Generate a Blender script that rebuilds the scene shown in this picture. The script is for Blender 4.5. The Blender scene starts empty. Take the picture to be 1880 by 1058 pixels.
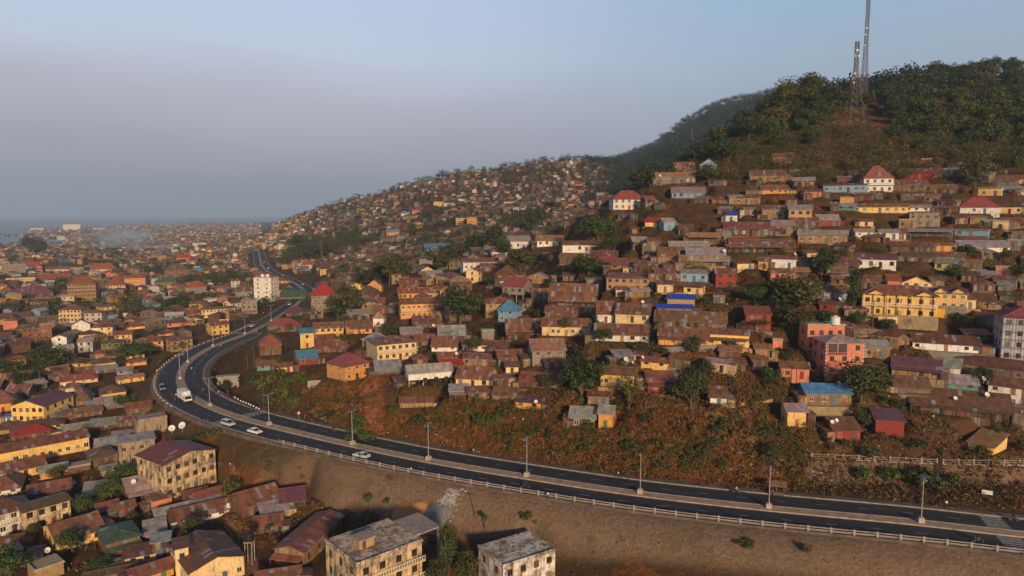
import bpy, math, random
import numpy as np
from mathutils import Vector, Matrix
random.seed(11); RNG = np.random.default_rng(7)
SC = bpy.context.scene
COLL = SC.collection
PI = math.pi
# ------------------------------------------------------------------ camera geometry (photo is 1880 x 1058)
F = 1880 * 24 / 36.0
PITCH = math.atan((529 - 393) / F)
CP, SP = math.cos(PITCH), math.sin(PITCH)
CAMZ = 60.0
def ray(px, py):
    a = (px - 940) / F; b = -(py - 529) / F
    return a, CP + b * SP, -SP + b * CP
def proj(x, y, z):
    dz = z - CAMZ
    dep = y * CP - dz * SP
    return 940 + F * x / dep, 529 - F * (y * SP + dz * CP) / dep, dep
def zpy(Y, py):
    a, dy, dz = ray(940, py)
    return CAMZ + Y * dz / dy
def lin(r, g, b, a=1.0):
    f = lambda c: (c / 255 / 12.92) if c <= 10 else ((c / 255 + 0.055) / 1.055) ** 2.4
    return (f(r), f(g), f(b), a)
# ------------------------------------------------------------------ tags
def tag(o, label=None, cat=None, group=None, kind=None):
    if label: o['label'] = label
    if cat: o['category'] = cat
    if group: o['group'] = group
    if kind: o['kind'] = kind
    return o
# ------------------------------------------------------------------ mesh builder
class MB:
    def __init__(s): s.v = []; s.f = []; s.m = []; s.uv = {}
    def face(s, pts, m=0, uv=None):
        i = len(s.v); s.v += [tuple(p) for p in pts]
        s.f.append(tuple(range(i, i + len(pts)))); s.m.append(m)
        if uv: s.uv[len(s.f) - 1] = uv
        return s
    def box(s, x0, x1, y0, y1, z0, z1, m=0, M=None):
        P = [(x0,y0,z0),(x1,y0,z0),(x1,y1,z0),(x0,y1,z0),(x0,y0,z1),(x1,y0,z1),(x1,y1,z1),(x0,y1,z1)]
        if M is not None: P = [tuple(M @ Vector(p)) for p in P]
        i = len(s.v); s.v += P
        for q in ((0,3,2,1),(4,5,6,7),(0,1,5,4),(1,2,6,5),(2,3,7,6),(3,0,4,7)):
            s.f.append(tuple(i + k for k in q)); s.m.append(m)
        return s
    def bar(s, a, b, r, m=0, n=4, r2=None):
        a = Vector(a); b = Vector(b); d = (b - a)
        if d.length < 1e-6: return s
        d.normalize(); r2 = r if r2 is None else r2
        t = Vector((0,0,1)) if abs(d.z) < .9 else Vector((1,0,0))
        p = d.cross(t).normalized(); q = d.cross(p)
        i = len(s.v)
        for c, rr in ((a, r), (b, r2)):
            for k in range(n):
                t = 2 * PI * (k + .5) / n
                s.v.append(tuple(c + (p * math.cos(t) + q * math.sin(t)) * rr))
        for k in range(n):
            s.f.append((i + k, i + (k + 1) % n, i + n + (k + 1) % n, i + n + k)); s.m.append(m)
        s.f.append(tuple(i + k for k in range(n))[::-1]); s.m.append(m)
        s.f.append(tuple(i + n + k for k in range(n))); s.m.append(m)
        return s
    def lathe(s, prof, c=(0,0,0), n=12, m=0, M=None):
        i = len(s.v)
        for r, z in prof:
            for k in range(n):
                t = 2 * PI * k / n
                p = Vector((r * math.cos(t), r * math.sin(t), z))
                if M is not None: p = M @ p
                s.v.append(tuple(p + Vector(c)))
        for j in range(len(prof) - 1):
            for k in range(n):
                s.f.append((i + j*n + k, i + j*n + (k+1) % n, i + (j+1)*n + (k+1) % n, i + (j+1)*n + k)); s.m.append(m)
        s.f.append(tuple(i + k for k in range(n))[::-1]); s.m.append(m)
        e = i + (len(prof) - 1) * n
        s.f.append(tuple(e + k for k in range(n))); s.m.append(m)
        return s
    def sheet(s, polys, t=.1, m=0, uvs=None):
        """closed slab out of top polygons (tuples of points); lower copy t below, sides on the rim"""
        key = {}; P = []
        def idx(p):
            k = tuple(round(c, 4) for c in p)
            if k not in key: key[k] = len(P); P.append(k)
            return key[k]
        F_ = [[idx(p) for p in poly] for poly in polys]
        i = len(s.v); n = len(P)
        s.v += P + [(p[0], p[1], p[2] - t) for p in P]
        ed = {}
        for j, f in enumerate(F_):
            s.f.append(tuple(i + k for k in f)); s.m.append(m)
            if uvs: s.uv[len(s.f) - 1] = uvs[j]
            s.f.append(tuple(i + n + k for k in f)[::-1]); s.m.append(m)
            for a, b in zip(f, f[1:] + f[:1]): ed[(a, b)] = 1
        for a, b in list(ed):
            if (b, a) not in ed:
                s.f.append((i + b, i + a, i + n + a, i + n + b)); s.m.append(m)
        return s
    def mesh(s, name, mats):
        me = bpy.data.meshes.new(name)
        me.from_pydata(s.v, [], s.f)
        for mt in (mats if isinstance(mats, (list, tuple)) else [mats]): me.materials.append(mt)
        if any(s.m): me.polygons.foreach_set('material_index', s.m)
        if s.uv:
            L = me.uv_layers.new(name='UVMap').data
            for fi, uv in s.uv.items():
                st = me.polygons[fi].loop_start
                for k, c in enumerate(uv): L[st + k].uv = c
        me.update(); return me
    def build(s, name, mats, parent=None, color=None, smooth=False):
        return link(name, s.mesh(name, mats), parent, color, smooth)
def link(name, data, parent=None, color=None, smooth=False):
    o = bpy.data.objects.new(name, data); COLL.objects.link(o)
    if parent is not None: o.parent = parent
    if color is not None: o.color = color
    if smooth and data is not None:
        data.polygons.foreach_set('use_smooth', [True] * len(data.polygons))
    return o
def empty(name, loc, rz=0.0):
    o = bpy.data.objects.new(name, None); COLL.objects.link(o)
    o.empty_display_size = .5; o.location = loc; o.rotation_euler = (0, 0, rz); return o
KIDS = {}
def kids(o): return [c for c in o.children]
def copy_tree(o, parent=None, loc=None, rz=None, scale=None):
    ch = kids(o)
    c = o.copy(); COLL.objects.link(c)
    if parent is not None: c.parent = parent
    if loc is not None: c.location = loc
    if rz is not None: c.rotation_euler = (0, 0, rz)
    if scale is not None: c.scale = scale if isinstance(scale, (tuple, list)) else (scale,) * 3
    for k in ch: copy_tree(k, c)
    return c
# ------------------------------------------------------------------ materials
class NT:
    def __init__(s, tree): s.t = tree
    def n(s, typ, **kw):
        nd = s.t.nodes.new(typ)
        for k, v in kw.items():
            if k[0] == '_': setattr(nd, k[1:], v)
            else:
                sock = nd.inputs[int(k[1:])] if k[0] == 'i' and k[1:].isdigit() else nd.inputs[k]
                if isinstance(v, bpy.types.NodeSocket): s.t.links.new(v, sock)
                else: sock.default_value = v
        return nd
    def math(s, op, a, b=0.0, clamp=False):
        nd = s.n('ShaderNodeMath', _operation=op, i0=a, i1=b); nd.use_clamp = clamp; return nd.outputs[0]
    def mix(s, fac, a, b, blend='MIX'):
        nd = s.t.nodes.new('ShaderNodeMix'); nd.data_type = 'RGBA'; nd.blend_type = blend
        for sk, v in ((nd.inputs[0], fac), (nd.inputs[6], a), (nd.inputs[7], b)):
            if isinstance(v, bpy.types.NodeSocket): s.t.links.new(v, sk)
            else: sk.default_value = v
        return nd.outputs[2]
    def ramp(s, fac, stops, interp='LINEAR'):
        nd = s.n('ShaderNodeValToRGB', Fac=fac); cr = nd.color_ramp; cr.interpolation = interp
        while len(cr.elements) < len(stops): cr.elements.new(.5)
        for e, (p, c) in zip(cr.elements, stops):
            e.position = p; e.color = c if len(c) == 4 else (*c, 1)
        return nd.outputs[0]
    def noise(s, vec, scale, detail=3, rough=.55):
        nd = s.n('ShaderNodeTexNoise', Scale=scale, Detail=detail, Roughness=rough)
        if vec is not None: s.t.links.new(vec, nd.inputs['Vector'])
        return nd.outputs[0]
    def step(s, v, lo, hi):
        nd = s.n('ShaderNodeMapRange', i0=v, i1=lo, i2=hi); nd.interpolation_type = 'SMOOTHSTEP'; return nd.outputs[0]
def g(v): return (v, v, v, 1)
def material(name, fn):
    m = bpy.data.materials.new(name); m.use_nodes = True
    t = m.node_tree; t.nodes.clear(); q = NT(t)
    out = t.nodes.new('ShaderNodeOutputMaterial')
    bs = t.nodes.new('ShaderNodeBsdfPrincipled')
    t.links.new(bs.outputs[0], out.inputs[0])
    fn(q, bs, out); return m
def setp(q, bs, **kw):
    for k, v in kw.items():
        sk = bs.inputs[{'col': 'Base Color', 'rough': 'Roughness', 'metal': 'Metallic', 'normal': 'Normal', 'spec': 'Specular IOR Level'}[k]]
        if isinstance(v, bpy.types.NodeSocket): q.t.links.new(v, sk)
        else: sk.default_value = v
def plain(name, col, rough=.7, metal=0.0, var=.25, scale=3.0):
    def fn(q, bs, out):
        tc = q.n('ShaderNodeTexCoord').outputs['Object']
        nz = q.noise(tc, scale, 3)
        c = q.mix(1.0, col, q.ramp(nz, [(.3, g(1 - var)), (.7, g(1 + var * .4))]), 'MULTIPLY')
        setp(q, bs, col=c, rough=rough, metal=metal)
    return material(name, fn)
def tinted(name, rough=.75, var=.35, scale=1.2, metal=0.0, streak=False):
    """colour comes from the object; stains from noise"""
    def fn(q, bs, out):
        oi = q.n('ShaderNodeObjectInfo')
        tc = q.n('ShaderNodeTexCoord').outputs['Object']
        off = q.n('ShaderNodeVectorMath', _operation='ADD', i0=tc)
        rnd = q.math('MULTIPLY', oi.outputs['Random'], 50.0); q.t.links.new(rnd, off.inputs[1])
        v = off.outputs[0]
        nz = q.noise(v, scale, 4, .6)
        c = q.mix(1.0, oi.outputs['Color'], q.ramp(nz, [(.28, g(1 - var)), (.55, g(1.0)), (.75, g(1.08))]), 'MULTIPLY')
        if streak:
            mp = q.n('ShaderNodeMapping', Vector=v); mp.inputs['Scale'].default_value = (2.2, 2.2, .35)
            n2 = q.noise(mp.outputs[0], 1.0, 4, .65)
            c = q.mix(q.math('MULTIPLY', q.step(n2, .52, .72), .6), c, (.09, .07, .05, 1))
            n3 = q.noise(v, .45, 3, .6)
            c = q.mix(q.math('MULTIPLY', q.step(n3, .55, .7), .35), c, (.2, .16, .12, 1))
        bp = q.n('ShaderNodeBump', Strength=.3, Distance=.03, Height=q.noise(v, 9.0, 2))
        setp(q, bs, col=c, rough=rough, metal=metal, normal=bp.outputs[0])
    return material(name, fn)
def _roof(q, bs, out):
    oi = q.n('ShaderNodeObjectInfo')
    uv = q.n('ShaderNodeTexCoord').outputs['UV']
    sx = q.n('ShaderNodeSeparateXYZ', Vector=uv)
    rnd = q.math('MULTIPLY', oi.outputs['Random'], 91.0)
    iu = q.math('FLOOR', q.math('DIVIDE', sx.outputs[0], .86))
    iv = q.math('FLOOR', q.math('DIVIDE', q.math('ADD', sx.outputs[1], .7), 2.3))
    cv = q.n('ShaderNodeCombineXYZ', X=iu, Y=iv, Z=rnd)
    wn = q.n('ShaderNodeTexWhiteNoise', Vector=cv.outputs[0]); wn.noise_dimensions = '3D'
    r = wn.outputs['Value']
    base = oi.outputs['Color']; pat = oi.outputs['Alpha']
    # alpha of the object colour = how patched the sheets are
    shade = q.mix(pat, g(1.0), q.ramp(r, [(0, g(.55)), (.3, g(.8)), (.55, g(1.0)), (.8, g(1.15)), (1, g(1.3))]))
    c = q.mix(1.0, base, shade, 'MULTIPLY')
    rust = q.math('MULTIPLY', q.step(r, .70, .72), q.math('MULTIPLY', pat, .55))
    c = q.mix(rust, c, (.19, .078, .040, 1))
    pale = q.math('MULTIPLY', q.math('GREATER_THAN', r, q.math('SUBTRACT', 1.015, q.math('MULTIPLY', pat, .11))), .8)
    c = q.mix(pale, c, (.30, .31, .35, 1))
    cx = q.n('ShaderNodeCombineXYZ', X=sx.outputs[0], Y=sx.outputs[1], Z=rnd)
    nz = q.noise(cx.outputs[0], .7, 5, .62)
    c = q.mix(1.0, c, q.ramp(nz, [(.3, g(.62)), (.55, g(1.0)), (.75, g(1.12))]), 'MULTIPLY')
    n2 = q.noise(cx.outputs[0], 2.6, 3, .6)
    c = q.mix(q.math('MULTIPLY', q.step(n2, .56, .7), .4), c, (.10, .05, .034, 1))
    wv = q.math('SINE', q.math('MULTIPLY', sx.outputs[0], 2 * PI / .43))
    bp = q.n('ShaderNodeBump', Strength=.55, Distance=.03, Height=q.math('ADD', wv, q.math('MULTIPLY', r, 2.0)))
    setp(q, bs, col=c, rough=.55, metal=.1, normal=bp.outputs[0])
M = {}
def _shack(q, bs, out):
    """patched walls of board, sheet and mud: panels of differing tone along the wall"""
    oi = q.n('ShaderNodeObjectInfo'); tc = q.n('ShaderNodeTexCoord').outputs['Object']
    s = q.n('ShaderNodeSeparateXYZ', Vector=tc)
    a = q.math('ADD', s.outputs[0], s.outputs[1])
    cell = q.n('ShaderNodeCombineXYZ', X=q.math('FLOOR', q.math('DIVIDE', a, 1.05)), Y=q.math('FLOOR', q.math('DIVIDE', s.outputs[2], 1.9)), Z=q.math('MULTIPLY', oi.outputs['Random'], 77.0))
    wn = q.n('ShaderNodeTexWhiteNoise', Vector=cell.outputs[0]); r = wn.outputs['Value']
    pc = q.ramp(r, [(0, (.030, .022, .017, 1)), (.18, (.11, .062, .036, 1)), (.36, (.16, .11, .07, 1)), (.52, (.17, .16, .15, 1)), (.66, (.20, .09, .045, 1)), (.78, (.30, .26, .21, 1)), (.88, (.06, .045, .035, 1)), (.95, (.17, .24, .30, 1))], 'CONSTANT')
    c = q.mix(q.math('ADD', .25, q.math('MULTIPLY', oi.outputs['Alpha'], .55)), oi.outputs['Color'], pc)
    st = q.math('FLOOR', q.math('DIVIDE', a, .21)); c2 = q.n('ShaderNodeCombineXYZ', X=st, Z=q.math('MULTIPLY', oi.outputs['Random'], 9.0))
    w2 = q.n('ShaderNodeTexWhiteNoise', Vector=c2.outputs[0])
    c = q.mix(1.0, c, q.ramp(w2.outputs['Value'], [(0, g(.68)), (1, g(1.15))]), 'MULTIPLY')
    c = q.mix(1.0, c, q.ramp(q.noise(tc, 1.1, 4, .65), [(.28, g(.5)), (.55, g(1.0)), (.75, g(1.15))]), 'MULTIPLY')
    setp(q, bs, col=c, rough=.9)
M['shack'] = material('patched_boards', _shack)
def _mould(q, bs, out):
    """old render blackened by rain and algae in runs and blotches"""
    oi = q.n('ShaderNodeObjectInfo'); tc = q.n('ShaderNodeTexCoord').outputs['Object']
    mp = q.n('ShaderNodeMapping', Vector=tc); mp.inputs['Scale'].default_value = (1.4, 1.4, .28)
    n1 = q.noise(mp.outputs[0], 1.0, 5, .68); n2 = q.noise(tc, .42, 5, .62); n3 = q.noise(tc, 2.2, 3)
    c = q.mix(q.step(n2, .40, .60), oi.outputs['Color'], (.30, .235, .18, 1))
    c = q.mix(q.math('MULTIPLY', q.step(n1, .46, .66), .85), c, (.055, .044, .030, 1))
    c = q.mix(q.math('MULTIPLY', q.step(n2, .56, .66), .6), c, (.09, .085, .04, 1))
    c = q.mix(q.math('MULTIPLY', q.step(n3, .6, .72), .5), c, (.46, .40, .34, 1))
    setp(q, bs, col=c, rough=.9)
M['mould'] = material('mouldy_render', _mould)
M['roof'] = material('roof_sheet', _roof)
M['wall'] = tinted('plaster', .85, .30, .8, streak=True)
M['paint'] = tinted('painted', .55, .15, 2.0)
M['gloss'] = tinted('car_paint', .25, .05, 2.0)
M['cloth'] = tinted('cloth', .9, .2, 8.0)
def _pane(q, bs, out):
    """dark glass, some windows with shutters or curtains drawn"""
    oi = q.n('ShaderNodeObjectInfo')
    c = q.ramp(oi.outputs['Random'], [(0, (.014, .014, .016, 1)), (.5, (.030, .024, .020, 1)), (.62, (.10, .065, .04, 1)), (.74, (.22, .19, .15, 1)), (.82, (.05, .055, .06, 1)), (.9, (.12, .16, .2, 1)), (.95, (.02, .02, .02, 1))], 'CONSTANT')
    setp(q, bs, col=c, rough=.3)
M['pane'] = material('window_glass', _pane)
M['glass'] = plain('car_glass', (.015, .018, .022, 1), .08)
M['tyre'] = plain('tyre_rubber', (.02, .02, .021, 1), .85)
M['rim'] = plain('wheel_rim', (.45, .45, .46, 1), .35, .6)
M['lamp'] = plain('headlamp', (.75, .75, .72, 1), .15)
M['galv'] = plain('galvanised_steel', (.42, .42, .43, 1), .45, .4)
M['rustst'] = plain('weathered_steel', (.085, .08, .078, 1), .6, .3)
M['wood'] = plain('weathered_wood', (.13, .085, .055, 1), .85)
M['concrete'] = plain('concrete', (.33, .29, .26, 1), .85, 0, .35, 1.2)
M['pinkconc'] = plain('lamp_base_concrete', (.42, .35, .29, 1), .85, 0, .3, 2.0)
M['skin'] = plain('skin', (.055, .030, .020, 1), .6)
M['hair'] = plain('hair', (.010, .009, .008, 1), .7)
M['black'] = plain('black_plastic', (.02, .02, .022, 1), .4)
M['bark'] = plain('bark', (.10, .075, .055, 1), .9)
M['white'] = plain('white_enamel', (.72, .71, .69, 1), .4)
M['rock'] = plain('rubble_stone', (.13, .105, .09, 1), .9, 0, .5, .8)
def leafmat(name, c1, c2, c3):
    def fn(q, bs, out):
        oi = q.n('ShaderNodeObjectInfo'); gm = q.n('ShaderNodeNewGeometry')
        tc = q.n('ShaderNodeTexCoord').outputs['Object']
        r = gm.outputs['Random Per Island']
        c = q.ramp(r, [(0, c1), (.5, c2), (1, c3)])
        nz = q.noise(tc, .9, 2)
        c = q.mix(1.0, c, q.ramp(nz, [(.3, g(.6)), (.7, g(1.25))]), 'MULTIPLY')
        c = q.mix(1.0, c, q.ramp(oi.outputs['Random'], [(0, (.72, .8, .8, 1)), (.5, (1, 1, 1, 1)), (1, (1.25, 1.1, .8, 1))]), 'MULTIPLY')
        setp(q, bs, col=c, rough=.6, spec=.25)
    return material(name, fn)
M['leaf'] = leafmat('leaves_dark', (.028, .042, .013, 1), (.052, .070, .020, 1), (.085, .098, .028, 1))
M['olive'] = leafmat('leaves_olive', (.036, .046, .010, 1), (.078, .084, .018, 1), (.135, .13, .028, 1))
M['bright'] = leafmat('leaves_bright', (.035, .065, .015, 1), (.06, .10, .02, 1), (.09, .13, .03, 1))
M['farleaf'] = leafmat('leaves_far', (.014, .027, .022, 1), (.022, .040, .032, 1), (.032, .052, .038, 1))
M['dry'] = leafmat('dry_leaves', (.080, .042, .014, 1), (.155, .078, .022, 1), (.24, .145, .045, 1))
# ------------------------------------------------------------------ value noise
def vn(x, y, seed=0.0):
    xi = np.floor(x); yi = np.floor(y); fx = x - xi; fy = y - yi
    fx = fx * fx * (3 - 2 * fx); fy = fy * fy * (3 - 2 * fy)
    h = lambda a, b: np.modf(np.abs(np.sin(a * 127.1 + b * 311.7 + seed * 17.3) * 43758.5453))[0]
    return (h(xi, yi) * (1 - fx) + h(xi + 1, yi) * fx) * (1 - fy) + (h(xi, yi + 1) * (1 - fx) + h(xi + 1, yi + 1) * fx) * fy
def fbm(x, y, o=4, seed=0.0):
    t = 0; a = .5
    for k in range(o):
        t = t + a * (vn(x, y, seed + k) - .5); x = x * 2.03; y = y * 2.03; a *= .5
    return t
# ------------------------------------------------------------------ terrain profiles: nominal column -> (distance, photo row) or (distance, None, height)
Z = lambda *p: [(a, None, b) for a, b in zip(p[::2], p[1::2])]
NEAR = [
 (-600, Z(70,-16, 140,-14, 250,-11, 450,-11)),
 (0,    Z(70,-15, 140,-13, 250,-10, 450,-10.5)),
 (250,  Z(70,-15, 140,-12.5, 200,-10, 260,-8, 450,-9)),
 (420,  Z(70,-14, 140,-12, 180,-9, 250,-5, 450,-5)),
 (480,  Z(70,-13, 140,-11, 165,-8, 185,-2, 212,.5, 226,5, 300,5, 380,1, 450,-3)),
 (515,  Z(70,-13, 140,-11, 160,-8, 180,-1, 208,1, 222,6, 300,7, 380,4, 450,2)),
 (600,  Z(70,-12, 135,-10, 155,-7, 166,0, 190,0) + [(208,745),(220,700),(250,640),(290,600),(370,550),(450,520)]),
 (700,  Z(70,-12, 125,-10, 148,-7, 160,0, 181,0) + [(195,740),(215,680),(270,600),(340,540),(450,496)]),
 (850,  Z(70,-13, 120,-11, 139,-7, 151,0, 170,0) + [(182,740),(198,690),(250,600),(370,500),(450,478)]),
 (1000, Z(70,-14, 113,-11, 131,-7, 144,0, 163,0) + [(168,790),(182,720),(235,600),(280,530),(340,460),(380,425)] + Z(420,46, 450,42)),
 (1100, Z(70,-15, 108,-11, 125,-7, 139,0, 157,0) + [(166,780),(182,700),(212,600),(258,500),(300,430),(335,388)] + Z(350,62, 400,57, 450,55)),
 (1200, Z(70,-15, 106,-9, 120,-6, 134,0, 152,0) + [(163,780),(178,700),(203,600),(240,500),(280,420),(310,370),(345,328)] + Z(380,77, 450,74)),
 (1300, Z(70,-15, 104,-9, 116,-6, 130,0, 148,0) + [(157,800),(175,700),(199,600),(233,500),(270,420),(312,350),(350,300),(385,272)] + Z(420,97, 450,96)),
 (1450, Z(70,-15, 100,-9, 112,-6, 126,0, 146,.3) + [(148,882),(151.5,847),(168,740),(186,650),(208,560),(236,480),(272,400),(315,330),(360,272),(400,222),(440,180)] + Z(450,136)),
 (1600, Z(70,-15, 100,-8, 110,-6, 123,0, 145,.4) + [(147,887),(150.5,847),(166,740),(184,650),(206,560),(234,480),(268,400),(300,342),(335,292),(385,234),(420,205),(450,182)]),
 (1750, Z(70,-15, 100,-8, 110,-6, 123,0, 145,.4) + [(147,891),(150.5,849),(166,740),(184,650),(206,560),(234,480),(268,400),(300,345),(340,287),(390,232),(450,184)]),
 (1880, Z(70,-15, 100,-8, 110,-6, 123,0, 145,.4) + [(147,893),(150.5,850),(166,740),(184,650),(206,560),(234,480),(268,400),(300,345),(340,287),(390,232),(450,184)]),
 (2600, Z(70,-15, 110,-6, 123,0, 145,.4, 151,5, 200,30, 300,72, 450,130)),
]
FAR = [
 (-600, Z(450,-11, 700,-15, 1200,-22, 2000,-36, 2300,-44, 9500,-46)),
 (0,    Z(450,-10.5, 700,-14, 1200,-22, 2000,-37, 2200,-39, 2260,-44, 3000,-44, 3080,-38, 3200,-38, 3260,-44, 9500,-46)),
 (90,   Z(450,-10, 700,-14, 1200,-21, 2000,-36, 2250,-39, 2330,-44, 2650,-44, 2720,-38, 4200,-37, 4600,-37, 4700,-44, 9500,-46)),
 (160,  Z(450,-10, 700,-13, 1200,-21, 2000,-35, 2500,-36, 4500,-34, 5200,-37, 5300,-44, 9500,-46)),
 (300,  Z(450,-9, 700,-12, 1200,-20, 2000,-30, 4500,-32, 6000,-34, 6200,-44, 9500,-46)),
 (420,  Z(450,-5, 700,-8, 1200,-14, 2000,-22, 4500,-30, 7500,-33, 7800,-44, 9500,-46)),
 (480,  Z(450,-3, 900,-5, 1500,-12, 2500,-20, 4500,-28, 8000,-31, 8300,-44, 9500,-46)),
 (515,  Z(450,2, 600,-1, 880,-3, 1200,8, 1500,25) + [(1800,403)] + Z(2200,20, 4000,-25, 8000,-32, 9500,-44)),
 (560,  Z(450,9, 600,4, 800,0, 900,8, 1100,16, 1400,36) + [(1700,390)] + Z(2100,30, 4000,-25, 9500,-44)),
 (600,  Z(450,14, 560,11, 760,3, 840,12, 900,19, 1150,34, 1450,62) + [(1600,372)] + Z(2000,50, 4000,-20, 9500,-44)),
 (700,  Z(450,23, 520,24, 800,30, 1050,54, 1250,82) + [(1400,350)] + Z(1800,80, 4000,-20, 9500,-44)),
 (770,  Z(450,26, 520,28, 780,36) + [(1050,357),(1150,350),(1350,345)] + Z(1800,90, 4000,-20, 9500,-44)),
 (850,  Z(450,29.5, 520,32, 750,44, 920,70) + [(1150,326)] + Z(1700,100, 4000,0, 9500,-44)),
 (920,  Z(450,36, 560,38, 780,50, 960,80) + [(1200,317)] + Z(1700,110, 4000,0, 9500,-44)),
 (1000, Z(450,42, 600,42, 800,55, 1000,94) + [(1250,302)] + Z(1700,130, 4000,0, 9500,-44)),
 (1100, Z(450,55, 600,52, 800,66, 1050,110) + [(1350,291)] + Z(1700,180, 2400,190, 4000,0, 9500,-44)),
 (1150, Z(450,64, 600,60, 800,74, 1350,150) + [(1900,285)] + Z(2600,200, 4000,50, 9500,-44)),
 (1200, Z(450,74, 600,76, 800,86, 1350,160) + [(1900,266)] + Z(2600,210, 4000,50, 9500,-44)),
 (1250, Z(450,84, 700,90, 1350,190) + [(1900,230)] + Z(2600,250, 4000,50, 9500,-44)),
 (1300, Z(450,96, 900,115, 1350,220) + [(1900,200)] + Z(2600,300, 4000,50, 9500,-44)),
 (1350, Z(450,110, 900,128, 1350,235) + [(1900,186)] + Z(2600,300, 4000,50, 9500,-44)),
 (1430, Z(450,133, 520,132, 900,140, 1350,250) + [(1900,168)] + Z(2600,320, 4000,50, 9500,-44)),
 (1500, Z(450,138, 520,140, 900,140, 1350,240) + [(1900,165)] + Z(2600,320, 4000,50, 9500,-44)),
 (1600, Z(450,137, 490,153, 530,156, 700,150, 1900,260, 4000,50, 9500,-44)),
 (1750, Z(450,136, 520,166, 560,170, 900,160, 1900,220, 4000,50, 9500,-44)),
 (1880, Z(450,135, 540,172, 600,175, 900,165, 1900,200, 4000,50, 9500,-44)),
 (2600, Z(450,130, 560,160, 900,160, 1900,180, 4000,50, 9500,-44)),
]
UG = np.arange(-1.40, 1.401, .01)
YG = np.concatenate([np.arange(60, 330, 1.0), 330 * 1.0125 ** np.arange(0, 275)])
def table(tb):
    us = np.array([(c[0] - 940) / F / 1.0 for c in tb])
    prof = []
    for _, p in tb:
        ys = [q[0] for q in p]; zs = [q[2] if len(q) == 3 else zpy(q[0], q[1]) for q in p]
        prof.append(np.interp(YG, ys, zs))
    prof = np.array(prof)
    out = np.empty((len(UG), len(YG)))
    for j in range(len(YG)): out[:, j] = np.interp(UG, us, prof[:, j])
    for _ in range(2):                                     # soften along the columns
        pad = np.vstack([out[:1], out, out[-1:]]); out = (pad[:-2] + 2 * pad[1:-1] + pad[2:]) / 4
    return out
_n, _f = table(NEAR), table(FAR)
_b = np.clip((YG - 450) / 120, 0, 1); _b = _b * _b * (3 - 2 * _b)
TB = _n * (1 - _b) + _f * _b
for _ in range(2):
    pad = np.hstack([TB[:, :1], TB, TB[:, -1:]]); TB = (pad[:, :-2] + 2 * pad[:, 1:-1] + pad[:, 2:]) / 4
def base_h(x, y):
    y = np.maximum(y, 61.0); u = np.clip(x / y, UG[0], UG[-1] - 1e-6)
    fi = (u - UG[0]) / .01; i = np.minimum(fi.astype(int), len(UG) - 2); a = fi - i
    j = np.clip(np.searchsorted(YG, y) - 1, 0, len(YG) - 2); b = np.clip((y - YG[j]) / (YG[j + 1] - YG[j]), 0, 1)
    z = (TB[i, j] * (1 - a) + TB[i + 1, j] * a) * (1 - b) + (TB[i, j + 1] * (1 - a) + TB[i + 1, j + 1] * a) * b
    hill = np.clip((z + 2) / 12, 0, 1)
    amp = .5 + 1.6 * hill
    z = z + fbm(x / 16, y / 16, 4, 3) * amp * np.clip((y - 100) / 60, .3, 1) * np.where(z < -30, .3, 1)
    mount = np.clip((y - 600) / 700, 0, 1) * np.clip((z - 10) / 60, 0, 1)
    z = z + fbm(x / 170, y / 170, 5, 9) * 46 * mount
    return z
# ------------------------------------------------------------------ the road centre line (photo points on the level of the road)
def on_plane(px, py, z=0.0):
    a, dy, dz = ray(px, py); t = (z - CAMZ) / dz
    return (a * t, dy * t)
RP = [(2700,1050),(2200,1012),(1880,983),(1680,960),(1405,934),(1168,907),(963,876),(789,847),(643,817),(497,783),(420,761),(372,741),(345,724),(333,708),(331,692),(338,675),(354,659),(376,645),(408,630),(447,616),(490,595),(524,574),(548,556),(560,540),(553,527),(533,514),(508,504),(490,494),(481,484),(478,474),(476,464),(474,455)]
_p = [Vector((*on_plane(*q), 0)) for q in RP]
def catmull(P, step):
    out = []
    for i in range(len(P) - 1):
        p0 = P[max(i - 1, 0)]; p1 = P[i]; p2 = P[i + 1]; p3 = P[min(i + 2, len(P) - 1)]
        n = max(2, int((p2 - p1).length / step))
        for k in range(n):
            t = k / n
            out.append(.5 * ((2 * p1) + (p2 - p0) * t + (2 * p0 - 5 * p1 + 4 * p2 - p3) * t * t + (3 * p1 - p0 - 3 * p2 + p3) * t ** 3))
    out.append(P[-1]); return out
_c = catmull(_p, 1.0)
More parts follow.
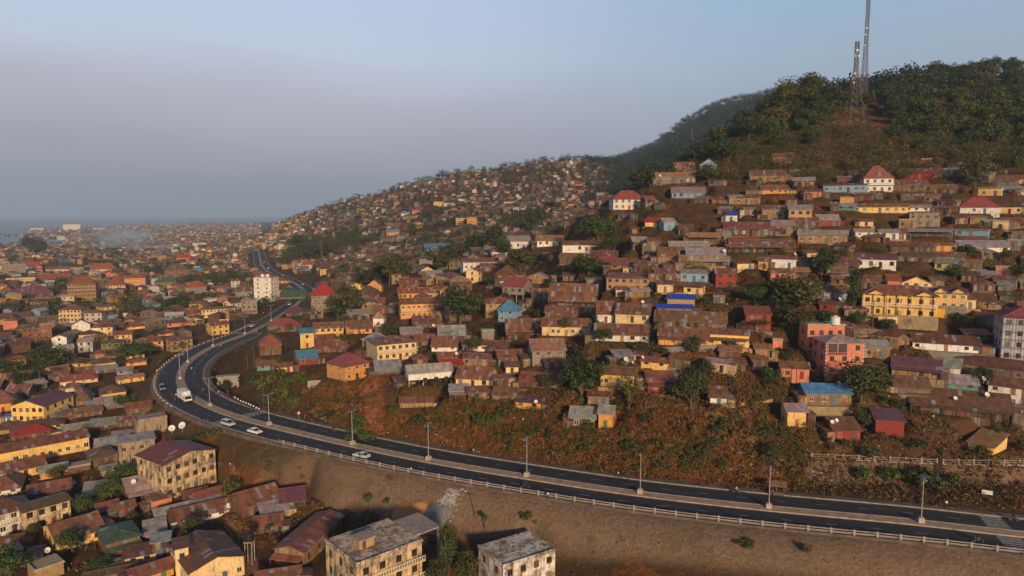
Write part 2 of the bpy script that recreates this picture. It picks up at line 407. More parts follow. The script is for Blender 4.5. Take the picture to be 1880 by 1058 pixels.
# resample every 2 m, smooth lightly
RD = [_c[0]]
for q in _c[1:]:
    while (q - RD[-1]).length >= 2.0: RD.append(RD[-1] + (q - RD[-1]).normalized() * 2.0)
RX = np.array([(p.x, p.y) for p in RD])
for _ in range(6): RX[1:-1] = (RX[:-2] + 2 * RX[1:-1] + RX[2:]) / 4
RZ = np.interp(RX[:, 1], [0, 450, 1000, 1600], [0, 0, -4, -8])
_t = np.gradient(RX, axis=0); _t /= np.linalg.norm(_t, axis=1)[:, None]
RT = _t; RN = np.stack([_t[:, 1], -_t[:, 0]], 1)          # RN: to the right of travel (towards the hill)
if RN[40][1] < 0: RN = -RN                                # + side = uphill / inside of the bend
RS = np.arange(len(RX)) * 2.0
def road_dist(x, y):
    x = np.asarray(x, float); y = np.asarray(y, float)
    d = np.full(x.shape, 1e9); k = np.zeros(x.shape, int)
    for s in range(0, len(RX), 3):
        e = (x - RX[s, 0]) ** 2 + (y - RX[s, 1]) ** 2
        m = e < d; d = np.where(m, e, d); k = np.where(m, s, k)
    bd = d.copy()
    for o in (-2, -1, 1, 2):
        kk = np.clip(k + o, 0, len(RX) - 1)
        e = (x - RX[kk, 0]) ** 2 + (y - RX[kk, 1]) ** 2
        m = e < bd; bd = np.where(m, e, bd); k = np.where(m, kk, k)
    lat = (x - RX[k, 0]) * RN[k, 0] + (y - RX[k, 1]) * RN[k, 1]
    return np.where(bd < 400, np.abs(lat), np.sqrt(bd)), k, lat
HALF = 7.7
# ------------------------------------------------------------------ terrain grid (polar: column u = x/y, row y)
TU = np.linspace(-1.15, 1.15, 500)
TY = np.concatenate([np.arange(64, 330, 1.0), 330 * 1.0155 ** np.arange(0, 218)])
GU, GY = np.meshgrid(TU, TY, indexing='ij')
GX = GU * GY
H0 = base_h(GX, GY)
_d, _k, _lat = road_dist(GX, GY)
RDIST, RLAT = _d, _lat
near_b = np.where(_lat < 0, 10.0, 6.0)
w = np.clip((_d - (HALF + 1.3)) / near_b, 0, 1); w = w * w * (3 - 2 * w)
w = np.where(_lat < 0, np.clip((_d - (HALF + 1.0)) / 10.0, 0, 1), w)
H0 = (RZ[_k] - .25) * (1 - w) + H0 * w
HT = H0.copy()
def grid_h(x, y, T=None):
    T = HT if T is None else T
    u = min(max(x / y, TU[0]), TU[-1] - 1e-6); fi = (u - TU[0]) / (TU[1] - TU[0]); i = int(fi); a = fi - i
    j = min(max(int(np.searchsorted(TY, y)) - 1, 0), len(TY) - 2); b = (y - TY[j]) / (TY[j + 1] - TY[j])
    return (T[i, j] * (1 - a) + T[i + 1, j] * a) * (1 - b) + (T[i, j + 1] * (1 - a) + T[i + 1, j + 1] * a) * b
def cast(px, py, T=None, ymin=0):
    """where the sight line through a photo point meets the ground"""
    T = H0 if T is None else T
    a, dy, dz = ray(px, py); u = a / dy
    u = min(max(u, TU[0]), TU[-1] - 1e-6); fi = (u - TU[0]) / (TU[1] - TU[0]); i = int(fi); f = fi - i
    col = T[i] * (1 - f) + T[i + 1] * f
    zr = CAMZ + TY * dz / dy
    df = zr - col
    hit = np.nonzero((df <= 0) & (TY > ymin))[0]
    if len(hit) == 0 or hit[0] == 0: return None
    j = hit[0]; t = df[j - 1] / (df[j - 1] - df[j]) if df[j - 1] != df[j] else 0
    Y = TY[j - 1] + t * (TY[j] - TY[j - 1])
    return Vector((u * Y, Y, CAMZ + Y * dz / dy))
# ------------------------------------------------------------------ colours
WALL = {k: lin(*c) for k, c in dict(cr=(222,192,140), ye=(226,186,108), oy=(214,152,78), wh=(222,216,206), gr=(128,122,114), br=(112,84,62), pk=(205,128,104), sl=(204,126,100), pg=(176,178,182), rd=(142,50,40), bl=(128,160,184), tn=(172,138,96), gn=(112,116,66), wd=(92,66,50), bk=(132,80,58), tl=(96,140,134), kh=(150,132,100)).items()}
ROOF = {k: lin(*c) for k, c in dict(wt=(205,196,186), rr=(128,68,50), ru=(138,94,72), dk=(108,81,63), rd=(170,56,48), pr=(146,84,78), pu=(112,76,92), gy=(164,160,158), bl=(84,140,184), bb=(28,84,200), gn=(72,104,86), oo=(152,86,56), tn=(168,124,90), cn=(160,146,136)).items()}
WNAME = dict(cr='cream', ye='yellow', oy='orange', wh='white', gr='grey block', br='brown', pk='pink', sl='salmon', rd='red', bl='pale blue', tn='tan', gn='olive', wd='wooden', pg='pale grey', bk='brick', tl='teal', kh='khaki')
RNAME = dict(wt='white', rr='brick red', ru='rusty', dk='dark brown', rd='bright red', pr='dusky red', pu='purple', gy='grey sheet', bl='blue', bb='vivid blue', gn='green', oo='orange red', tn='tan', cn='flat concrete')
PATCH = dict(wt=.1, rr=.25, ru=.9, dk=.55, rd=.12, pr=.15, pu=.3, gy=.7, bl=.25, bb=.05, gn=.3, oo=.15, tn=.6, cn=.1)
FOOT = []          # (x, y, half width, half depth, rotation, z)
ITEMS = []         # things waiting for their label: dict(o, look, p, rank)
REFS = []          # landmark: (short name, px, py, root)
def item(o, look, pos, cat, group=None, label=None, ref=None, kind=None):
    px, py, dep = proj(*pos)
    tag(o, None, cat, group)
    ITEMS.append(dict(o=o, look=look, px=px, py=py, dep=dep, label=label, ref=ref))
    if ref: REFS.append((ref, px, py, o))
# shared window meshes (unit size, scaled per copy)
def _frame_mesh(nx=2):
    b = MB(); t = .07
    b.box(-.5, -.5 + t, -.05, .03, 0, 1); b.box(.5 - t, .5, -.05, .03, 0, 1)
    b.box(-.5 + t, .5 - t, -.05, .03, 0, t); b.box(-.5 + t, .5 - t, -.05, .03, 1 - t, 1)
    b.box(-.035, .035, -.045, .02, t, 1 - t)
    b.box(-.56, .56, -.12, .0, -.06, -.005)
    return b.mesh('window', M['paint'])
def _pane_mesh():
    b = MB(); b.box(-.435, .435, -.02, .01, .07, .93); return b.mesh('pane', M['pane'])
def _simple_win():
    b = MB(); b.box(-.5, .5, -.05, .01, 0, 1, 0); b.box(-.42, .42, -.07, .0, .08, .92, 1)
    return b.mesh('window', [M['paint'], M['pane']])
def _door_mesh():
    b = MB(); b.box(-.5, .5, -.05, .02, 0, 1); b.box(-.4, -.04, -.075, -.05, .1, .92); b.box(.04, .4, -.075, -.05, .1, .92)
    return b.mesh('door', M['paint'])
ME_WIN, ME_PANE, ME_SWIN, ME_DOOR = _frame_mesh(), _pane_mesh(), _simple_win(), _door_mesh()
FRAMECOL = [lin(205,198,186), lin(120,88,60), lin(96,70,52), lin(170,160,145), lin(80,66,56)]
DOORCOL = [lin(96,60,40), lin(130,40,30), lin(70,100,130), lin(60,50,45), lin(150,110,70), lin(80,110,90)]
def add_window(root, x, y, z, w, h, rz, col, full):
    o = link('window', ME_WIN if full else ME_SWIN, root, col)
    o.location = (x, y, z); o.rotation_euler = (0, 0, rz); o.scale = (w, 1, h)
    if full:
        link('pane', ME_PANE, o)
    return o
def roof_mesh(typ, w, d, H, rise, ov=.42, y0=0.0):
    b = MB(); x0, x1 = -w/2 - ov, w/2 + ov; a, c = y0 - ov, y0 + d + ov; m = y0 + d/2
    if typ == 'g':
        k = rise / (d/2); e = H - k * ov; r = H + rise; s = math.hypot(d/2 + ov, rise + k*ov)
        b.sheet([[(x0,a,e),(x1,a,e),(x1,m,r),(x0,m,r)], [(x1,c,e),(x0,c,e),(x0,m,r),(x1,m,r)]], .1,
                uvs=[[(x0,0),(x1,0),(x1,s),(x0,s)], [(x1,9),(x0,9),(x0,9+s),(x1,9+s)]])
        b.box(x0, x1, m - .18, m + .18, r - .02, r + .05)
    elif typ == 'G':
        k = rise / (w/2); e = H - k * ov; r = H + rise; s = math.hypot(w/2 + ov, rise + k*ov)
        b.sheet([[(x0,c,e),(x0,a,e),(0,a,r),(0,c,r)], [(x1,a,e),(x1,c,e),(0,c,r),(0,a,r)]], .1,
                uvs=[[(c,0),(a,0),(a,s),(c,s)], [(a,9),(c,9),(c,9+s),(a,9+s)]])
        b.box(-.18, .18, a, c, r - .02, r + .05)
    elif typ == 'h':
        h = min(w, d) / 2; k = rise / h; e = H - k * ov; r = H + rise
        if w >= d: A, B = (x0 + h + ov, m, r), (x1 - h - ov, m, r)
        else: A, B = (0, a + h + ov, r), (0, c - h - ov, r)
        p = [(x0,a,e),(x1,a,e),(x1,c,e),(x0,c,e)]
        s = math.hypot(h + ov, rise + k*ov)
        if w > d + .05:
            P = [[p[0],p[1],B,A],[p[1],p[2],B],[p[2],p[3],A,B],[p[3],p[0],A]]
            U = [[(x0,0),(x1,0),(B[0],s),(A[0],s)],[(a,9),(c,9),(m,9+s)],[(x1,20),(x0,20),(A[0],20+s),(B[0],20+s)],[(c,31),(a,31),(m,31+s)]]
        elif d > w + .05:
            P = [[p[0],p[1],A],[p[1],p[2],B,A],[p[2],p[3],B],[p[3],p[0],A,B]]
            U = [[(x0,0),(x1,0),(0,s)],[(a,9),(c,9),(B[1],9+s),(A[1],9+s)],[(x1,20),(x0,20),(0,20+s)],[(c,31),(a,31),(A[1],31+s),(B[1],31+s)]]
        else:
            A = (0, m, r); P = [[p[k], p[(k+1) % 4], A] for k in range(4)]
            U = [[(x0,9*k),(x1,9*k),(0,9*k+s)] for k in range(4)]
        b.sheet(P, .1, uvs=U)
        for P0, P1 in ((p[0],A),(p[1],B if w > d + .05 else A),(A,B)):
            if P0 != P1: b.bar((P0[0],P0[1],P0[2]+.02), (P1[0],P1[1],P1[2]+.02), .11)
    elif typ == 's':
        k = rise / d; e = H - k * ov; r = H + rise + k * ov; s = math.hypot(d + 2*ov, r - e)
        b.sheet([[(x0,a,e),(x1,a,e),(x1,c,r),(x0,c,r)]], .09, uvs=[[(x0,0),(x1,0),(x1,s),(x0,s)]])
    elif typ == 'f':
        b.box(x0 + ov*.4, x1 - ov*.4, a + ov*.4, c - ov*.4, H, H + .22)
        b.box(x0+ov*.4+.1, x1-ov*.4-.1, a+ov*.4+.1, a+ov*.4+.3, H+.222, H+.5); b.box(x0+ov*.4+.1, x0+ov*.4+.3, a+ov*.4+.32, c-ov*.4-.1, H+.222, H+.5)
    return b
def wall_mesh(typ, w, d, H, rise, low):
    b = MB(); x0, x1 = -w/2, w/2
    A = [(x0,0,low),(x1,0,low),(x1,d,low),(x0,d,low)]
    if typ == 'g':
        m = (d/2, H + rise - .06); E = H - .06
        b.face([A[0],A[1],(x1,0,E),(x0,0,E)]); b.face([A[2],A[3],(x0,d,E),(x1,d,E)])
        b.face([A[1],A[2],(x1,d,E),(x1,m[0],m[1]),(x1,0,E)]); b.face([A[3],A[0],(x0,0,E),(x0,m[0],m[1]),(x0,d,E)])
    elif typ == 'G':
        E = H - .06; r = H + rise - .06
        b.face([A[0],A[1],(x1,0,E),(0,0,r),(x0,0,E)]); b.face([A[2],A[3],(x0,d,E),(0,d,r),(x1,d,E)])
        b.face([A[1],A[2],(x1,d,E),(x1,0,E)]); b.face([A[3],A[0],(x0,0,E),(x0,d,E)])
    elif typ == 's':
        E = H - .06; r = H + rise - .06
        b.face([A[0],A[1],(x1,0,E),(x0,0,E)]); b.face([A[2],A[3],(x0,d,r),(x1,d,r)])
        b.face([A[1],A[2],(x1,d,r),(x1,0,E)]); b.face([A[3],A[0],(x0,0,E),(x0,d,r)])
    else:
        b.box(x0, x1, 0, d, low, H - .003)
    return b
def rail_mesh(w, h=.9):
    b = MB(); b.box(-w/2, w/2, -.05, .05, h - .08, h); b.box(-w/2, w/2, -.04, .04, .1, .16)
    n = max(2, int(w / .55))
    for i in range(n + 1):
        x = -w/2 + .06 + (w - .12) * i / n; b.box(x - .045, x + .045, -.04, .04, .16, h - .08)
    return b
def scaffold_mesh(w, H, d):
    b = MB(); n = max(2, int(w / 1.9)); lv = max(2, int(H / 1.9))
    for i in range(n + 1):
        for yy in (-.5, -1.3):
            x = -w/2 - .2 + (w + .4) * i / n; b.bar((x, yy, -1), (x + random.uniform(-.1, .1), yy, H + .6), .055)
    for j in range(lv + 1):
        z = .3 + (H) * j / lv
        for yy in (-.5, -1.3): b.bar((-w/2 - .5, yy, z), (w/2 + .5, yy, z), .05)
    return b
def mkhouse(p, w, d, H, rise, rz, wc, rc, typ, flags='', pxw=40, name=None, patch=None):
    X, Y, Z0 = p
    rise = max(rise, .25)
    n = max(1, int(round(H / 2.9))); sh = H / n
    if name is None: name = 'shack' if wc == 'wd' or (w < 6.6 and H < 2.6 and n == 1 and d < 4.6) else ('apartment_building' if n >= 3 else 'house')
    root = empty(name, (X, Y, Z0), rz)
    jit = random.uniform(.88, 1.1)
    wcol = [c * jit for c in WALL[wc][:3]] + [1]
    rcol = [c * random.uniform(.85, 1.15) for c in ROOF[rc][:3]] + [PATCH[rc] if patch is None else patch]
    low = -2.6 if 'P' not in flags else H * .45
    poor = wc in ('wd', 'br', 'tn', 'kh', 'gr', 'bk') and n == 1 and 'N' not in flags
    if poor: wcol[3] = 1.0 if wc == 'wd' else random.uniform(.1, .6)
    link('wall', wall_mesh(typ, w, d, H, rise, low).mesh('wall', M['mould' if 'M' in flags else 'shack' if poor else 'wall']), root, wcol)
    if typ in 'gs' and n == 1 and pxw > 18 and random.random() < .55 and 'P' not in flags and 'C' not in flags:
        # a lean-to with its own lower roof against one end
        sg = random.choice((-1, 1)); aw = random.uniform(1.6, min(3.2, w * .4)); ah = H * random.uniform(.72, .9); ad = d * random.uniform(.5, .85); y0 = random.uniform(-.9, .3)
        xa, xb = sorted((sg * (w/2 + .02), sg * (w/2 + aw)))
        b = MB(); b.box(xa, xb, y0, y0 + ad, -2.2, ah); o = b.build('lean_to', M['shack'], root, [*WALL[random.choice(['tn', 'br', 'gr', 'wd', 'cr'])][:3], random.uniform(.3, 1)])
        b = MB(); xo = sg * (w/2 + aw + .3); xi = sg * (w/2 + .03); P = [(xi, y0 - .4, ah + .28), (xo, y0 - .4, ah + .03), (xo, y0 + ad + .3, ah + .03), (xi, y0 + ad + .3, ah + .28)]
        if sg > 0: P = P[::1]
        b.sheet([P if sg > 0 else P[::-1]], .08, uvs=[[(0, 0), (0, aw), (ad, aw), (ad, 0)] if sg > 0 else [(ad, 0), (ad, aw), (0, aw), (0, 0)]])
        b.build('lean_to_roof', M['roof'], o, [*ROOF[random.choice(['ru', 'dk', 'gy', 'ru'])][:3], .9])
    if typ == 'f':
        roof_mesh(typ, w, d, H, rise, .35).build('roof', M['mould' if 'M' in flags else 'wall'], root, rcol[:3] + [1])
    else:
        roof_mesh(typ, w, d, H, rise, .45 if pxw > 20 else .35).build('roof', M['roof'], root, rcol)
    if Y < 420 and X > -60 and pxw > 22 and 'P' not in flags and random.random() < .6:
        b = MB(); e = random.uniform(.2, .9); b.box(-w/2 - e, w/2 + e, -random.uniform(.8, 1.7), -.004, -2.8, -.02)
        b.build('terrace', M['wall'], root, WALL[random.choice(['gr', 'kh', 'br', 'tn'])])
    full = pxw > 42
    fc = random.choice(FRAMECOL); dc = random.choice(DOORCOL)
    if 'P' in flags:
        for x in (-w/2 + .2, -w/6, w/6, w/2 - .2):
            for y in (.25, d - .25):
                b = MB(); b.box(x - .16, x + .16, y - .16, y + .16, -2.2, low); b.build('stilt', M['concrete'], root)
    if 'N' not in flags and pxw > 9:
        sp = 2.1 if 'W' in flags else 6.0 if 'S' in flags else 2.7
        for i in range(n):
            if 'P' in flags and i == 0 and n > 1: continue
            zb = i * sh + min(.95, sh * .34); wh = min(1.25, sh * .46); ww = 1.15
            if H < 2.0: wh = min(wh, .8); zb = .7 * H - wh * .6
            k = max(1, int(w / sp)); k = min(k, 12)
            dj = k // 2 if (i == 0 and 'P' not in flags) else -1
            for j in range(k):
                x = -w/2 + w * (j + .5) / k
                if j == dj and H >= 1.9:
                    o = link('door', ME_DOOR, root, dc); o.location = (x, -.005, 0.02); o.scale = (.95, 1, min(2.05, sh * .8))
                    continue
                if n == 1 and random.random() < (.5 if poor else .25): continue
                q = random.uniform(.8, 1.15) if n == 1 else 1.0
                add_window(root, x + (random.uniform(-.3, .3) if n == 1 else 0), -.005, zb, ww * q, wh * q, 0, fc, full)
            if pxw > 16:
                ks = max(1, min(4, int(d / 3.4)))
                for sgn in ((1, -1) if pxw > 30 else ((1,) if rz < -math.atan2(X, Y) else (-1,))):
                    for j in range(ks):
                        add_window(root, sgn * (w/2 + .005), d * (j + .5) / ks, zb, 1.0, wh, sgn * PI/2, fc, full)
    if 'B' in flags and n >= 2:
        for i in range(1, n):
            b = MB(); b.box(-w/2 - .1, w/2 + .1, -1.15, -.08, i*sh - .22, i*sh - .04); b.build('balcony', M['wall'], root, WALL['cr'] if wc != 'wh' else WALL['wh'])
            o = rail_mesh(w + .1).build('railing', M['paint'], root, WALL['wh']); o.location = (0, -1.08, i*sh - .03)
    if 'C' in flags:
        k = max(3, int(w / 2.4))
        for j in range(k + 1):
            x = -w/2 + .2 + (w - .4) * j / k
            b = MB(); b.box(x - .15, x + .15, -1.25, -.97, -2, H - .12); b.build('column', M['wall'], root, WALL['wh'] if 'w' in flags else wcol)
        b = MB(); b.sheet([[(-w/2 - .4, -1.6, H - .02), (w/2 + .4, -1.6, H - .02), (w/2 + .4, -.45, H + .16), (-w/2 - .4, -.45, H + .16)]], .1, uvs=[[(0,0),(w,0),(w,1.2),(0,1.2)]])
        b.build('veranda_roof', M['roof'], root, rcol)
    if 'V' in flags:
        e = min(H - .35, 2.3); b = MB()
        b.sheet([[(-w/2 - .2, -1.9, e - .25), (w/2 + .2, -1.9, e - .25), (w/2 + .2, -.03, e + .2), (-w/2 - .2, -.03, e + .2)]], .07, uvs=[[(0,0),(w,0),(w,2),(0,2)]])
        b.build('veranda_roof', M['roof'], root, rcol)
        k = max(2, int(w / 2.6))
        for j in range(k + 1):
            x = -w/2 + w * j / k; b = MB(); b.bar((x, -1.75, -1.2), (x, -1.75, e - .27), .07); b.build('post', M['wood'], root)
    if 'K' in flags:
        scaffold_mesh(w, H, d).build('scaffold', M['wood'], root)
        o = scaffold_mesh(d, H, w).build('scaffold', M['wood'], root); o.location = (w/2, d/2, 0); o.rotation_euler = (0, 0, PI/2)
    FOOT.append((X, Y, w/2, d, rz, Z0))
    return root
# --- far town: one mesh, colours per face
def far_mat(name, rough):
    def fn(q, bs, out):
        at = q.n('ShaderNodeAttribute'); at.attribute_name = 'tone'
        gm = q.n('ShaderNodeNewGeometry')
        nz = q.noise(gm.outputs['Position'], .35, 3)
        c = q.mix(1.0, at.outputs['Color'], q.ramp(nz, [(.3, g(.7)), (.7, g(1.1))]), 'MULTIPLY')
        setp(q, bs, col=c, rough=rough)
    return material(name, fn)
M['far'] = far_mat('far_walls_and_roofs', .8)
FV, FF, FC = [], [], []
def far_house(x, y, z, w, d, H, rise, rz, wc, rc, hip, win):
    c, s = math.cos(rz), math.sin(rz); i = len(FV)
    T = lambda a, b, h: (x + c*a - s*b, y + s*a + c*b, z + h)
    X = w/2; D = d/2; low = -3 if y < 1500 else -6
    for h in (low, H): FV.extend([T(-X,-D,h), T(X,-D,h), T(X,D,h), T(-X,D,h)])
    FF.extend([(i,i+1,i+5,i+4),(i+1,i+2,i+6,i+5),(i+2,i+3,i+7,i+6),(i+3,i,i+4,i+7)]); FC.extend([wc] * 4)
    o = .4; j = len(FV); e = H - .12
    FV.extend([T(-X-o,-D-o,e), T(X+o,-D-o,e), T(X+o,D+o,e), T(-X-o,D+o,e)])
    hx = X - D * .8 if hip and w > d else (0 if hip else X + o)
    FV.extend([T(-hx,0,H+rise), T(hx,0,H+rise)])
    FF.extend([(j,j+1,j+5,j+4),(j+2,j+3,j+4,j+5),(j+1,j+2,j+5),(j+3,j,j+4)])
    FC.extend([rc, rc, rc if hip else wc, rc if hip else wc])
    if win:
        n = max(1, int(w / 3)); st = max(1, int(round(H / 2.9)))
        for lv in range(st):
            for q in range(n):
                a = -X + w * (q + .5) / n; b = -D - .05; h0 = H / st * (lv + .32); h1 = H / st * (lv + .75); k = len(FV)
                FV.extend([T(a-.5,b,h0), T(a+.5,b,h0), T(a+.5,b,h1), T(a-.5,b,h1)]); FF.append((k,k+1,k+2,k+3)); FC.append((.02,.02,.022,1))
def local(root_p, rz, x, y, z=0):
    c, s = math.cos(rz), math.sin(rz)
    return (root_p[0] + c*x - s*y, root_p[1] + s*x + c*y, root_p[2] + z)
REG = dict(A=(0,360), B=(0,600), C=(0,788), D=(440,788), E=(440,560), G=(440,360), H=(880,260), I=(880,480), J=(880,720), K=(1400,788), L=(1400,560), O=(1400,360), Q=(1400,100), T=(0,0))
KZ = 480 / 1880
TAG = {}
def house_row(reg, row):
    txt = row.split('|'); f = txt[0].split()
    k = 1.0 if reg == 'T' else KZ; ox, oy = REG[reg]
    x0, x1, yb, ye, ya = [float(v) * k for v in f[:5]]
    x0 += ox; x1 += ox; yb += oy; ye += oy; ya += oy
    yaw = math.radians(float(f[5])); dep_m = float(f[6]); wc, rc, typ = f[7:10]; flags = f[10] if len(f) > 10 else ''
    cx = (x0 + x1) / 2
    p = cast(cx, yb)
    if p is None: return None
    _, _, dc = proj(*p); mpp = dc / F
    w = max(2.4, (x1 - x0) * mpp / math.cos(yaw)); H = (yb - ye) * mpp * 1.02
    H = max(1.7, H)
    tl = (p.y and (CAMZ - p.z - H) / math.hypot(p.x, p.y)); dm = max(0.2, (ye - ya) * mpp)
    if dep_m <= 0:
        dep_m = (dm / (.22 + tl)) if typ == 's' else 2 * dm / (.42 + tl) if typ in 'gh' else (5 if typ == 'G' else 6)
        dep_m = min(max(dep_m, 3.6), 9.5)
        if typ == 'h': dep_m = min(max(dep_m, .6 * w), 11)
    if typ == 's': rise = dm - dep_m * tl
    elif typ in 'gh': rise = dm - dep_m / 2 * tl
    elif typ == 'G': rise = dm
    else: rise = .3
    rise = min(max(rise, .3), 1.1 * dep_m / 2 + .4)
    rz = yaw - math.atan2(p.x, p.y)
    if len(txt) == 1: rz += random.uniform(-.2, .2); H *= random.uniform(.93, 1.06)
    if len(txt) == 1 and 'id=' not in flags and p.y > 400 and x1 - x0 < (23 if p.y < 520 else 40):
        # too small in the picture to be told apart: joins the distant town
        cx_, cy_, _ = local(p, rz, 0, dep_m / 2); jw = random.uniform(.7, .95)
        far_house(cx_, cy_, p.z, w, dep_m, H, rise, rz, tuple(c * jw for c in WALL[wc][:3]) + (1,), tuple(c * jw for c in ROOF[rc][:3]) + (1,), typ == 'h', True)
        FOOT.append((p.x, p.y, w/2, dep_m, rz, p.z)); return None
    root = mkhouse(p, w, dep_m, H, rise, rz, wc, rc, typ, flags, x1 - x0)
    n = max(1, int(round(H / 2.9)))
    noun = 'shack' if wc == 'wd' else ('house' if n == 1 else 'two storey house' if n == 2 else 'tall block')
    if typ == 'f': look = f"{WNAME[wc]} flat roofed {noun}"
    else: look = f"{WNAME[wc]} {noun} with {RNAME[rc]} roof"
    look = look.replace('wooden shack', 'wooden shack')
    grp = 'houses in the lower town' if cx < 520 else ('shacks on the hillside' if noun == 'shack' else 'houses on the hillside')
    lab = txt[1].strip() if len(txt) > 1 else None; ref = txt[2].strip() if len(txt) > 2 else None
    if n >= 3: grp = 'tall buildings of the town'
    item(root, look, local(p, rz, 0, 0, H * .6), 'house' if noun != 'shack' else 'shack', grp, lab, ref)
    if 'id=' in flags: TAG[flags.split('id=')[1]] = (root, p, w, dep_m, H, rise, rz)
    return root
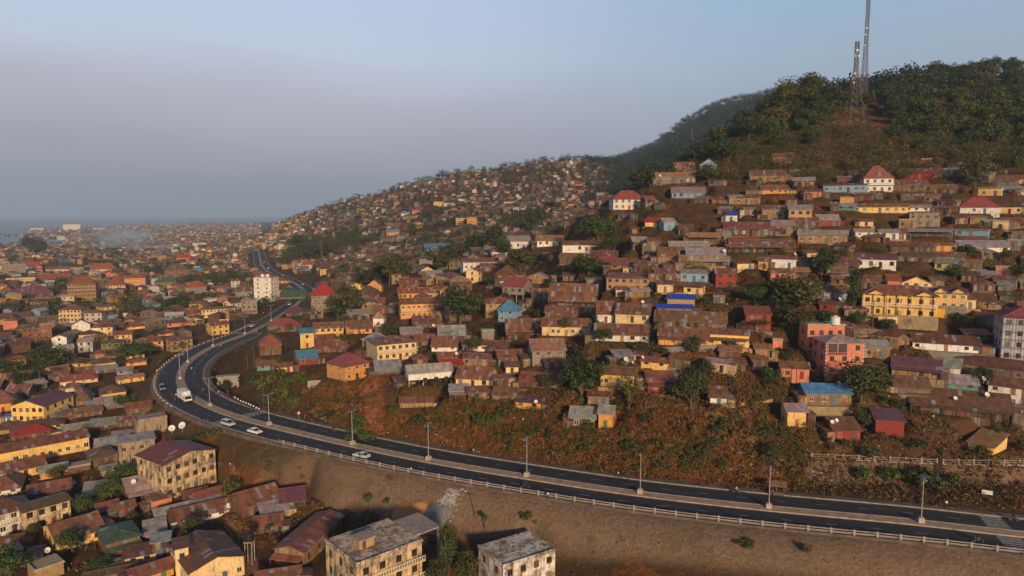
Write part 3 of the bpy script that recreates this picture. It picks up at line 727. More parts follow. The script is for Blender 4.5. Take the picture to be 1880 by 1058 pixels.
HOUSES = {
'A': '''
510 680 780 630 585 -10 13 tn oo h KWid=tower|tan five storey block wrapped in scaffolding under an orange red roof|the scaffolded block
760 895 728 640 600 -8 11 cr pr h W|cream four storey block with pinkish roof right of the scaffolded block|the cream four storey block
908 1040 680 590 562 -12 12 oy oo h W|orange four storey block with orange red hipped roof|the orange four storey block
1120 1265 665 618 585 0 0 gn gn h|olive two storey building under a wide green roof|the green roofed building
1345 1480 740 655 612 -8 11 gr oo h W|grey four storey block with red brown gabled roof|the grey four storey block
1700 1830 750 685 625 0 0 gr dk h
285 530 635 598 556 6 0 wh pr h W|long white building under a patched pink and red roof|the pink roofed white building
95 360 750 703 655 0 0 br pu h W|long brown building under a purple roof in the lower town|the long purple roof
65 235 655 592 580 0 8 ye cn f BW|yellow terraced two storey block with balconies near the left edge|the yellow balcony block
35 175 580 492 480 0 10 gr cn f MW|grey unfinished five storey block near the left edge|the grey block at far left
185 290 545 508 472 0 0 wh rd h
345 500 552 525 505 0 0 wh pr g
510 595 555 512 502 0 8 oy dk g W
595 705 572 550 545 0 6 ye cn f
660 825 555 522 475 0 0 cr oo h W|wide cream building under a salmon orange roof|the salmon roofed building
705 830 478 465 452 0 0 oy oo h
1272 1380 475 447 418 0 0 cr rd h
1395 1462 555 545 520 0 0 wh bl g
1468 1535 555 545 522 0 0 bl bl g
1195 1350 622 530 495 0 10 br dk h W|brown five storey block with dark hipped roof behind the green roof|the brown five storey block
1370 1480 602 587 560 0 0 oy oo h
1465 1685 872 812 795 4 8 cr ru g W|cream two storey house with a row of windows beside the road|the cream roadside house
445 575 940 820 785 -28 11 cr ru h BW|cream four storey block with rusty roof and banded balconies|the banded cream block
905 1000 790 737 712 0 0 ye dk h W
180 300 1056 950 910 -6 9 bk dk h W|brick three storey block with dark roof behind the green bush|the brick block
308 372 1056 925 920 -6 7 bk cn f W
530 642 995 925 890 0 0 wh ru G N|blank white gable house with dark roof|the blank white gable
668 810 990 942 905 0 0 wh ru h
578 690 1045 995 965 0 0 ye dk h
1192 1350 858 825 782 0 0 oy dk h
1285 1460 872 848 805 0 0 pk ru h
1212 1370 940 908 870 0 0 pk dk h
912 1050 957 935 898 0 0 ye ru h
1065 1165 806 772 755 0 0 ye dk h
742 870 782 745 730 0 7 tn cn f
1040 1130 846 830 800 0 0 ye dk h
0 145 935 900 850 0 0 tn dk h
132 230 902 872 830 0 0 ye dk g
0 90 735 688 655 0 0 bl pr h W
842 890 860 800 785 0 0 tn dk g
893 945 876 835 822 0 0 wh ru g
352 430 945 890 858 0 0 gr dk G
1582 1690 747 717 695 0 0 ye dk h
1545 1640 792 765 745 0 0 wh dk h
1742 1848 850 752 748 0 9 gr cn f MV|grey block with open upper floor left of the white tower|the grey block by the white tower
975 1040 482 465 450 0 0 oy oo g
722 800 872 850 822 0 0 br rd g
1142 1250 1006 985 955 0 0 oy ru h
1270 1325 702 687 660 0 0 pk pr h
1722 1785 592 567 545 0 0 oy oo h
1520 1650 692 665 642 0 0 pk ru h
1640 1710 622 600 590 0 5 wh cn f
430 500 505 480 462 0 0 oy bl g
1100 1190 470 430 425 0 8 tn cn f
1180 1260 460 435 425 0 0 tn dk g
880 990 535 520 512 0 0 wh cn f
1390 1480 375 340 335 0 6 wh cn f|long white far warehouse beside the dark avenue|the far white warehouse
465 570 245 205 200 0 25 wh cn f W|large white waterfront building on the distant promontory|the waterfront building
230 310 248 230 228 0 20 wh cn f
670 745 243 228 224 0 20 wh cn f
415 465 318 288 285 0 18 wh cn f
''',
'B': '''
110 298 690 570 530 -38 15 ye pu G Wid=school|yellow three storey gabled building with a purple roof|the purple roofed yellow building
-60 108 620 545 450 0 0 oy pr h W|orange house under salmon red hipped roof at the left edge|the salmon roofed house
505 640 565 525 420 -10 0 tn dk h
752 898 530 470 412 6 0 ye dk h|yellow house with white side under a dark hipped roof|the yellow and white house
702 890 592 580 520 0 0 gr gy g
490 648 300 258 222 0 0 ye dk h|pale yellow house with dark hipped roof behind the big bush|the pale yellow house
682 825 310 257 215 0 0 ye dk h
918 1045 280 259 222 -8 0 oy ru h
1018 1168 178 105 62 0 8 oy ru h B|orange two storey house with a timber balcony|the orange balcony house
742 888 195 120 92 0 7 gn dk h W
455 685 410 396 355 0 0 cr pr h|long low house under a dusky red roof|the long red roof
862 1030 400 366 345 4 0 ye tn g
437 580 468 440 405 0 0 cr ru h
20 598 950 850 790 7 8 ye ru g W|long yellow two storey building with square windows and rusty roof|the long yellow building
1000 1195 778 665 660 8 6 kh cn f NM|roofless grey brick shell beside the roadside slope|the roofless brick shell
110 350 800 792 735 0 0 br rd h|low house under a red hipped roof|the low red roof
-10 110 770 745 690 0 0 tn dk h
130 430 755 742 690 0 0 ye dk h
315 480 660 655 600 0 0 gr gy s N
490 720 650 630 590 0 0 br ru g
470 700 760 745 710 0 0 gr gy g
660 860 740 728 680 0 0 br gy s
860 990 720 690 650 0 0 wd ru g
820 970 815 790 755 0 0 gr gy s N
700 830 900 850 790 0 0 wd gy g
250 330 570 560 510 0 0 br ru g
640 760 590 560 530 0 0 wh gy s
20 110 690 650 635 0 5 wh bl g
560 690 345 335 300 0 0 br ru g
700 830 330 325 300 0 0 wd gy s
850 950 345 330 300 0 0 bl gy s
920 1080 620 605 560 0 0 br ru g
70 240 420 400 330 0 0 pk tn g
''',
'C': '''
-70 205 755 590 480 8 9 wh dk h MBW|white two storey house with balcony under a dark roof at left edge|the white balcony house
212 490 705 545 492 14 6 cr dk g MW|stained cream two storey house with boarded upper gallery|the stained gallery house
445 735 835 758 612 14 11 ye ru g|yellow house with a patched brown roof and front steps|the yellow house with steps
785 1000 905 785 692 10 9 bk gn h V|brick gabled house with a mossy green roof|the green roofed brick house
1052 1185 800 752 642 0 0 gr gy s N
1392 1750 1110 962 905 16 14 cr dk G Wid=bigcream|large cream two storey house under a broad dark brown roof|the large cream house
1278 1358 1075 850 845 10 4 cr dk s W
1255 1640 665 640 552 6 0 wh ru g
1085 1230 562 497 465 12 0 pk ru s N
612 742 527 465 372 -8 0 cr gy s|small cream house under a pale blue grey sheet roof|the pale sheet roof
745 848 332 292 258 0 0 tn gy s N
722 850 628 590 525 12 0 wd ru g
852 966 625 560 510 12 0 gr ru g
908 1110 965 910 825 6 0 cr dk s
970 1240 1100 1035 952 4 0 oy ru g
-50 130 477 435 332 0 0 wh ru h
80 150 935 885 868 0 0 wh gy s
205 285 965 930 898 0 0 wh ru s
275 450 1075 985 980 6 5 tn cn f N
238 490 485 470 402 0 0 br ru g
1340 1500 530 500 440 10 0 wd ru s
1430 1620 520 480 425 18 0 pk pr g
1420 1590 560 540 505 10 0 wd gy s
1142 1385 645 620 562 8 0 br gy g
940 1160 505 420 315 10 0 wd gy g V|ramshackle timber house with sagging grey roof below the tall block|the ramshackle timber house
1105 1215 925 800 770 0 0 wd gy s
635 960 1095 1065 1022 0 0 br dk g
882 1108 255 82 72 4 6 kh gy s MW|khaki two storey block left of the red roofed tall block|the khaki block
310 475 348 292 245 -6 0 oy gy g
-20 300 355 290 215 6 0 ye ru g|yellow house under a rusty roof with pale skylight sheets|the skylight roof house
1215 1548 445 195 150 30 13 cr rr G MWid=stained|stained three storey block with a rust red roof beside the road|the stained three storey block
0 150 860 850 800 0 0 br dk g
500 640 310 290 280 0 4 br cn f N
640 740 760 740 700 0 0 br ru g
''',
'D': '''
30 300 595 520 402 22 0 bk ru g|red walled shack with rusty roof at the foot of the embankment|the red walled shack
172 350 645 592 505 10 0 gr gy s N|grey hut under a pale new sheet roof|the pale roofed hut
305 470 565 540 435 0 0 wd pu g
112 300 745 700 615 0 0 wd ru g
262 455 985 862 830 -32 17 tn ru G Vid=longrust|long rust roofed house with posts along its open side|the long rust roofed house
865 1320 1248 880 870 31 12 cr wt f MBid=bigconc|weathered three storey concrete house with a flat stained roof|the flat roofed concrete house
1900 2272 1150 925 910 34 9 wh wt f Mid=wroof|pale house with a flat white roof at the bottom of the picture|the flat white roof
130 430 1120 1055 990 0 0 tn ru g
''',
'E': '''
150 300 362 285 205 0 12 br pr h|brown house under a domed dusky red roof inside the bend|the domed red roof
212 440 195 150 95 0 0 gr pr h|grey house with wide red hipped roof and open frame inside the bend|the wide red hip roof
440 535 312 202 165 0 6 ye bl s|yellow two storey wing with a faded blue roof edge|the yellow wing
538 745 245 165 125 0 7 ye ru g W|yellow two storey house with dark rusty roof beside the yellow wing|the yellow terrace
770 950 208 168 110 0 0 oy ru g|orange house with pupils standing on its terrace|the orange terrace house
960 1035 160 90 40 -8 5 wh tn h
975 1055 210 152 148 -6 4 gr cn f
995 1272 396 275 215 18 13 cr ru h WB|cream two storey house with rows of shutters and a rusty roof|the shuttered cream house
762 930 535 424 330 36 10 oy pr h id=orange|bright orange house under a dusky red hipped roof on the bank|the bright orange house
425 560 432 382 320 10 0 rd bl g|small red house with a blue roof above the bank|the small red house
545 760 342 325 275 0 0 br ru g
132 258 472 432 400 8 0 tl ru g
262 380 488 440 412 10 0 cr ru g
982 1160 502 462 392 6 0 wd gy g V
1250 1350 432 386 346 0 0 wd ru h
1218 1530 575 480 420 12 6 wh gy g P|white house on stilts with balcony and a pink grey roof|the stilted white house
1132 1230 602 556 506 8 0 gr dk s
1552 1800 592 530 440 -8 0 cr ru g
1512 1640 682 618 570 6 0 wd gy s V
1642 1800 682 620 580 0 0 wd ru s
1152 1390 738 695 655 0 0 tn ru g
1250 1440 165 150 90 6 0 wd ru g
1432 1620 250 215 142 6 0 wd gy g
1162 1310 236 210 162 0 0 wd gy g
1262 1400 292 270 216 0 0 wd ru g
1382 1560 335 300 222 -10 0 wh ru g
1602 1740 322 290 252 0 0 wd ru g
1672 1870 336 310 262 -8 0 wh ru g
1432 1600 412 380 342 0 0 gr ru g
1602 1790 436 380 345 -8 0 tn ru g
1442 1610 462 440 402 0 0 br rd g
1742 1830 252 190 185 0 4 gr cn f N
560 690 280 265 225 0 0 wd ru g
840 940 400 370 335 0 0 wd ru g
''',
'G': '''
110 226 770 592 585 -30 11 wh cn f Sid=wtower|white five storey tower block with rooftop tanks beside the road|the white tower block
520 700 838 712 625 0 12 gr rd h MW|unfinished grey three storey house under a bright red hipped roof|the bright red roof
296 470 742 735 682 0 0 gn gn s N|low shed with a broad green sheet roof beside the road|the green shed roof
445 550 522 495 465 0 0 cr pr h
580 645 566 526 505 0 0 ye dk g
662 740 532 500 475 0 0 oy dk h
835 920 512 482 465 0 0 oy ru g
922 1010 502 490 460 0 0 gr gy h
1076 1180 432 406 402 0 7 ye cn f C|yellow single storey arcade below the wooded hillside|the yellow arcade
962 1040 406 390 380 0 0 cr ru g
1335 1530 408 376 342 10 14 bl bl g N|large hall under a pale blue roof among trees|the pale blue hall
1606 1890 530 472 446 10 9 wh ru g Cw|white columned villa under a flat rusty roof on the hillside|the white columned villa
540 600 282 252 248 0 6 oy cn f
290 350 342 316 306 0 0 ye dk g
252 312 392 356 352 0 6 ye cn f
915 1020 692 648 576 -12 0 oy pu G
1395 1465 76 42 38 0 8 ye cn f W
1466 1550 76 50 44 0 0 wh oo g
1555 1625 208 162 156 0 8 oy cn f BW|orange three storey block upper left of its twin on the far slope|the orange hillside twins
1635 1705 216 156 150 0 8 oy cn f BW
1265 1325 228 192 186 0 7 ye cn f B
1060 1150 294 258 238 0 0 oy bl g
1152 1215 294 268 258 0 0 oy ru g
1040 1190 342 310 306 0 9 gr cn f W
1196 1285 342 306 296 0 0 wh ru g
1290 1380 334 318 285 0 0 tn dk g
1160 1230 134 126 112 0 0 wh bl g
1592 1690 268 254 226 0 0 wh bl h|white house with pale blue hipped roof on the far slope|the pale blue hip roof
1466 1530 258 246 232 0 0 wh bb g
1165 1222 244 236 220 0 0 pk rd h
870 1040 792 770 732 0 0 wd ru g
830 1000 730 720 660 0 0 wd dk h
340 490 862 836 792 6 0 gr pu h|grey house under a purple hipped roof at the bend|the purple hip roof
1142 1390 742 695 655 0 7 oy ru g W|orange yellow upper house of the stepped pair|the upper yellow house
1162 1460 878 772 732 8 8 oy ru g WB|orange yellow two storey house with white window frames below its twin|the lower yellow house
1150 1400 655 632 590 0 0 br ru g
1400 1560 690 668 640 0 0 wd ru g
700 830 600 575 550 0 0 wd dk g
1150 1330 505 490 470 0 0 tn ru g
1580 1700 330 310 280 0 0 gr dk h
1600 1660 355 335 325 0 0 tn ru g
1240 1300 122 102 92 0 0 pk pr g
1110 1150 68 40 30 0 0 tn pr g
840 900 120 92 88 0 9 tn cn f W
1570 1610 38 22 16 0 0 wh ru g
1660 1692 22 8 4 0 0 wh ru g
80 150 600 570 545 0 0 pk oo h
0 65 590 565 540 0 0 oy oo g
''',
'H': '''
965 1190 490 412 355 14 0 wh pr h|white and blue house under a dusky red hipped roof on the spur|the red roofed spur house
1192 1265 472 415 392 10 0 wd pr g
845 940 432 390 370 0 0 gr gy g
1275 1550 302 252 225 10 0 gr tn g W|long grey house with tan roof among the upper trees|the long grey house
1405 1545 226 205 152 0 0 wd ru g
1590 1705 206 168 128 12 0 bl tn G
1386 1620 408 368 328 0 0 bl gy s|pale blue and white house under a long grey roof|the long blue shed
1796 1890 450 398 386 0 0 tn gy s
1192 1320 612 576 545 0 0 ye rd g
1326 1410 642 582 556 8 0 bl gy g
1432 1530 668 622 596 0 0 wd ru g
1508 1725 727 676 652 0 0 br tn g V
1105 1205 782 718 686 0 0 wd gy g
1208 1300 784 712 690 0 0 gr ru g
1772 1850 577 532 505 0 0 wh bb s
1756 1880 672 620 585 0 0 bl ru g
640 750 602 572 546 0 0 wd dk g
680 780 527 510 480 0 0 wd dk g
382 480 667 640 610 0 0 gr dk g
220 380 767 716 680 10 0 wh gy g
416 605 752 712 675 6 0 wh tn g
600 890 792 742 715 6 0 wh dk g|long white bungalow with dark low roof below the flowering tree|the long white bungalow
90 200 836 790 748 0 7 wh ru h|little white and blue house with a pyramid roof|the little pyramid roof house
576 770 882 836 800 0 0 br ru g
800 990 852 836 800 0 0 rd ru g
772 955 893 862 835 0 0 rd pr g
1172 1235 872 832 808 0 0 wd ru h
1286 1430 897 826 762 0 0 tn ru g
1512 1760 830 795 760 0 0 kh gy g
1522 1790 893 850 822 0 0 wd gy s V|grey patched shack row with veranda posts|the grey shack row
1802 1890 800 735 690 0 0 wd ru g V
882 940 166 150 132 0 0 oy oo h|bright orange house alone on the ridge among trees|the orange ridge house
690 745 318 306 292 0 0 pk rd h
640 730 462 450 432 0 0 cr pr h
175 250 445 432 426 0 7 ye cn f
510 570 255 244 240 0 9 wh cn f
710 760 368 350 336 0 0 pk pu h
760 830 362 346 340 0 0 ye ru g
''',
'I': '''
1266 1410 152 86 55 0 0 wd ru g
1450 1640 147 84 60 -6 0 bl gy s|pale blue shack with washing hung beside it|the pale blue shack
1702 1830 192 84 52 8 0 rd ru g|red hut with blue trim under a rusty roof|the red hut
166 315 292 178 115 -26 9 gr pr g P|grey two storey house on stilts under a dusky pink roof|the pink roofed stilt house
342 505 162 112 82 0 0 tn gy G
502 840 332 272 158 -6 0 wd ru g V|large rusty patched shack with posts left of the stair alley|the large rusty shack
382 540 302 276 196 0 0 wd ru g
135 252 437 348 276 -28 6 bl bl h|pale blue house under a half blue half rusty hipped roof|the half blue roof house
472 810 402 386 336 0 0 br ru g
450 800 537 466 406 0 0 cr ru g W|long cream house behind the small tree|the long cream house
196 445 562 502 412 -6 0 wd ru g V
850 970 442 376 282 0 0 wh ru g
978 1220 442 376 300 0 0 cr ru g
832 1220 577 526 446 0 0 wh ru g|white row house with crimson doors|the crimson door row
1355 1545 305 286 254 6 0 tn bb s N
1284 1530 374 340 314 6 0 tn bb s|tan house covered with a vivid blue tarpaulin below another blue roof|the blue tarpaulin house
1266 1765 472 442 366 0 0 wd ru g|very long shack with one unbroken rusty roof|the long unbroken roof
1292 1640 607 536 482 0 0 oy ru g V|orange and blue row house crowded with washing|the orange row house
1640 1930 612 522 486 0 0 ye ru g V|yellow row house on the stone terrace|the yellow row house
382 620 747 637 552 10 0 gr tn g M|grey two storey house with an outside stair and tan roof|the outside stair house
136 375 747 682 626 0 0 gr ru g
285 590 912 866 792 0 0 br ru g
90 260 1002 966 906 -10 0 tn ru g
256 450 1062 1012 972 -8 0 oy pu s
872 1125 902 812 752 -6 0 ye ru g|tan house behind the bare branched tree|the house behind the bare tree
1160 1350 762 726 690 -8 0 ye ru g
1212 1420 942 858 782 10 0 rd ru g V|dark red house with a wide rusty roof left of the twin dark tree|the dark red house
1662 1782 1042 976 892 8 0 wh ru g|small white hut with rusty roof beside the pale garden wall|the small white hut
986 1065 722 662 645 0 0 oy ru s
1110 1176 712 672 646 0 0 oy ru s
-20 80 892 832 762 -14 0 cr ru g
-10 150 647 602 576 -10 0 wh ru g
102 210 902 842 816 0 0 wd ru s
600 690 142 96 76 0 0 gr dk g
772 880 167 136 122 0 0 gr gy s
100 262 137 96 26 -10 0 oy dk h
780 930 1030 972 960 0 0 kh ru s
1682 1760 302 236 228 0 0 tn dk s
915 1215 212 122 84 -6 9 tn ru s W|large tan block house with two stepped rusty roofs|the stepped roof house
945 1200 60 42 -10 0 0 tn ru g
''',
'J': '''
650 830 266 182 96 -4 0 wd gy g|dark shack with a buckled grey roof above the road bank|the buckled roof shack
856 955 262 152 88 -8 0 oy gy g|narrow orange plastered hut with grey roof on the bank|the narrow orange hut
''',
'K': '''
1490 1640 165 108 -10 -20 0 ye tn s N|open shed with a tilted grey brown sheet roof on yellow posts|the tilted sheet shed
''',
'L': '''
462 705 507 272 212 24 9 sl gy h id=pink|salmon pink two storey house with a grey hipped roof|the salmon pink house
330 570 330 150 148 24 6 sl cn f W|salmon flat roofed upper block with a white water tank|the salmon upper block
136 325 532 452 406 8 0 sl ru g|small salmon house with rusty roof left of the big pink house|the small salmon house
326 620 722 632 562 20 0 tn bl g|tan and blue house under a blue grey sheet roof|the blue grey roof house
182 310 882 762 706 18 0 ye gy g|small pale yellow house with two square windows and grey roof|the small yellow house
520 690 977 896 802 26 0 rd dk g|dark red low house with satellite dishes on its roof|the dish roofed red house
822 1000 942 826 746 14 0 rd pu s N|bright red windowless house under a purple grey roof|the bright red house
720 905 382 306 252 10 0 tn gy g
1112 1525 332 276 212 10 0 wh dk g W|long white row house under a long dark roof below the mansion|the long dark roofed row
952 1250 517 442 372 8 0 tn pu g V
1255 1400 517 442 375 0 0 wh gy g
1422 1825 517 436 372 0 0 kh dk g W
966 1180 642 602 517 16 0 gr ru g
1200 1520 602 572 507 0 0 tl gy g
1112 1720 800 722 607 10 0 wd dk g V|broad dark roofed house with two satellite dishes|the broad dark roof
1642 1840 642 582 522 0 0 wh ru g
1800 2080 900 790 780 14 9 gr cn f Mid=frame|unfinished grey concrete shell with bare columns at the right edge|the concrete shell
1735 2010 490 95 12 12 12 pg pr h KWid=gtower|tall pale grey block under scaffolding with a pink hipped roof|the grey scaffolded tower
75 140 312 252 246 0 3 pk cn f N
''',
'O': '''
742 1212 872 712 642 6 9 ye ru h Bid=mansion|wide yellow mansion with a long balcony on the hillside|the yellow mansion
1228 1440 880 700 668 6 8 ye pu g Wid=wing|yellow side wing with twin gables over a grey garage|the twin gable wing
1012 1200 662 632 586 10 0 cr pr G|cream gabled house just behind the mansion roof|the gabled house behind the mansion
902 985 642 628 586 0 0 pk oo g
402 595 742 692 636 14 0 bl ru g
416 570 832 776 742 8 0 rd dk g
60 230 522 452 430 4 0 wh pr g
62 230 607 552 522 4 0 sl ru g
-30 50 527 468 442 0 0 ye ru g|pale yellow house with a red awning|the red awning house
236 325 602 542 516 0 0 wd tn g
242 330 517 472 442 0 0 gr dk g
682 940 517 452 420 0 0 wh pu g|white and orange bungalow under a purple red roof|the orange and white bungalow
540 680 542 492 437 0 0 wd ru g V
1012 1220 472 442 408 0 0 wd dk g
1225 1430 497 432 406 0 0 gr ru g
266 590 342 276 246 0 0 tn gy g|long tan house with blue grey roof on a stone terrace|the stone terrace house
672 790 297 256 238 8 0 wh gy g
846 970 312 258 240 8 0 wh gy g
975 1330 292 242 232 0 0 br gy s V
1396 1600 287 242 236 0 0 bl gy s
1066 1255 222 132 126 0 7 kh cn f MW|khaki flat roofed block with openings high on the hillside|the flat khaki block
986 1090 232 176 170 0 5 tn cn f
932 1160 407 356 326 0 0 br ru g
1196 1385 402 352 336 0 0 oy ru g
1446 1745 402 366 322 18 0 wh gy g
1662 1755 242 186 182 8 5 cr cn f
1772 1890 397 326 322 8 6 gr cn f
1440 1680 127 76 10 8 0 wh pr h|white house with arched window under a pink hipped roof|the pink hip roof house
666 1020 122 76 56 0 0 ye ru g
1026 1195 112 82 66 0 0 wh gy g
192 345 207 102 72 6 0 tn gy g
405 545 217 172 136 6 0 rd gy g
62 210 277 212 176 0 0 tn gy g
0 150 167 92 70 6 0 tn ru g
0 220 392 336 310 0 0 wd ru g
1685 1785 567 512 506 0 4 pk cn f|pink and blue cube house alone on the right slope|the pink cube house
535 660 102 72 52 0 0 tl gy g
1492 1660 802 752 696 8 0 tn dk g
1440 1505 922 872 862 0 0 gr ru g
1700 1850 130 75 45 8 0 cr dk g
490 545 110 50 40 0 0 wd ru g
560 640 60 15 8 0 4 oy cn f N
''',
'Q': '''
737 925 992 886 806 14 9 wh pr h B|white two storey house under a dusky red hipped roof|the white house high on the hill
446 732 992 942 932 0 5 bl ru s
1002 1250 897 846 818 0 0 rd ru g
1252 1400 882 832 816 0 0 gn gy g
936 1100 987 942 926 0 0 tn gy s
1112 1370 1002 966 936 0 0 wd ru g
666 780 1052 1012 1000 0 0 br ru s
1000 1150 1052 996 990 0 0 wd ru s
0 190 882 852 836 0 0 bl ru g
196 265 877 836 826 0 4 tn cn f N
226 365 952 902 882 0 0 wd gy g
0 190 1002 980 950 0 0 oy ru g
302 425 1027 986 972 0 0 pk ru s
1146 1210 787 756 750 0 4 rd cn f|small crimson hut under the wooded summit|the crimson hut
1646 1820 947 906 870 0 0 gr ru g
1752 1900 932 892 866 0 0 cr pr g
1562 1700 1017 962 956 0 0 ye gr2 s
1752 1900 1012 982 950 0 0 wh gy g
912 1062 290 228 215 8 8 wh ru s W|white lodge with dark windows half hidden by hilltop trees|the hilltop lodge
432 480 402 368 364 0 4 wh cn f
880 935 350 320 316 0 4 tn cn f
''',
'T': '''
1332 1440 434 419 408 0 0 wd ru g
1336 1435 464 450 439 0 0 wd ru g V
1336 1390 376 362 357 0 0 tn ru s
1378 1440 334 322 313 0 0 tn ru g
1262 1330 488 468 456 0 0 kh gy g
1208 1245 487 470 460 0 0 wd ru g
1370 1413 607 577 562 6 0 rd pr s|narrow crimson and white house among the dark trees|the narrow crimson house
1310 1350 522 508 492 0 0 rd ru g
1420 1458 300 288 281 0 0 tn ru s
1640 1700 352 340 330 0 0 wd ru g
1556 1612 530 514 505 0 0 wd ru g
1840 1880 420 406 399 0 0 tn ru g
1230 1300 470 452 444 0 0 wd gy g
1165 1205 500 486 478 0 0 wd ru g
1455 1500 420 405 398 0 0 wd ru g
1620 1660 440 428 420 0 0 wh ru g
1100 1140 380 366 358 0 0 wd dk g
''',
}
for r_ in HOUSES: HOUSES[r_] = HOUSES[r_].replace('gr2', 'gy')
for reg_, txt_ in HOUSES.items():
    for row_ in txt_.strip().split('\n'):
        if row_.strip(): house_row(reg_, row_)
# ------------------------------------------------------------------ more houses: the lower town between the ones above, then the far town as one mass
def clear_of(x, y, r):
    for fx, fy, hw, d, rz, z in FOOT:
        cx, cy, _ = local((fx, fy, 0), rz, 0, d/2)
        if (cx - x) ** 2 + (cy - y) ** 2 < (max(hw, d/2) * .85 + r) ** 2: return False
    return True
OCC = []
for o_ in ITEMS: pass
def visible(p, z):
    """is the point p (x, y, z) above the ground seen from the camera"""
    px, py, _ = proj(*p)
    return -60 < px < 1940 and 380 < py < 1075
cand = []
rr = random.Random(5)
for k in range(9000):
    py = rr.uniform(560, 1050); px = rr.uniform(-60, 620) if rr.random() < .8 else rr.uniform(620, 950)
    if px > 620: py = rr.uniform(430, 640)
    if 440 < px < 640 and py > 585: continue
    if 448 < px < 530 and py > 540: continue
    if py > 845: continue
    cand.append((px, py))
town = 0; NT_ = len(cand)
for k in range(5000): cand.append((rr.uniform(900, 1890) if k % 4 else rr.uniform(1890, 2200), rr.uniform(300, 700)))
for ci, (px, py) in enumerate(cand):
    hill_ = ci >= NT_
    if (town >= 95 and not hill_) or town >= 275: continue
    if hill_ and py < np.interp(px, [900, 1000, 1200, 1300, 1500, 1700, 2200], [440, 440, 330, 310, 300, 300, 320]): continue
    p = cast(px, py)
    if p is None or p.y > 520: continue
    rd, _, lat = road_dist(np.array([p.x]), np.array([p.y]))
    w = rr.uniform(6, 10.5); d = rr.uniform(5.5, 8)
    if hill_: w = rr.uniform(3.2, 6.5) * (1.5 if px > 1890 else 1); d = rr.uniform(2.8, 4.5)
    if rd[0] < 17 + w / 2 or not clear_of(p.x, p.y, w * (.36 if hill_ else .52)): continue
    wc = rr.choice(['tn','ye','cr','gr','br','wd','wh','tn','kh','oy','cr','bk']); rc = rr.choice(['ru','ru','dk','dk','ru','gy','tn','pr'])
    typ = rr.choice('gghhgs'); H = rr.choice([2.5, 2.7, 3.0, 2.6, 5.4 if py < 700 else 2.8]); yaw = rr.uniform(-.5, .5) + rr.choice([0, 0, PI/2])
    if hill_: wc = rr.choice(['wd','wd','wd','tn','br','gr','kh','cr','bk']); rc = rr.choice(['ru','ru','dk','gy','tn']); typ = rr.choice('gss'); H = rr.choice([2.0, 2.2, 2.5, 2.8]); yaw = rr.uniform(-.5, .5)
    rz = yaw - math.atan2(p.x, p.y)
    pxw = w / proj(*p)[2] * F
    root = mkhouse(p, w, d, H, rr.uniform(1.0, 1.8) * (.5 if hill_ else 1), rz, wc, rc, typ, '', min(pxw, 40))
    n = 'shack' if wc == 'wd' else ('house' if H < 4 else 'two storey house')
    item(root, f"{WNAME[wc]} {n} with {RNAME[rc]} roof", local(p, rz, 0, d/2, H * .6), 'shack' if wc == 'wd' else 'house', 'houses in the lower town' if px < 620 else 'houses on the hillside')
    town += 1
WL = [WALL[k] for k in ('cr','ye','wh','gr','tn','gr','br','pk','bl','tn','kh','wh','br','wd')]
WLH = [WALL[k] for k in ('br','gr','tn','wd','br','kh','wd','bk','gr','wd','br','cr','wh','pk','ye','tn')]
RL = [ROOF[k] for k in ('ru','ru','dk','gy','ru','ru','tn','dk','pr','ru','dk','oo','gy','ru')]
rf = random.Random(21); cells = {}
def far_ok(x, y, r):
    cx, cy = int(x // 30), int(y // 30)
    for a in (-1, 0, 1):
        for b in (-1, 0, 1):
            for (qx, qy, qr) in cells.get((cx + a, cy + b), ()):
                if (qx - x) ** 2 + (qy - y) ** 2 < (qr + r) ** 2: return False
    return True
for fx, fy, hw, d, rz, z in FOOT: cells.setdefault((int(fx // 30), int(fy // 30)), []).append((fx, fy, max(hw, d/2)))
nfar = 0; FARP = []
for i in range(0, len(RX), 5):                             # low buildings lining the far stretch of the avenue
    if not 500 < RX[i, 1] < 760: continue
    sg = 1 if RN[i, 1] < 0 else -1
    for o_ in (13.5, 24.0):
        o_ += rf.uniform(-.5, 1.5)
        x, y = RX[i, 0] + RN[i, 0] * sg * o_, RX[i, 1] + RN[i, 1] * sg * o_
        if road_dist(np.array([x]), np.array([y]))[0][0] < 12.5 or not far_ok(x, y, 4.4): continue
        cells.setdefault((int(x // 30), int(y // 30)), []).append((x, y, 4.2)); jw = rf.uniform(.5, .8)
        far_house(x, y, grid_h(x, y, H0), rf.uniform(7, 9.5), rf.uniform(5.5, 7), rf.choice([2.8, 3, 3.2, 5.6]), rf.uniform(.8, 1.6), rf.uniform(-.3, .3), tuple(c * jw for c in rf.choice(WL)[:3]) + (1,), tuple(c * jw for c in rf.choice(RL)[:3]) + (1,), rf.random() < .4, True)
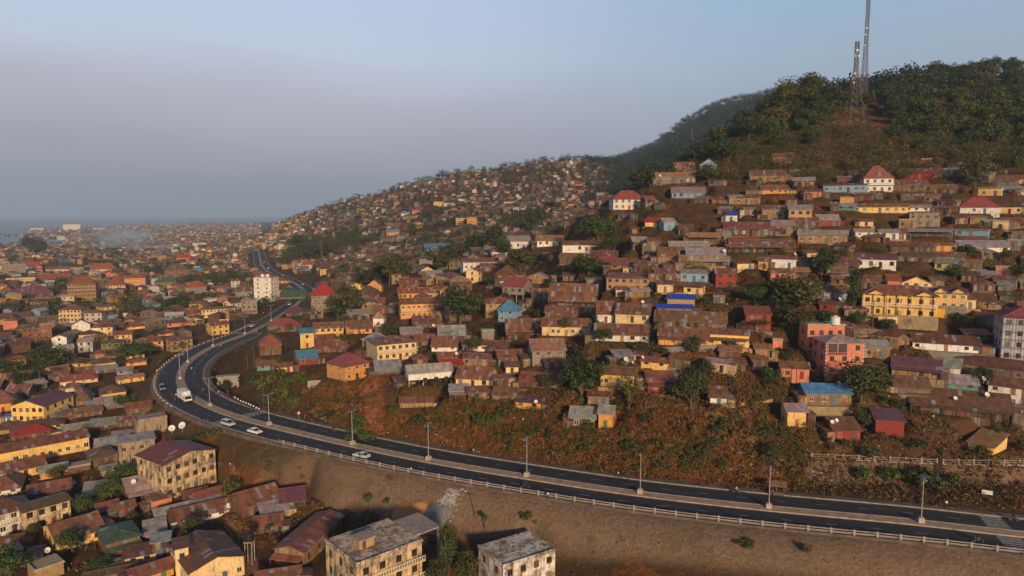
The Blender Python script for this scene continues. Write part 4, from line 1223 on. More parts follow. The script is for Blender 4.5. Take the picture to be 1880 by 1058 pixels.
for k in range(60000):
    if nfar >= 9500: break
    if k % 3:
        u = rf.uniform(-.84, .16); y = 400 * (9 ** rf.random())
    else:
        u = rf.uniform(-.84, -.3); y = 1500 * (4.6 ** rf.random())
    x = u * y; px = 940 + F * u
    if y < 560 and not (-.84 < u < .02): continue
    h = grid_h(x, y, H0)
    if h < -40: continue
    if y < 1000 and px > 900 and h > 40 and y < 600: continue
    if 440 < px < 532 and y < 470: continue
    if px > 1040 and (y < 600 or y > 1330): continue
    if px > 1125: continue
    if px > 480 and y > 1750: continue
    # wooded hillock and groves stay free
    if 520 < px < 665 and 830 < y < 1010 and rf.random() < .93: continue
    if fbm(np.array([x / 70]), np.array([y / 70]), 2, 31)[0] > (.10 if px < 560 else .19) and y > 520: continue
    big = y > 2200
    w = rf.uniform(6.5, 11) * (1 + (.9 if big else 0) * rf.random()); d = rf.uniform(5.5, 8.5)
    hilly = px > 560
    if hilly and y > 560: w *= .78; d *= .8
    rd = road_dist(np.array([x]), np.array([y]))[0][0]
    if rd < 15 + w / 2: continue
    if not far_ok(x, y, w * (.54 if hilly else .62)): continue
    cells.setdefault((int(x // 30), int(y // 30)), []).append((x, y, w * .5))
    H = rf.choice([2.2, 2.4, 2.6, 2.4, 5.0] if hilly else [2.6, 2.8, 3, 3, 5.4, 5.6, 8.2, 5.6])
    wc = rf.choice(WLH if hilly else WL); rc = rf.choice(RL); jw = (rf.uniform(.35, .7) if rf.random() < .85 else .9) if hilly else rf.uniform(.55, .95)
    if hilly: lw = sum(wc[:3]) / 3; wc = tuple(c * .6 + lw * .4 for c in wc[:3]); lr = sum(rc[:3]) / 3; rc = tuple((c * .65 + lr * .35) * .8 for c in rc[:3]); jr = rf.uniform(.75, 1.15)
    far_house(x, y, h, w, d, H, rf.uniform(.8, 1.9), rf.uniform(-.6, .6) + rf.choice([0, PI/2]), tuple(c * jw for c in wc[:3]) + (1,), tuple(c * jr for c in rc[:3]) + (1,), rf.random() < .4, y < 1300)
    FARP.append((x, y)); nfar += 1
me = bpy.data.meshes.new('distant_town'); me.from_pydata(FV, [], FF); me.materials.append(M['far'])
at = me.attributes.new('tone', 'FLOAT_COLOR', 'FACE'); at.data.foreach_set('color', np.array(FC, np.float32).ravel()); me.update()
tag(link('distant_town', me), 'dense mass of small distant houses covering the far town and slopes', 'houses', None, 'stuff')
print('houses', len(FOOT), 'far', nfar)
# ------------------------------------------------------------------ ground flattened under every house
for fx, fy, hw, d, rz, z in FOOT:
    if fy > 700: continue
    R = 4.0 if fy < 330 else 6.0
    r = math.hypot(hw, d) + R + 3
    ui = np.searchsorted(TU, [(fx - r) / max(fy - r, 65), (fx + r) / max(fy - r, 65)]) if False else None
    j0, j1 = np.searchsorted(TY, [fy - r, fy + r])
    yy = TY[j0:j1]
    if len(yy) == 0: continue
    us = [(fx - r) / (fy - r), (fx - r) / (fy + r), (fx + r) / (fy - r), (fx + r) / (fy + r)]
    i0, i1 = np.searchsorted(TU, [min(us), max(us)])
    if i1 <= i0: continue
    xx = GX[i0:i1, j0:j1] - fx; yv = GY[i0:i1, j0:j1] - fy
    c, s = math.cos(rz), math.sin(rz)
    lx = c * xx + s * yv; ly = -s * xx + c * yv
    dx = np.maximum(np.abs(lx) - hw - .5, 0); dy = np.maximum(np.maximum(-ly - .9, ly - d - .6), 0)
    q = np.hypot(dx, dy); wt = np.clip(1 - q / R, 0, 1); wt = wt * wt * (3 - 2 * wt)
    if not hasattr(np, '_acc'):
        np._acc = (np.zeros_like(H0), np.zeros_like(H0), np.zeros_like(H0))
    A, B, C = np._acc
    A[i0:i1, j0:j1] += wt ** 4 * z; B[i0:i1, j0:j1] += wt ** 4; C[i0:i1, j0:j1] = np.maximum(C[i0:i1, j0:j1], wt)
A, B, C = np._acc
ok = (B > 1e-6) & (RDIST > HALF + 1.2)
HT = np.where(ok, H0 * (1 - C) + np.where(ok, A / np.maximum(B, 1e-6), 0) * C, H0)
del np._acc
# ------------------------------------------------------------------ the ground sheet
def _ground(q, bs, out):
    gm = q.n('ShaderNodeNewGeometry'); P = gm.outputs['Position']
    at = q.n('ShaderNodeAttribute'); at.attribute_name = 'zone'
    sx = q.n('ShaderNodeSeparateColor', Color=at.outputs['Color'])
    n1 = q.noise(P, .045, 4); n2 = q.noise(P, .22, 4); n3 = q.noise(P, 1.1, 4, .65); n4 = q.noise(P, 4.0, 3, .7)
    c = q.mix(q.step(n1, .42, .58), (.090, .046, .022, 1), (.072, .047, .018, 1))
    c = q.mix(q.math('MULTIPLY', q.step(n2, .5, .62), .8), c, (.14, .068, .024, 1))
    red = q.math('ADD', q.math('MULTIPLY', q.step(q.noise(P, .13, 4, .6), .56, .66), .75), sx.outputs[2], True)
    c = q.mix(q.math('MULTIPLY', red, .9), c, (.27, .080, .020, 1))
    gr = q.math('MULTIPLY', q.step(n3, .5, .62), q.math('ADD', q.math('MULTIPLY', q.step(n2, .46, .6), .55), sx.outputs[1], True))
    gr = q.math('MAXIMUM', gr, q.math('MULTIPLY', q.step(sx.outputs[1], .6, .9), .95))
    c = q.mix(gr, c, (.036, .040, .012, 1))
    c = q.mix(1.0, c, q.ramp(n4, [(.28, g(.45)), (.5, g(1.0)), (.75, g(1.35))]), 'MULTIPLY')
    # stone pitched embankment
    vo = q.n('ShaderNodeTexVoronoi', Vector=P, Scale=2.6)
    pv = q.mix(q.math('MULTIPLY', q.step(n2, .48, .64), .6), (.25, .17, .112, 1), (.19, .122, .076, 1))
    pv = q.mix(1.0, pv, q.ramp(vo.outputs['Distance'], [(.0, g(1.08)), (.32, g(.98)), (.5, g(.78))]), 'MULTIPLY')
    pv = q.mix(1.0, pv, q.ramp(n3, [(.3, g(.75)), (.7, g(1.15))]), 'MULTIPLY')
    pv = q.mix(q.math('MULTIPLY', q.step(q.noise(P, .09, 5, .65), .56, .70), .5), pv, (.11, .075, .05, 1))
    c = q.mix(sx.outputs[0], c, pv)
    hh = q.math('ADD', q.math('MULTIPLY', n3, 1.2), q.math('MULTIPLY', n4, .5))
    bp = q.n('ShaderNodeBump', Strength=.8, Distance=.35, Height=hh)
    setp(q, bs, col=c, rough=.95, normal=bp.outputs[0], spec=.2)
M['ground'] = material('ground_earth', _ground)
nu, ny = HT.shape
V = np.stack([GX, GY, HT], -1).reshape(-1, 3).astype(np.float32)
I = np.arange(nu * ny).reshape(nu, ny)
Q = np.stack([I[:-1, :-1], I[1:, :-1], I[1:, 1:], I[:-1, 1:]], -1).reshape(-1, 4)
me = bpy.data.meshes.new('ground')
me.vertices.add(len(V)); me.vertices.foreach_set('co', V.ravel())
me.loops.add(Q.size); me.loops.foreach_set('vertex_index', Q.ravel().astype(np.int32))
me.polygons.add(len(Q)); me.polygons.foreach_set('loop_start', np.arange(0, Q.size, 4, dtype=np.int32))
me.update(calc_edges=True); me.validate()
me.polygons.foreach_set('use_smooth', np.ones(len(Q), bool))
pyg = 529 - F * (GY * SP + (HT - CAMZ) * CP) / np.maximum(GY * CP - (HT - CAMZ) * SP, 1); pxg = 940 + F * GX / np.maximum(GY, 1)
emb = np.clip((RLAT < 0) * (1 - np.clip((RDIST - 17) / 3, 0, 1)), 0, 1) * (GY < 175) * np.clip((pxg - 440) / 170 + fbm(GX / 9, GY / 9, 3, 5) * .9, 0, 1)
stone = ((RLAT > 0) & (GY < 152) & (GY > 145.5) & (pxg > 1495)) * 0.75
emb = np.maximum(emb, stone)
green = np.clip((HT - 70) / 25, 0, 1) * (GX > 40) * .45 + (GY > 600) * .25 + ((GY > 700) & (pxg > 1130)) * 1.0
redz = np.exp(-((pxg - 685) / 22) ** 2) * (pyg > 660) * (pyg < 815) * .8 + np.exp(-((pxg - 1290) / 60) ** 2 - ((pyg - 770) / 22) ** 2) * .6 + np.exp(-((pxg - 1075) / 60) ** 2 - ((pyg - 792) / 10) ** 2) * .6 + np.exp(-((pxg - 425) / 25) ** 2) * (pyg > 860) * (pyg < 1010) * .6
redz = redz + .45 * ((RLAT > 10) & (pyg > 740) & (pxg > 600) & (pxg < 1480) & (GY < 200)) + np.exp(-((GX - proj(0, 1, 0)[0]*0 - .13*1300) / 60) ** 2) * ((GY > 1100) & (GY < 1400)) * .5
ZA = np.stack([np.clip(emb, 0, 1), np.clip(green, 0, 1), np.clip(redz, 0, 1), np.ones_like(emb)], -1).astype(np.float32)
at = me.attributes.new('zone', 'FLOAT_COLOR', 'POINT'); at.data.foreach_set('color', ZA.ravel())
me.materials.append(M['ground'])
tag(link('ground', me), 'bare earth and dry grass of the hillside and town', 'ground', None, 'structure')
# ------------------------------------------------------------------ the sea
def _sea(q, bs, out):
    P = q.n('ShaderNodeNewGeometry').outputs['Position']
    bp = q.n('ShaderNodeBump', Strength=.25, Distance=1.0, Height=q.noise(P, .05, 4))
    c = q.mix(q.noise(P, .0016, 3), (.20, .29, .38, 1), (.26, .36, .45, 1))
    setp(q, bs, col=c, rough=.5, normal=bp.outputs[0])
M['sea'] = material('sea_water', _sea)
b = MB(); b.face([(-19000, 60, -40), (19000, 60, -40), (19000, 21500, -40), (-19000, 21500, -40)])
tag(b.build('sea', M['sea']), 'calm grey blue sea of the bay', 'sea', None, 'structure')
# ------------------------------------------------------------------ the dual carriageway
def _asphalt(q, bs, out):
    P = q.n('ShaderNodeNewGeometry').outputs['Position']
    c = q.mix(q.noise(P, .12, 4), (.017, .022, .032, 1), (.030, .035, .046, 1))
    c = q.mix(1.0, c, q.ramp(q.noise(P, 1.6, 4, .7), [(.3, g(.8)), (.7, g(1.2))]), 'MULTIPLY')
    uv = q.n('ShaderNodeSeparateXYZ', Vector=q.n('ShaderNodeTexCoord').outputs['UV'])
    ao = q.math('ABSOLUTE', uv.outputs[0])
    track = q.math('SINE', q.math('MULTIPLY', ao, 2 * PI / 1.55))
    c = q.mix(q.math('MULTIPLY', q.step(track, .2, 1.0), .35), c, (.012, .014, .019, 1))
    ed = q.math('MAXIMUM', q.step(ao, 6.5, 7.7), q.step(ao, 2.1, 1.4))
    c = q.mix(q.math('MULTIPLY', ed, q.step(q.noise(P, .8, 4, .65), .35, .62)), c, (.14, .10, .07, 1))
    pt = q.n('ShaderNodeTexWhiteNoise', Vector=q.n('ShaderNodeCombineXYZ', X=q.math('FLOOR', q.math('DIVIDE', ao, 1.6)), Y=q.math('FLOOR', q.math('DIVIDE', uv.outputs[1], 7.0))).outputs[0])
    c = q.mix(q.math('MULTIPLY', q.math('GREATER_THAN', pt.outputs['Value'], .955), .5), c, (.055, .057, .062, 1))
    setp(q, bs, col=c, rough=.75)
M['asphalt'] = material('asphalt', _asphalt)
M['line'] = plain('road_paint', (.42, .42, .41, 1), .7, 0, .5, 1.5)
M['median'] = plain('median_fill', (.38, .29, .22, 1), .9, 0, .35, .7)
M['kerb'] = plain('kerb_concrete', (.34, .29, .25, 1), .85, 0, .35, .9)
M['verge'] = plain('verge_dirt', (.135, .100, .078, 1), .95, 0, .5, .35)
def P3(i, o, z=0.0): return (RX[i, 0] + RN[i, 0] * o, RX[i, 1] + RN[i, 1] * o, RZ[i] + z)
NR = len(RX)
def ribbon(name, prof, mat, i0=0, i1=None, kind='structure', label=None, closed=True):
    """prof: list of (offset, height) across the road, swept along it"""
    i1 = NR if i1 is None else i1
    n = len(prof); v = []; f = []
    for i in range(i0, i1): v += [P3(i, o, z) for o, z in prof]
    for i in range(i1 - i0 - 1):
        for k in range(n - 1):
            a = i * n + k; f.append((a, a + 1, a + n + 1, a + n))
    me = bpy.data.meshes.new(name); me.from_pydata(v, [], f); me.materials.append(mat); me.update()
    uvl = me.uv_layers.new(name='UVMap').data
    for lp in me.loops: uvl[lp.index].uv = (prof[lp.vertex_index % n][0], lp.vertex_index // n * 2.0)
    o = link(name, me)
    if kind: tag(o, label, 'road' if 'road' in name else name.replace('_', ' '), None, kind)
    return o
ribbon('road', [(-7.7, 0), (-1.4, .03)], M['asphalt'], label='outer carriageway of dark asphalt')
ribbon('road', [(1.4, .03), (7.7, 0)], M['asphalt'], label='inner carriageway of dark asphalt')
ribbon('median_strip', [(-1.4, -.1), (-1.4, .28), (-1.15, .30), (-1.1, .24), (1.1, .24), (1.15, .30), (1.4, .28), (1.4, -.1)], M['median'], label='raised pale median strip between the carriageways')
ribbon('pavement', [(7.7, -.2), (7.7, .14), (8.15, .15), (8.2, .08), (9.9, .10), (10.6, -.5)], M['verge'], label='dusty pavement on the uphill side')
ribbon('kerb', [(7.66, -.2), (7.66, .17), (8.1, .18), (8.12, -.1)], M['kerb'], label='pale kerb on the uphill side')
ribbon('kerb', [(-8.2, -.3), (-8.2, .16), (-7.68, .16), (-7.68, -.2)], M['kerb'], label='pale kerb on the downhill side')
ribbon('shoulder', [(-9.6, -.8), (-8.9, .06), (-8.2, .08)], M['verge'], label='narrow dirt shoulder on the downhill side')
def near_idx(px, py):
    x, y = on_plane(px, py); return int(np.argmin((RX[:, 0] - x) ** 2 + (RX[:, 1] - y) ** 2))
b = MB()
for side, off in ((1, 4.6), (-1, 4.55)):
    for i in range(2, NR - 2, 4):
        if RX[i, 1] > 420: continue
        o = side * off
        b.face([P3(i, o - .07, .03), P3(i, o + .07, .03), P3(i + 1, o + .07, .03), P3(i + 1, o - .07, .03)])
i0, i1 = near_idx(352, 690), near_idx(420, 632)
for i in range(min(i0, i1), max(i0, i1)):
    b.face([P3(i, 4.25, .034), P3(i, 4.37, .034), P3(i + 1, 4.37, .034), P3(i + 1, 4.25, .034)])
for px, py, sides in ((412, 775, (1, -1)), (474, 612, (1, -1)), (1830, 973, (1, -1))):
    i = near_idx(px, py)
    for sd in sides:
        for k in range(7):
            o = sd * (1.9 + k * .82)
            b.face([P3(i - 1, o, .036), P3(i - 1, o + sd * .45, .036), P3(i + 1, o + sd * .45, .036), P3(i + 1, o, .036)])
tag(b.build('lane_markings', M['line']), 'white lane dashes and zebra crossings on the asphalt', 'lane markings', None, 'structure')
# ------------------------------------------------------------------ parapet of posts and rails on the downhill side
def post_rail(name, i0, i1, off, label, short, hgt=1.0, spacing=2, both=True):
    p = P3(i0, off); root = empty(name, p)
    L = lambda q: (q[0] - p[0], q[1] - p[1], q[2] - p[2])
    for z0, z1 in ((hgt - .16, hgt), (.42, .56)):
        v = []; f = []
        for i in range(i0, i1):
            for oo, zz in ((off - .07, z0), (off + .07, z0), (off + .07, z1), (off - .07, z1)): v.append(L(P3(i, oo, zz)))
        for i in range(i1 - i0 - 1):
            for k in range(4): f.append((i*4 + k, i*4 + (k+1) % 4, i*4 + 4 + (k+1) % 4, i*4 + 4 + k))
        me = bpy.data.meshes.new('rail'); me.from_pydata(v, [], f); me.materials.append(M['kerb']); me.update(); link('rail', me, root)
    bb = MB(); bb.box(-.2, .2, -.17, .17, -.9, hgt + .16); pm = bb.mesh('post', M['kerb'])
    n = 0
    for i in range(i0, i1, spacing):
        if n >= 99: break
        o = link('post', pm, root); o.location = L(P3(i, off)); o.rotation_euler = (0, 0, math.atan2(RT[i, 1], RT[i, 0])); n += 1
    q = P3((i0 + i1) // 2, off, .5)
    item(root, short, q, 'railing', None, label, None)
ia = near_idx(1990, 1005); ib = near_idx(497, 815)
post_rail('guard_railing', min(ia, ib), max(ia, ib), -8.55, 'pale concrete railing of posts along the downhill edge of the straight road', 'concrete railing')
ia = near_idx(300, 735); ib = near_idx(478, 592)
root = None
b = MB(); q0 = min(near_idx(330, 745), near_idx(470, 596)); q1 = max(near_idx(330, 745), near_idx(470, 596))
p0 = P3(q0, -8.5); root = empty('kerb_barrier', p0)
for i in range(q0, q1, 2):
    bb = MB(); a = P3(i, -8.5); c = P3(min(i + 1, NR - 1), -8.5)
    bb.bar((a[0]-p0[0], a[1]-p0[1], a[2]-p0[2] + .3), (a[0]-p0[0] + (c[0]-a[0]) * .7, a[1]-p0[1] + (c[1]-a[1]) * .7, a[2]-p0[2] + .3), .32)
    if i < q0 + 190: bb.build('kerb_block', M['pinkconc'], root)
item(root, 'kerb block row', P3((q0 + q1) // 2, -8.5, .3), 'barrier', None, 'row of pale painted kerb blocks round the outside of the bend')
# ------------------------------------------------------------------ street lamps on the median
def lamp_proto():
    root = empty('street_lamp', (0, 0, 0))
    b = MB(); b.box(-.55, .55, -.55, .55, .1, .95); b.box(-.42, .42, -.42, .42, .952, 1.1); b.build('plinth', M['pinkconc'], root)
    b = MB(); b.bar((0, 0, 1.1), (0, 0, 9.0), .11, 0, 8, .07); b.build('pole', M['galv'], root)
    for s in (-1, 1):
        b = MB(); b.bar((0, 0, 8.75), (0, s * 1.0, 9.05), .045, 0, 6); b.build('arm', M['galv'], root)
        b = MB(); b.box(-.16, .16, s*1.25 - .4, s*1.25 + .4, 9.0, 9.13); b.build('lamp_head', M['galv'], root)
    R = Matrix.Translation((0, 0, 9.35)) @ Matrix.Rotation(.25, 4, 'Y')
    b = MB(); b.box(-.65, .65, -.85, .85, -.03, .03, 0, R); b.build('solar_panel', M['pane'], root)
    return root
LP = lamp_proto(); first = True
for n, (px, py) in enumerate([(1680,959),(1405,934),(1168,907),(963,876),(789,848),(643,818),(497,783),(383,748),(333,697),(347,666),(392,637),(450,614),(500,590)]):
    i = near_idx(px, py); a = math.atan2(RT[i, 1], RT[i, 0])
    o = LP if first else copy_tree(LP)
    o.location = P3(i, 0, .18); o.rotation_euler = (0, 0, a); first = False
    item(o, 'grey solar street lamp', P3(i, 0, 5), 'street lamp', 'street lamps on the median')
# ------------------------------------------------------------------ vegetation
def leaf_quads(rng, centers, radii, per, size, flat=.75):
    """small leaf faces scattered on and in clumps"""
    n = len(centers) * per
    C = np.repeat(np.array(centers), per, 0); R = np.repeat(np.array(radii), per)
    d = rng.normal(size=(n, 3)); d /= np.linalg.norm(d, axis=1)[:, None]
    r = R * (.45 + .6 * rng.random(n) ** .5)
    P = C + d * r[:, None] * np.array([1, 1, flat])
    nrm = d + rng.normal(size=(n, 3)) * .55 + np.array([0, 0, .35]); nrm /= np.linalg.norm(nrm, axis=1)[:, None]
    t = np.cross(nrm, rng.normal(size=(n, 3))); t /= np.linalg.norm(t, axis=1)[:, None]; b = np.cross(nrm, t)
    s = size * (.6 + .8 * rng.random(n))[:, None]
    q = np.stack([P - t*s, P - b*s*.55, P + t*s, P + b*s*.55], 1)
    return q.reshape(-1, 3), np.arange(n * 4).reshape(-1, 4)
def quad_mesh(name, V, Fq, mat):
    me = bpy.data.meshes.new(name)
    me.vertices.add(len(V)); me.vertices.foreach_set('co', V.astype(np.float32).ravel())
    me.loops.add(Fq.size); me.loops.foreach_set('vertex_index', Fq.astype(np.int32).ravel())
    me.polygons.add(len(Fq)); me.polygons.foreach_set('loop_start', np.arange(0, Fq.size, 4, dtype=np.int32))
    me.update(calc_edges=True); me.materials.append(mat); return me
def broad(seed, h, w, trunk, nclump, per, size, mat, name='broadleaf_tree', airy=1.0):
    rng = np.random.default_rng(seed); rd = random.Random(seed)
    root = empty(name, (0, 0, 0)); cz = (h + trunk) / 2; rz = (h - trunk) / 2
    cs, rs = [], []
    for k in range(nclump):
        d = rng.normal(size=3); d /= np.linalg.norm(d); t = rng.random() ** .45 * .78
        cs.append([d[0]*w/2*t, d[1]*w/2*t, cz + d[2]*rz*t]); rs.append(w * (.15 + .10 * rng.random()) * airy)
    V, Fq = leaf_quads(rng, cs, rs, per, size)
    link('crown', quad_mesh('crown', V, Fq, mat), root)
    b = MB(); tr = .028 * h + .06
    b.bar((0, 0, -.6), (0, 0, trunk * .6), tr, 0, 7, tr * .8); b.bar((0, 0, trunk * .6), (rd.uniform(-.3, .3), rd.uniform(-.3, .3), cz), tr * .8, 0, 6, tr * .45)
    for c in cs[:9]: b.bar((0, 0, trunk * rd.uniform(.55, 1.0)), c, tr * .4, 0, 5, tr * .1)
    b.build('trunk', M['bark'], root)
    return root
def palm(seed, h, n=15, L=3.0):
    rd = random.Random(seed); root = empty('coconut_palm', (0, 0, 0))
    b = MB(); lean = rd.uniform(-.8, .8); p = (0, 0, -.5)
    for k in range(1, 7):
        t = k / 6; q = (lean * t * t, 0, h * t); b.bar(p, q, .2 - .09 * t, 0, 7, .19 - .09 * t); p = q
    b.build('trunk', M['bark'], root)
    v = []; f = []
    for k in range(n):
        az = 2 * PI * k / n + rd.uniform(-.2, .2); el = rd.uniform(.1, 1.1); ca, sa = math.cos(az), math.sin(az)
        pts = []
        for j in range(8):
            t = j / 7 * L; pts.append((t * math.cos(el), t * math.sin(el) - .16 * t * t))
        for j in range(7):
            for sd in (-1, 1):
                w0 = .75 * math.sin(PI * (j + .6) / 8); r0, z0 = pts[j]; r1, z1 = pts[j + 1]
                rm = r0 * .35 + r1 * .65
                i = len(v)
                for r, o, z in ((r0, 0, z0), (r0 * .55 + r1 * .45, 0, z0 * .55 + z1 * .45), (rm + .35, sd * w0, z1 - .22), (rm + .05, sd * w0 * .9, z0 - .26)):
                    v.append((p[0] + ca * r - sa * o, p[1] + sa * r + ca * o, p[2] + z))
                f.append((i, i+1, i+2, i+3))
    me = bpy.data.meshes.new('fronds'); me.from_pydata(v, [], f); me.materials.append(M['olive']); me.update(); link('fronds', me, root)
    return root
def bush(seed, mat, h=2.0, w=2.6, n=9, per=70, size=.17, name='shrub'):
    rng = np.random.default_rng(seed); root = empty(name, (0, 0, 0)); cs, rs = [], []
    for k in range(n):
        a = rng.random() * 6.28; r = w / 2 * .7 * rng.random() ** .5
        cs.append([r * math.cos(a), r * math.sin(a), h * (.25 + .45 * rng.random())]); rs.append(w * (.16 + .12 * rng.random()))
    V, Fq = leaf_quads(rng, cs, rs, per, size, .8)
    link('foliage', quad_mesh('foliage', V, Fq, mat), root)
    b = MB()
    for c in cs[:5]: b.bar((0, 0, -.3), c, .04, 0, 4, .015)
    b.build('stem', M['bark'], root)
    return root
PARK = (0, 40, -60)
PROTO = {
 'dark': [broad(1, 9, 9, 2.2, 26, 110, .30, M['leaf']), broad(2, 9, 8, 2.0, 24, 110, .30, M['leaf'])],
 'olive': [broad(3, 9, 8.5, 2.6, 24, 100, .30, M['olive']), broad(4, 9, 9, 3.0, 20, 100, .30, M['olive'], airy=.9)],
 'bright': [broad(5, 9, 10, 2.0, 26, 100, .30, M['bright'])],
 'tall': [broad(6, 9, 3.2, 1.0, 22, 80, .22, M['leaf'], airy=1.3)],
 'sparse': [broad(7, 9, 9, 3.0, 22, 30, .26, M['olive'], airy=.8)],
 'papaya': [broad(8, 9, 5.0, 6.4, 8, 70, .30, M['bright'], name='papaya_tree')],
 'acacia': [broad(9, 9, 10, 4.6, 22, 90, .28, M['leaf'], airy=.8)],
 'palm': [palm(1, 7), palm(2, 7.6)],
 'bush': [bush(1, M['leaf']), bush(2, M['olive']), bush(3, M['bright'])],
 'dry': [bush(4, M['dry']), bush(5, M['dry'], n=6, per=40)],
}
USED = set()
LOOK = {'dark': 'dark green bushy tree', 'olive': 'olive green spreading tree', 'bright': 'bright green spreading tree', 'tall': 'slim dark green tree', 'sparse': 'thin crowned pale tree', 'papaya': 'small tree with tufted crown', 'acacia': 'flat crowned tree', 'palm': 'coconut palm'}
rt = random.Random(77)
def plant(kind, p, h, w=None, label=None, ref=None, group=None, look=None, idx=None):
    P = PROTO[kind]; i = rt.randrange(len(P)) if idx is None else idx
    base_h_, base_w = {'bush': (2.0, 3.0), 'dry': (2.0, 3.0), 'palm': (8.2, 6.0), 'tall': (9, 3.4), 'papaya': (9, 5)}.get(kind, (9, 9.5))
    sz = h / base_h_; sw = (w / base_w) if w else sz * rt.uniform(.85, 1.15)
    key = (kind, i)
    if key in USED: o = copy_tree(P[i])
    else: o = P[i]; USED.add(key)
    o.location = p; o.rotation_euler = (0, 0, rt.uniform(0, 6.28)); o.scale = (sw, sw, sz)
    cat = 'shrub' if kind in ('bush', 'dry') else 'tree'
    lk = look or LOOK.get(kind) or {('bush', 0): 'dark green shrub', ('bush', 1): 'olive green shrub', ('bush', 2): 'bright green shrub'}.get(key, 'dry brown shrub')
    item(o, lk, (p[0], p[1], p[2] + h * .5), cat, group or ('shrubs on the banks' if cat == 'shrub' else 'trees among the houses'), label, ref)
    return o
def tree_px(kind, px, py, wpx, hpx, label=None, ref=None, T=None, **kw):
    p = cast(px, py, HT)
    if p is None: return
    m = proj(*p)[2] / F
    return plant(kind, p, hpx * m * 1.1, wpx * m * (1.28 if kind in ('dark', 'olive', 'bright') else 1.1), label, ref, **kw)
TREES = '''
dark 1068 738 88 82|large dark round tree on the slope above the road bank|the large dark round tree
dark 1268 748 58 60|dark leafy tree, lower half of a pair by the dark red house|the paired dark tree
dark 1288 712 40 48
sparse 1155 752 62 66|bare branched pale tree in front of the tan house|the bare branched tree
dark 845 595 72 66|big dark green tree right of the yellow twin houses|the big tree by the yellow houses
dark 1580 742 80 72|broad dark tree below the salmon pink house|the broad tree by the pink house
dark 1610 730 50 50
dark 1462 578 92 66|wide dark tree clump left of the mansion|the wide tree by the mansion
olive 1455 612 62 44
dark 1508 514 52 56|bushy tree on the slope above the mansion|the bushy tree above the mansion
tall 1566 580 26 86|tall slim dark tree rising beside the mansion|the slim tree by the mansion
dark 1790 350 44 58|lone dark tree between the upper houses at right|the lone upper tree
olive 955 503 54 44
dark 1080 508 48 38
olive 1036 616 24 30
bright 1098 448 50 52
sparse 1128 470 48 40|pale flowering tree on the spur above the white bungalow|the flowering tree
palm 1016 424 46 48|coconut palm on the skyline of the spur|the spur palm
palm 936 438 36 36
dark 980 428 46 44
dark 1180 345 48 36
dark 1300 336 34 32
dark 1335 305 50 46
dark 1290 300 40 36
olive 645 588 42 58
dark 620 590 36 46
dark 715 525 40 58
dark 695 520 40 40
dark 738 520 34 42
dark 668 532 50 34
dark 805 500 40 34
dark 832 486 60 36
dark 875 466 46 34
dark 905 452 44 36
dark 925 474 30 30
bright 245 662 62 32|bright green spreading bush tree in the lower town|the bright spreading tree
dark 95 680 62 42|large dark tree among the lower town roofs|the large lower town tree
dark 22 696 48 34
dark 45 712 42 28
palm 76 712 34 40
dark 112 592 36 28
dark 330 570 44 26
olive 370 565 34 22
bright 205 640 14 20
bright 72 640 26 24
olive 210 632 18 22
bright 18 1062 74 58|bright green bushy tree in the bottom left corner|the corner tree
bright 205 918 46 38|green leafy bush tree beside the pale sheet roof|the tree by the pale roof
bright 190 1050 40 26
dark 112 770 24 18
palm 468 668 30 36|coconut palm on the bank inside the bend|the bend palm
dark 824 1075 34 110|tall dark green tree beside the flat roofed concrete house|the tall tree by the flat roof
dark 856 1085 48 70
dark 800 1090 40 60
papaya 678 945 18 34
papaya 632 960 22 22
papaya 890 975 18 30
papaya 495 985 18 20
bright 625 632 24 22
dark 66 474 36 38|big round dark tree on the far shore at left|the far shore tree
dark 112 474 40 20
dark 145 472 34 18
dark 195 474 26 18
dark 20 478 24 14
dark 220 476 22 16
dark 180 452 24 22
dark 205 455 22 16
dark 545 462 34 28
dark 570 478 40 30
dark 600 476 40 26
dark 630 474 40 24
dark 655 470 36 24
dark 620 456 34 20
dark 560 452 28 22
dark 590 455 28 18
dark 540 484 30 20
dark 402 480 26 16
dark 430 474 28 18
dark 455 472 30 18
dark 285 484 22 14
dark 650 420 24 18
dark 712 392 20 18
dark 672 400 22 20
dark 600 415 24 14
dark 855 326 18 12
dark 975 322 20 18
dark 1000 300 18 10
dark 1030 298 20 10
dark 1060 296 22 12
dark 990 332 22 24
dark 915 318 12 9
dark 900 320 10 8
dark 965 305 14 12
dark 980 306 14 14
dark 880 326 10 6
dark 835 326 10 6
dark 1125 300 20 14
bright 1385 558 40 34
palm 1400 640 40 46
olive 1560 690 18 24
bright 1500 660 12 16
dark 1445 470 16 18
tall 1612 470 14 24
dark 1300 512 16 16
olive 1345 460 16 16
dark 945 505 18 20
olive 1380 545 24 20
bright 1300 562 44 20
dark 1415 848 36 32|round green bush on the bank left of the stone terrace|the round bank bush
dark 1440 520 14 16
bright 1590 555 18 14
dark 1668 600 40 22
dark 1700 606 40 20
palm 1590 520 26 24
palm 1610 515 24 22
bright 1600 500 18 16
dark 1870 318 24 44
dark 1845 405 20 16
dark 1640 760 22 20
dark 1545 760 28 24
dark 1522 745 22 18
dark 1585 790 22 36
'''
for r_ in TREES.strip().split('\n'):
    a_ = r_.split('|'); k_, *n_ = a_[0].split(); n_ = [float(x) for x in n_]
    if k_ in ('dark',) and n_[3] < 12 and False: continue
    tree_px(k_, *n_, label=a_[1].strip() if len(a_) > 1 else None, ref=a_[2].strip() if len(a_) > 2 else None)
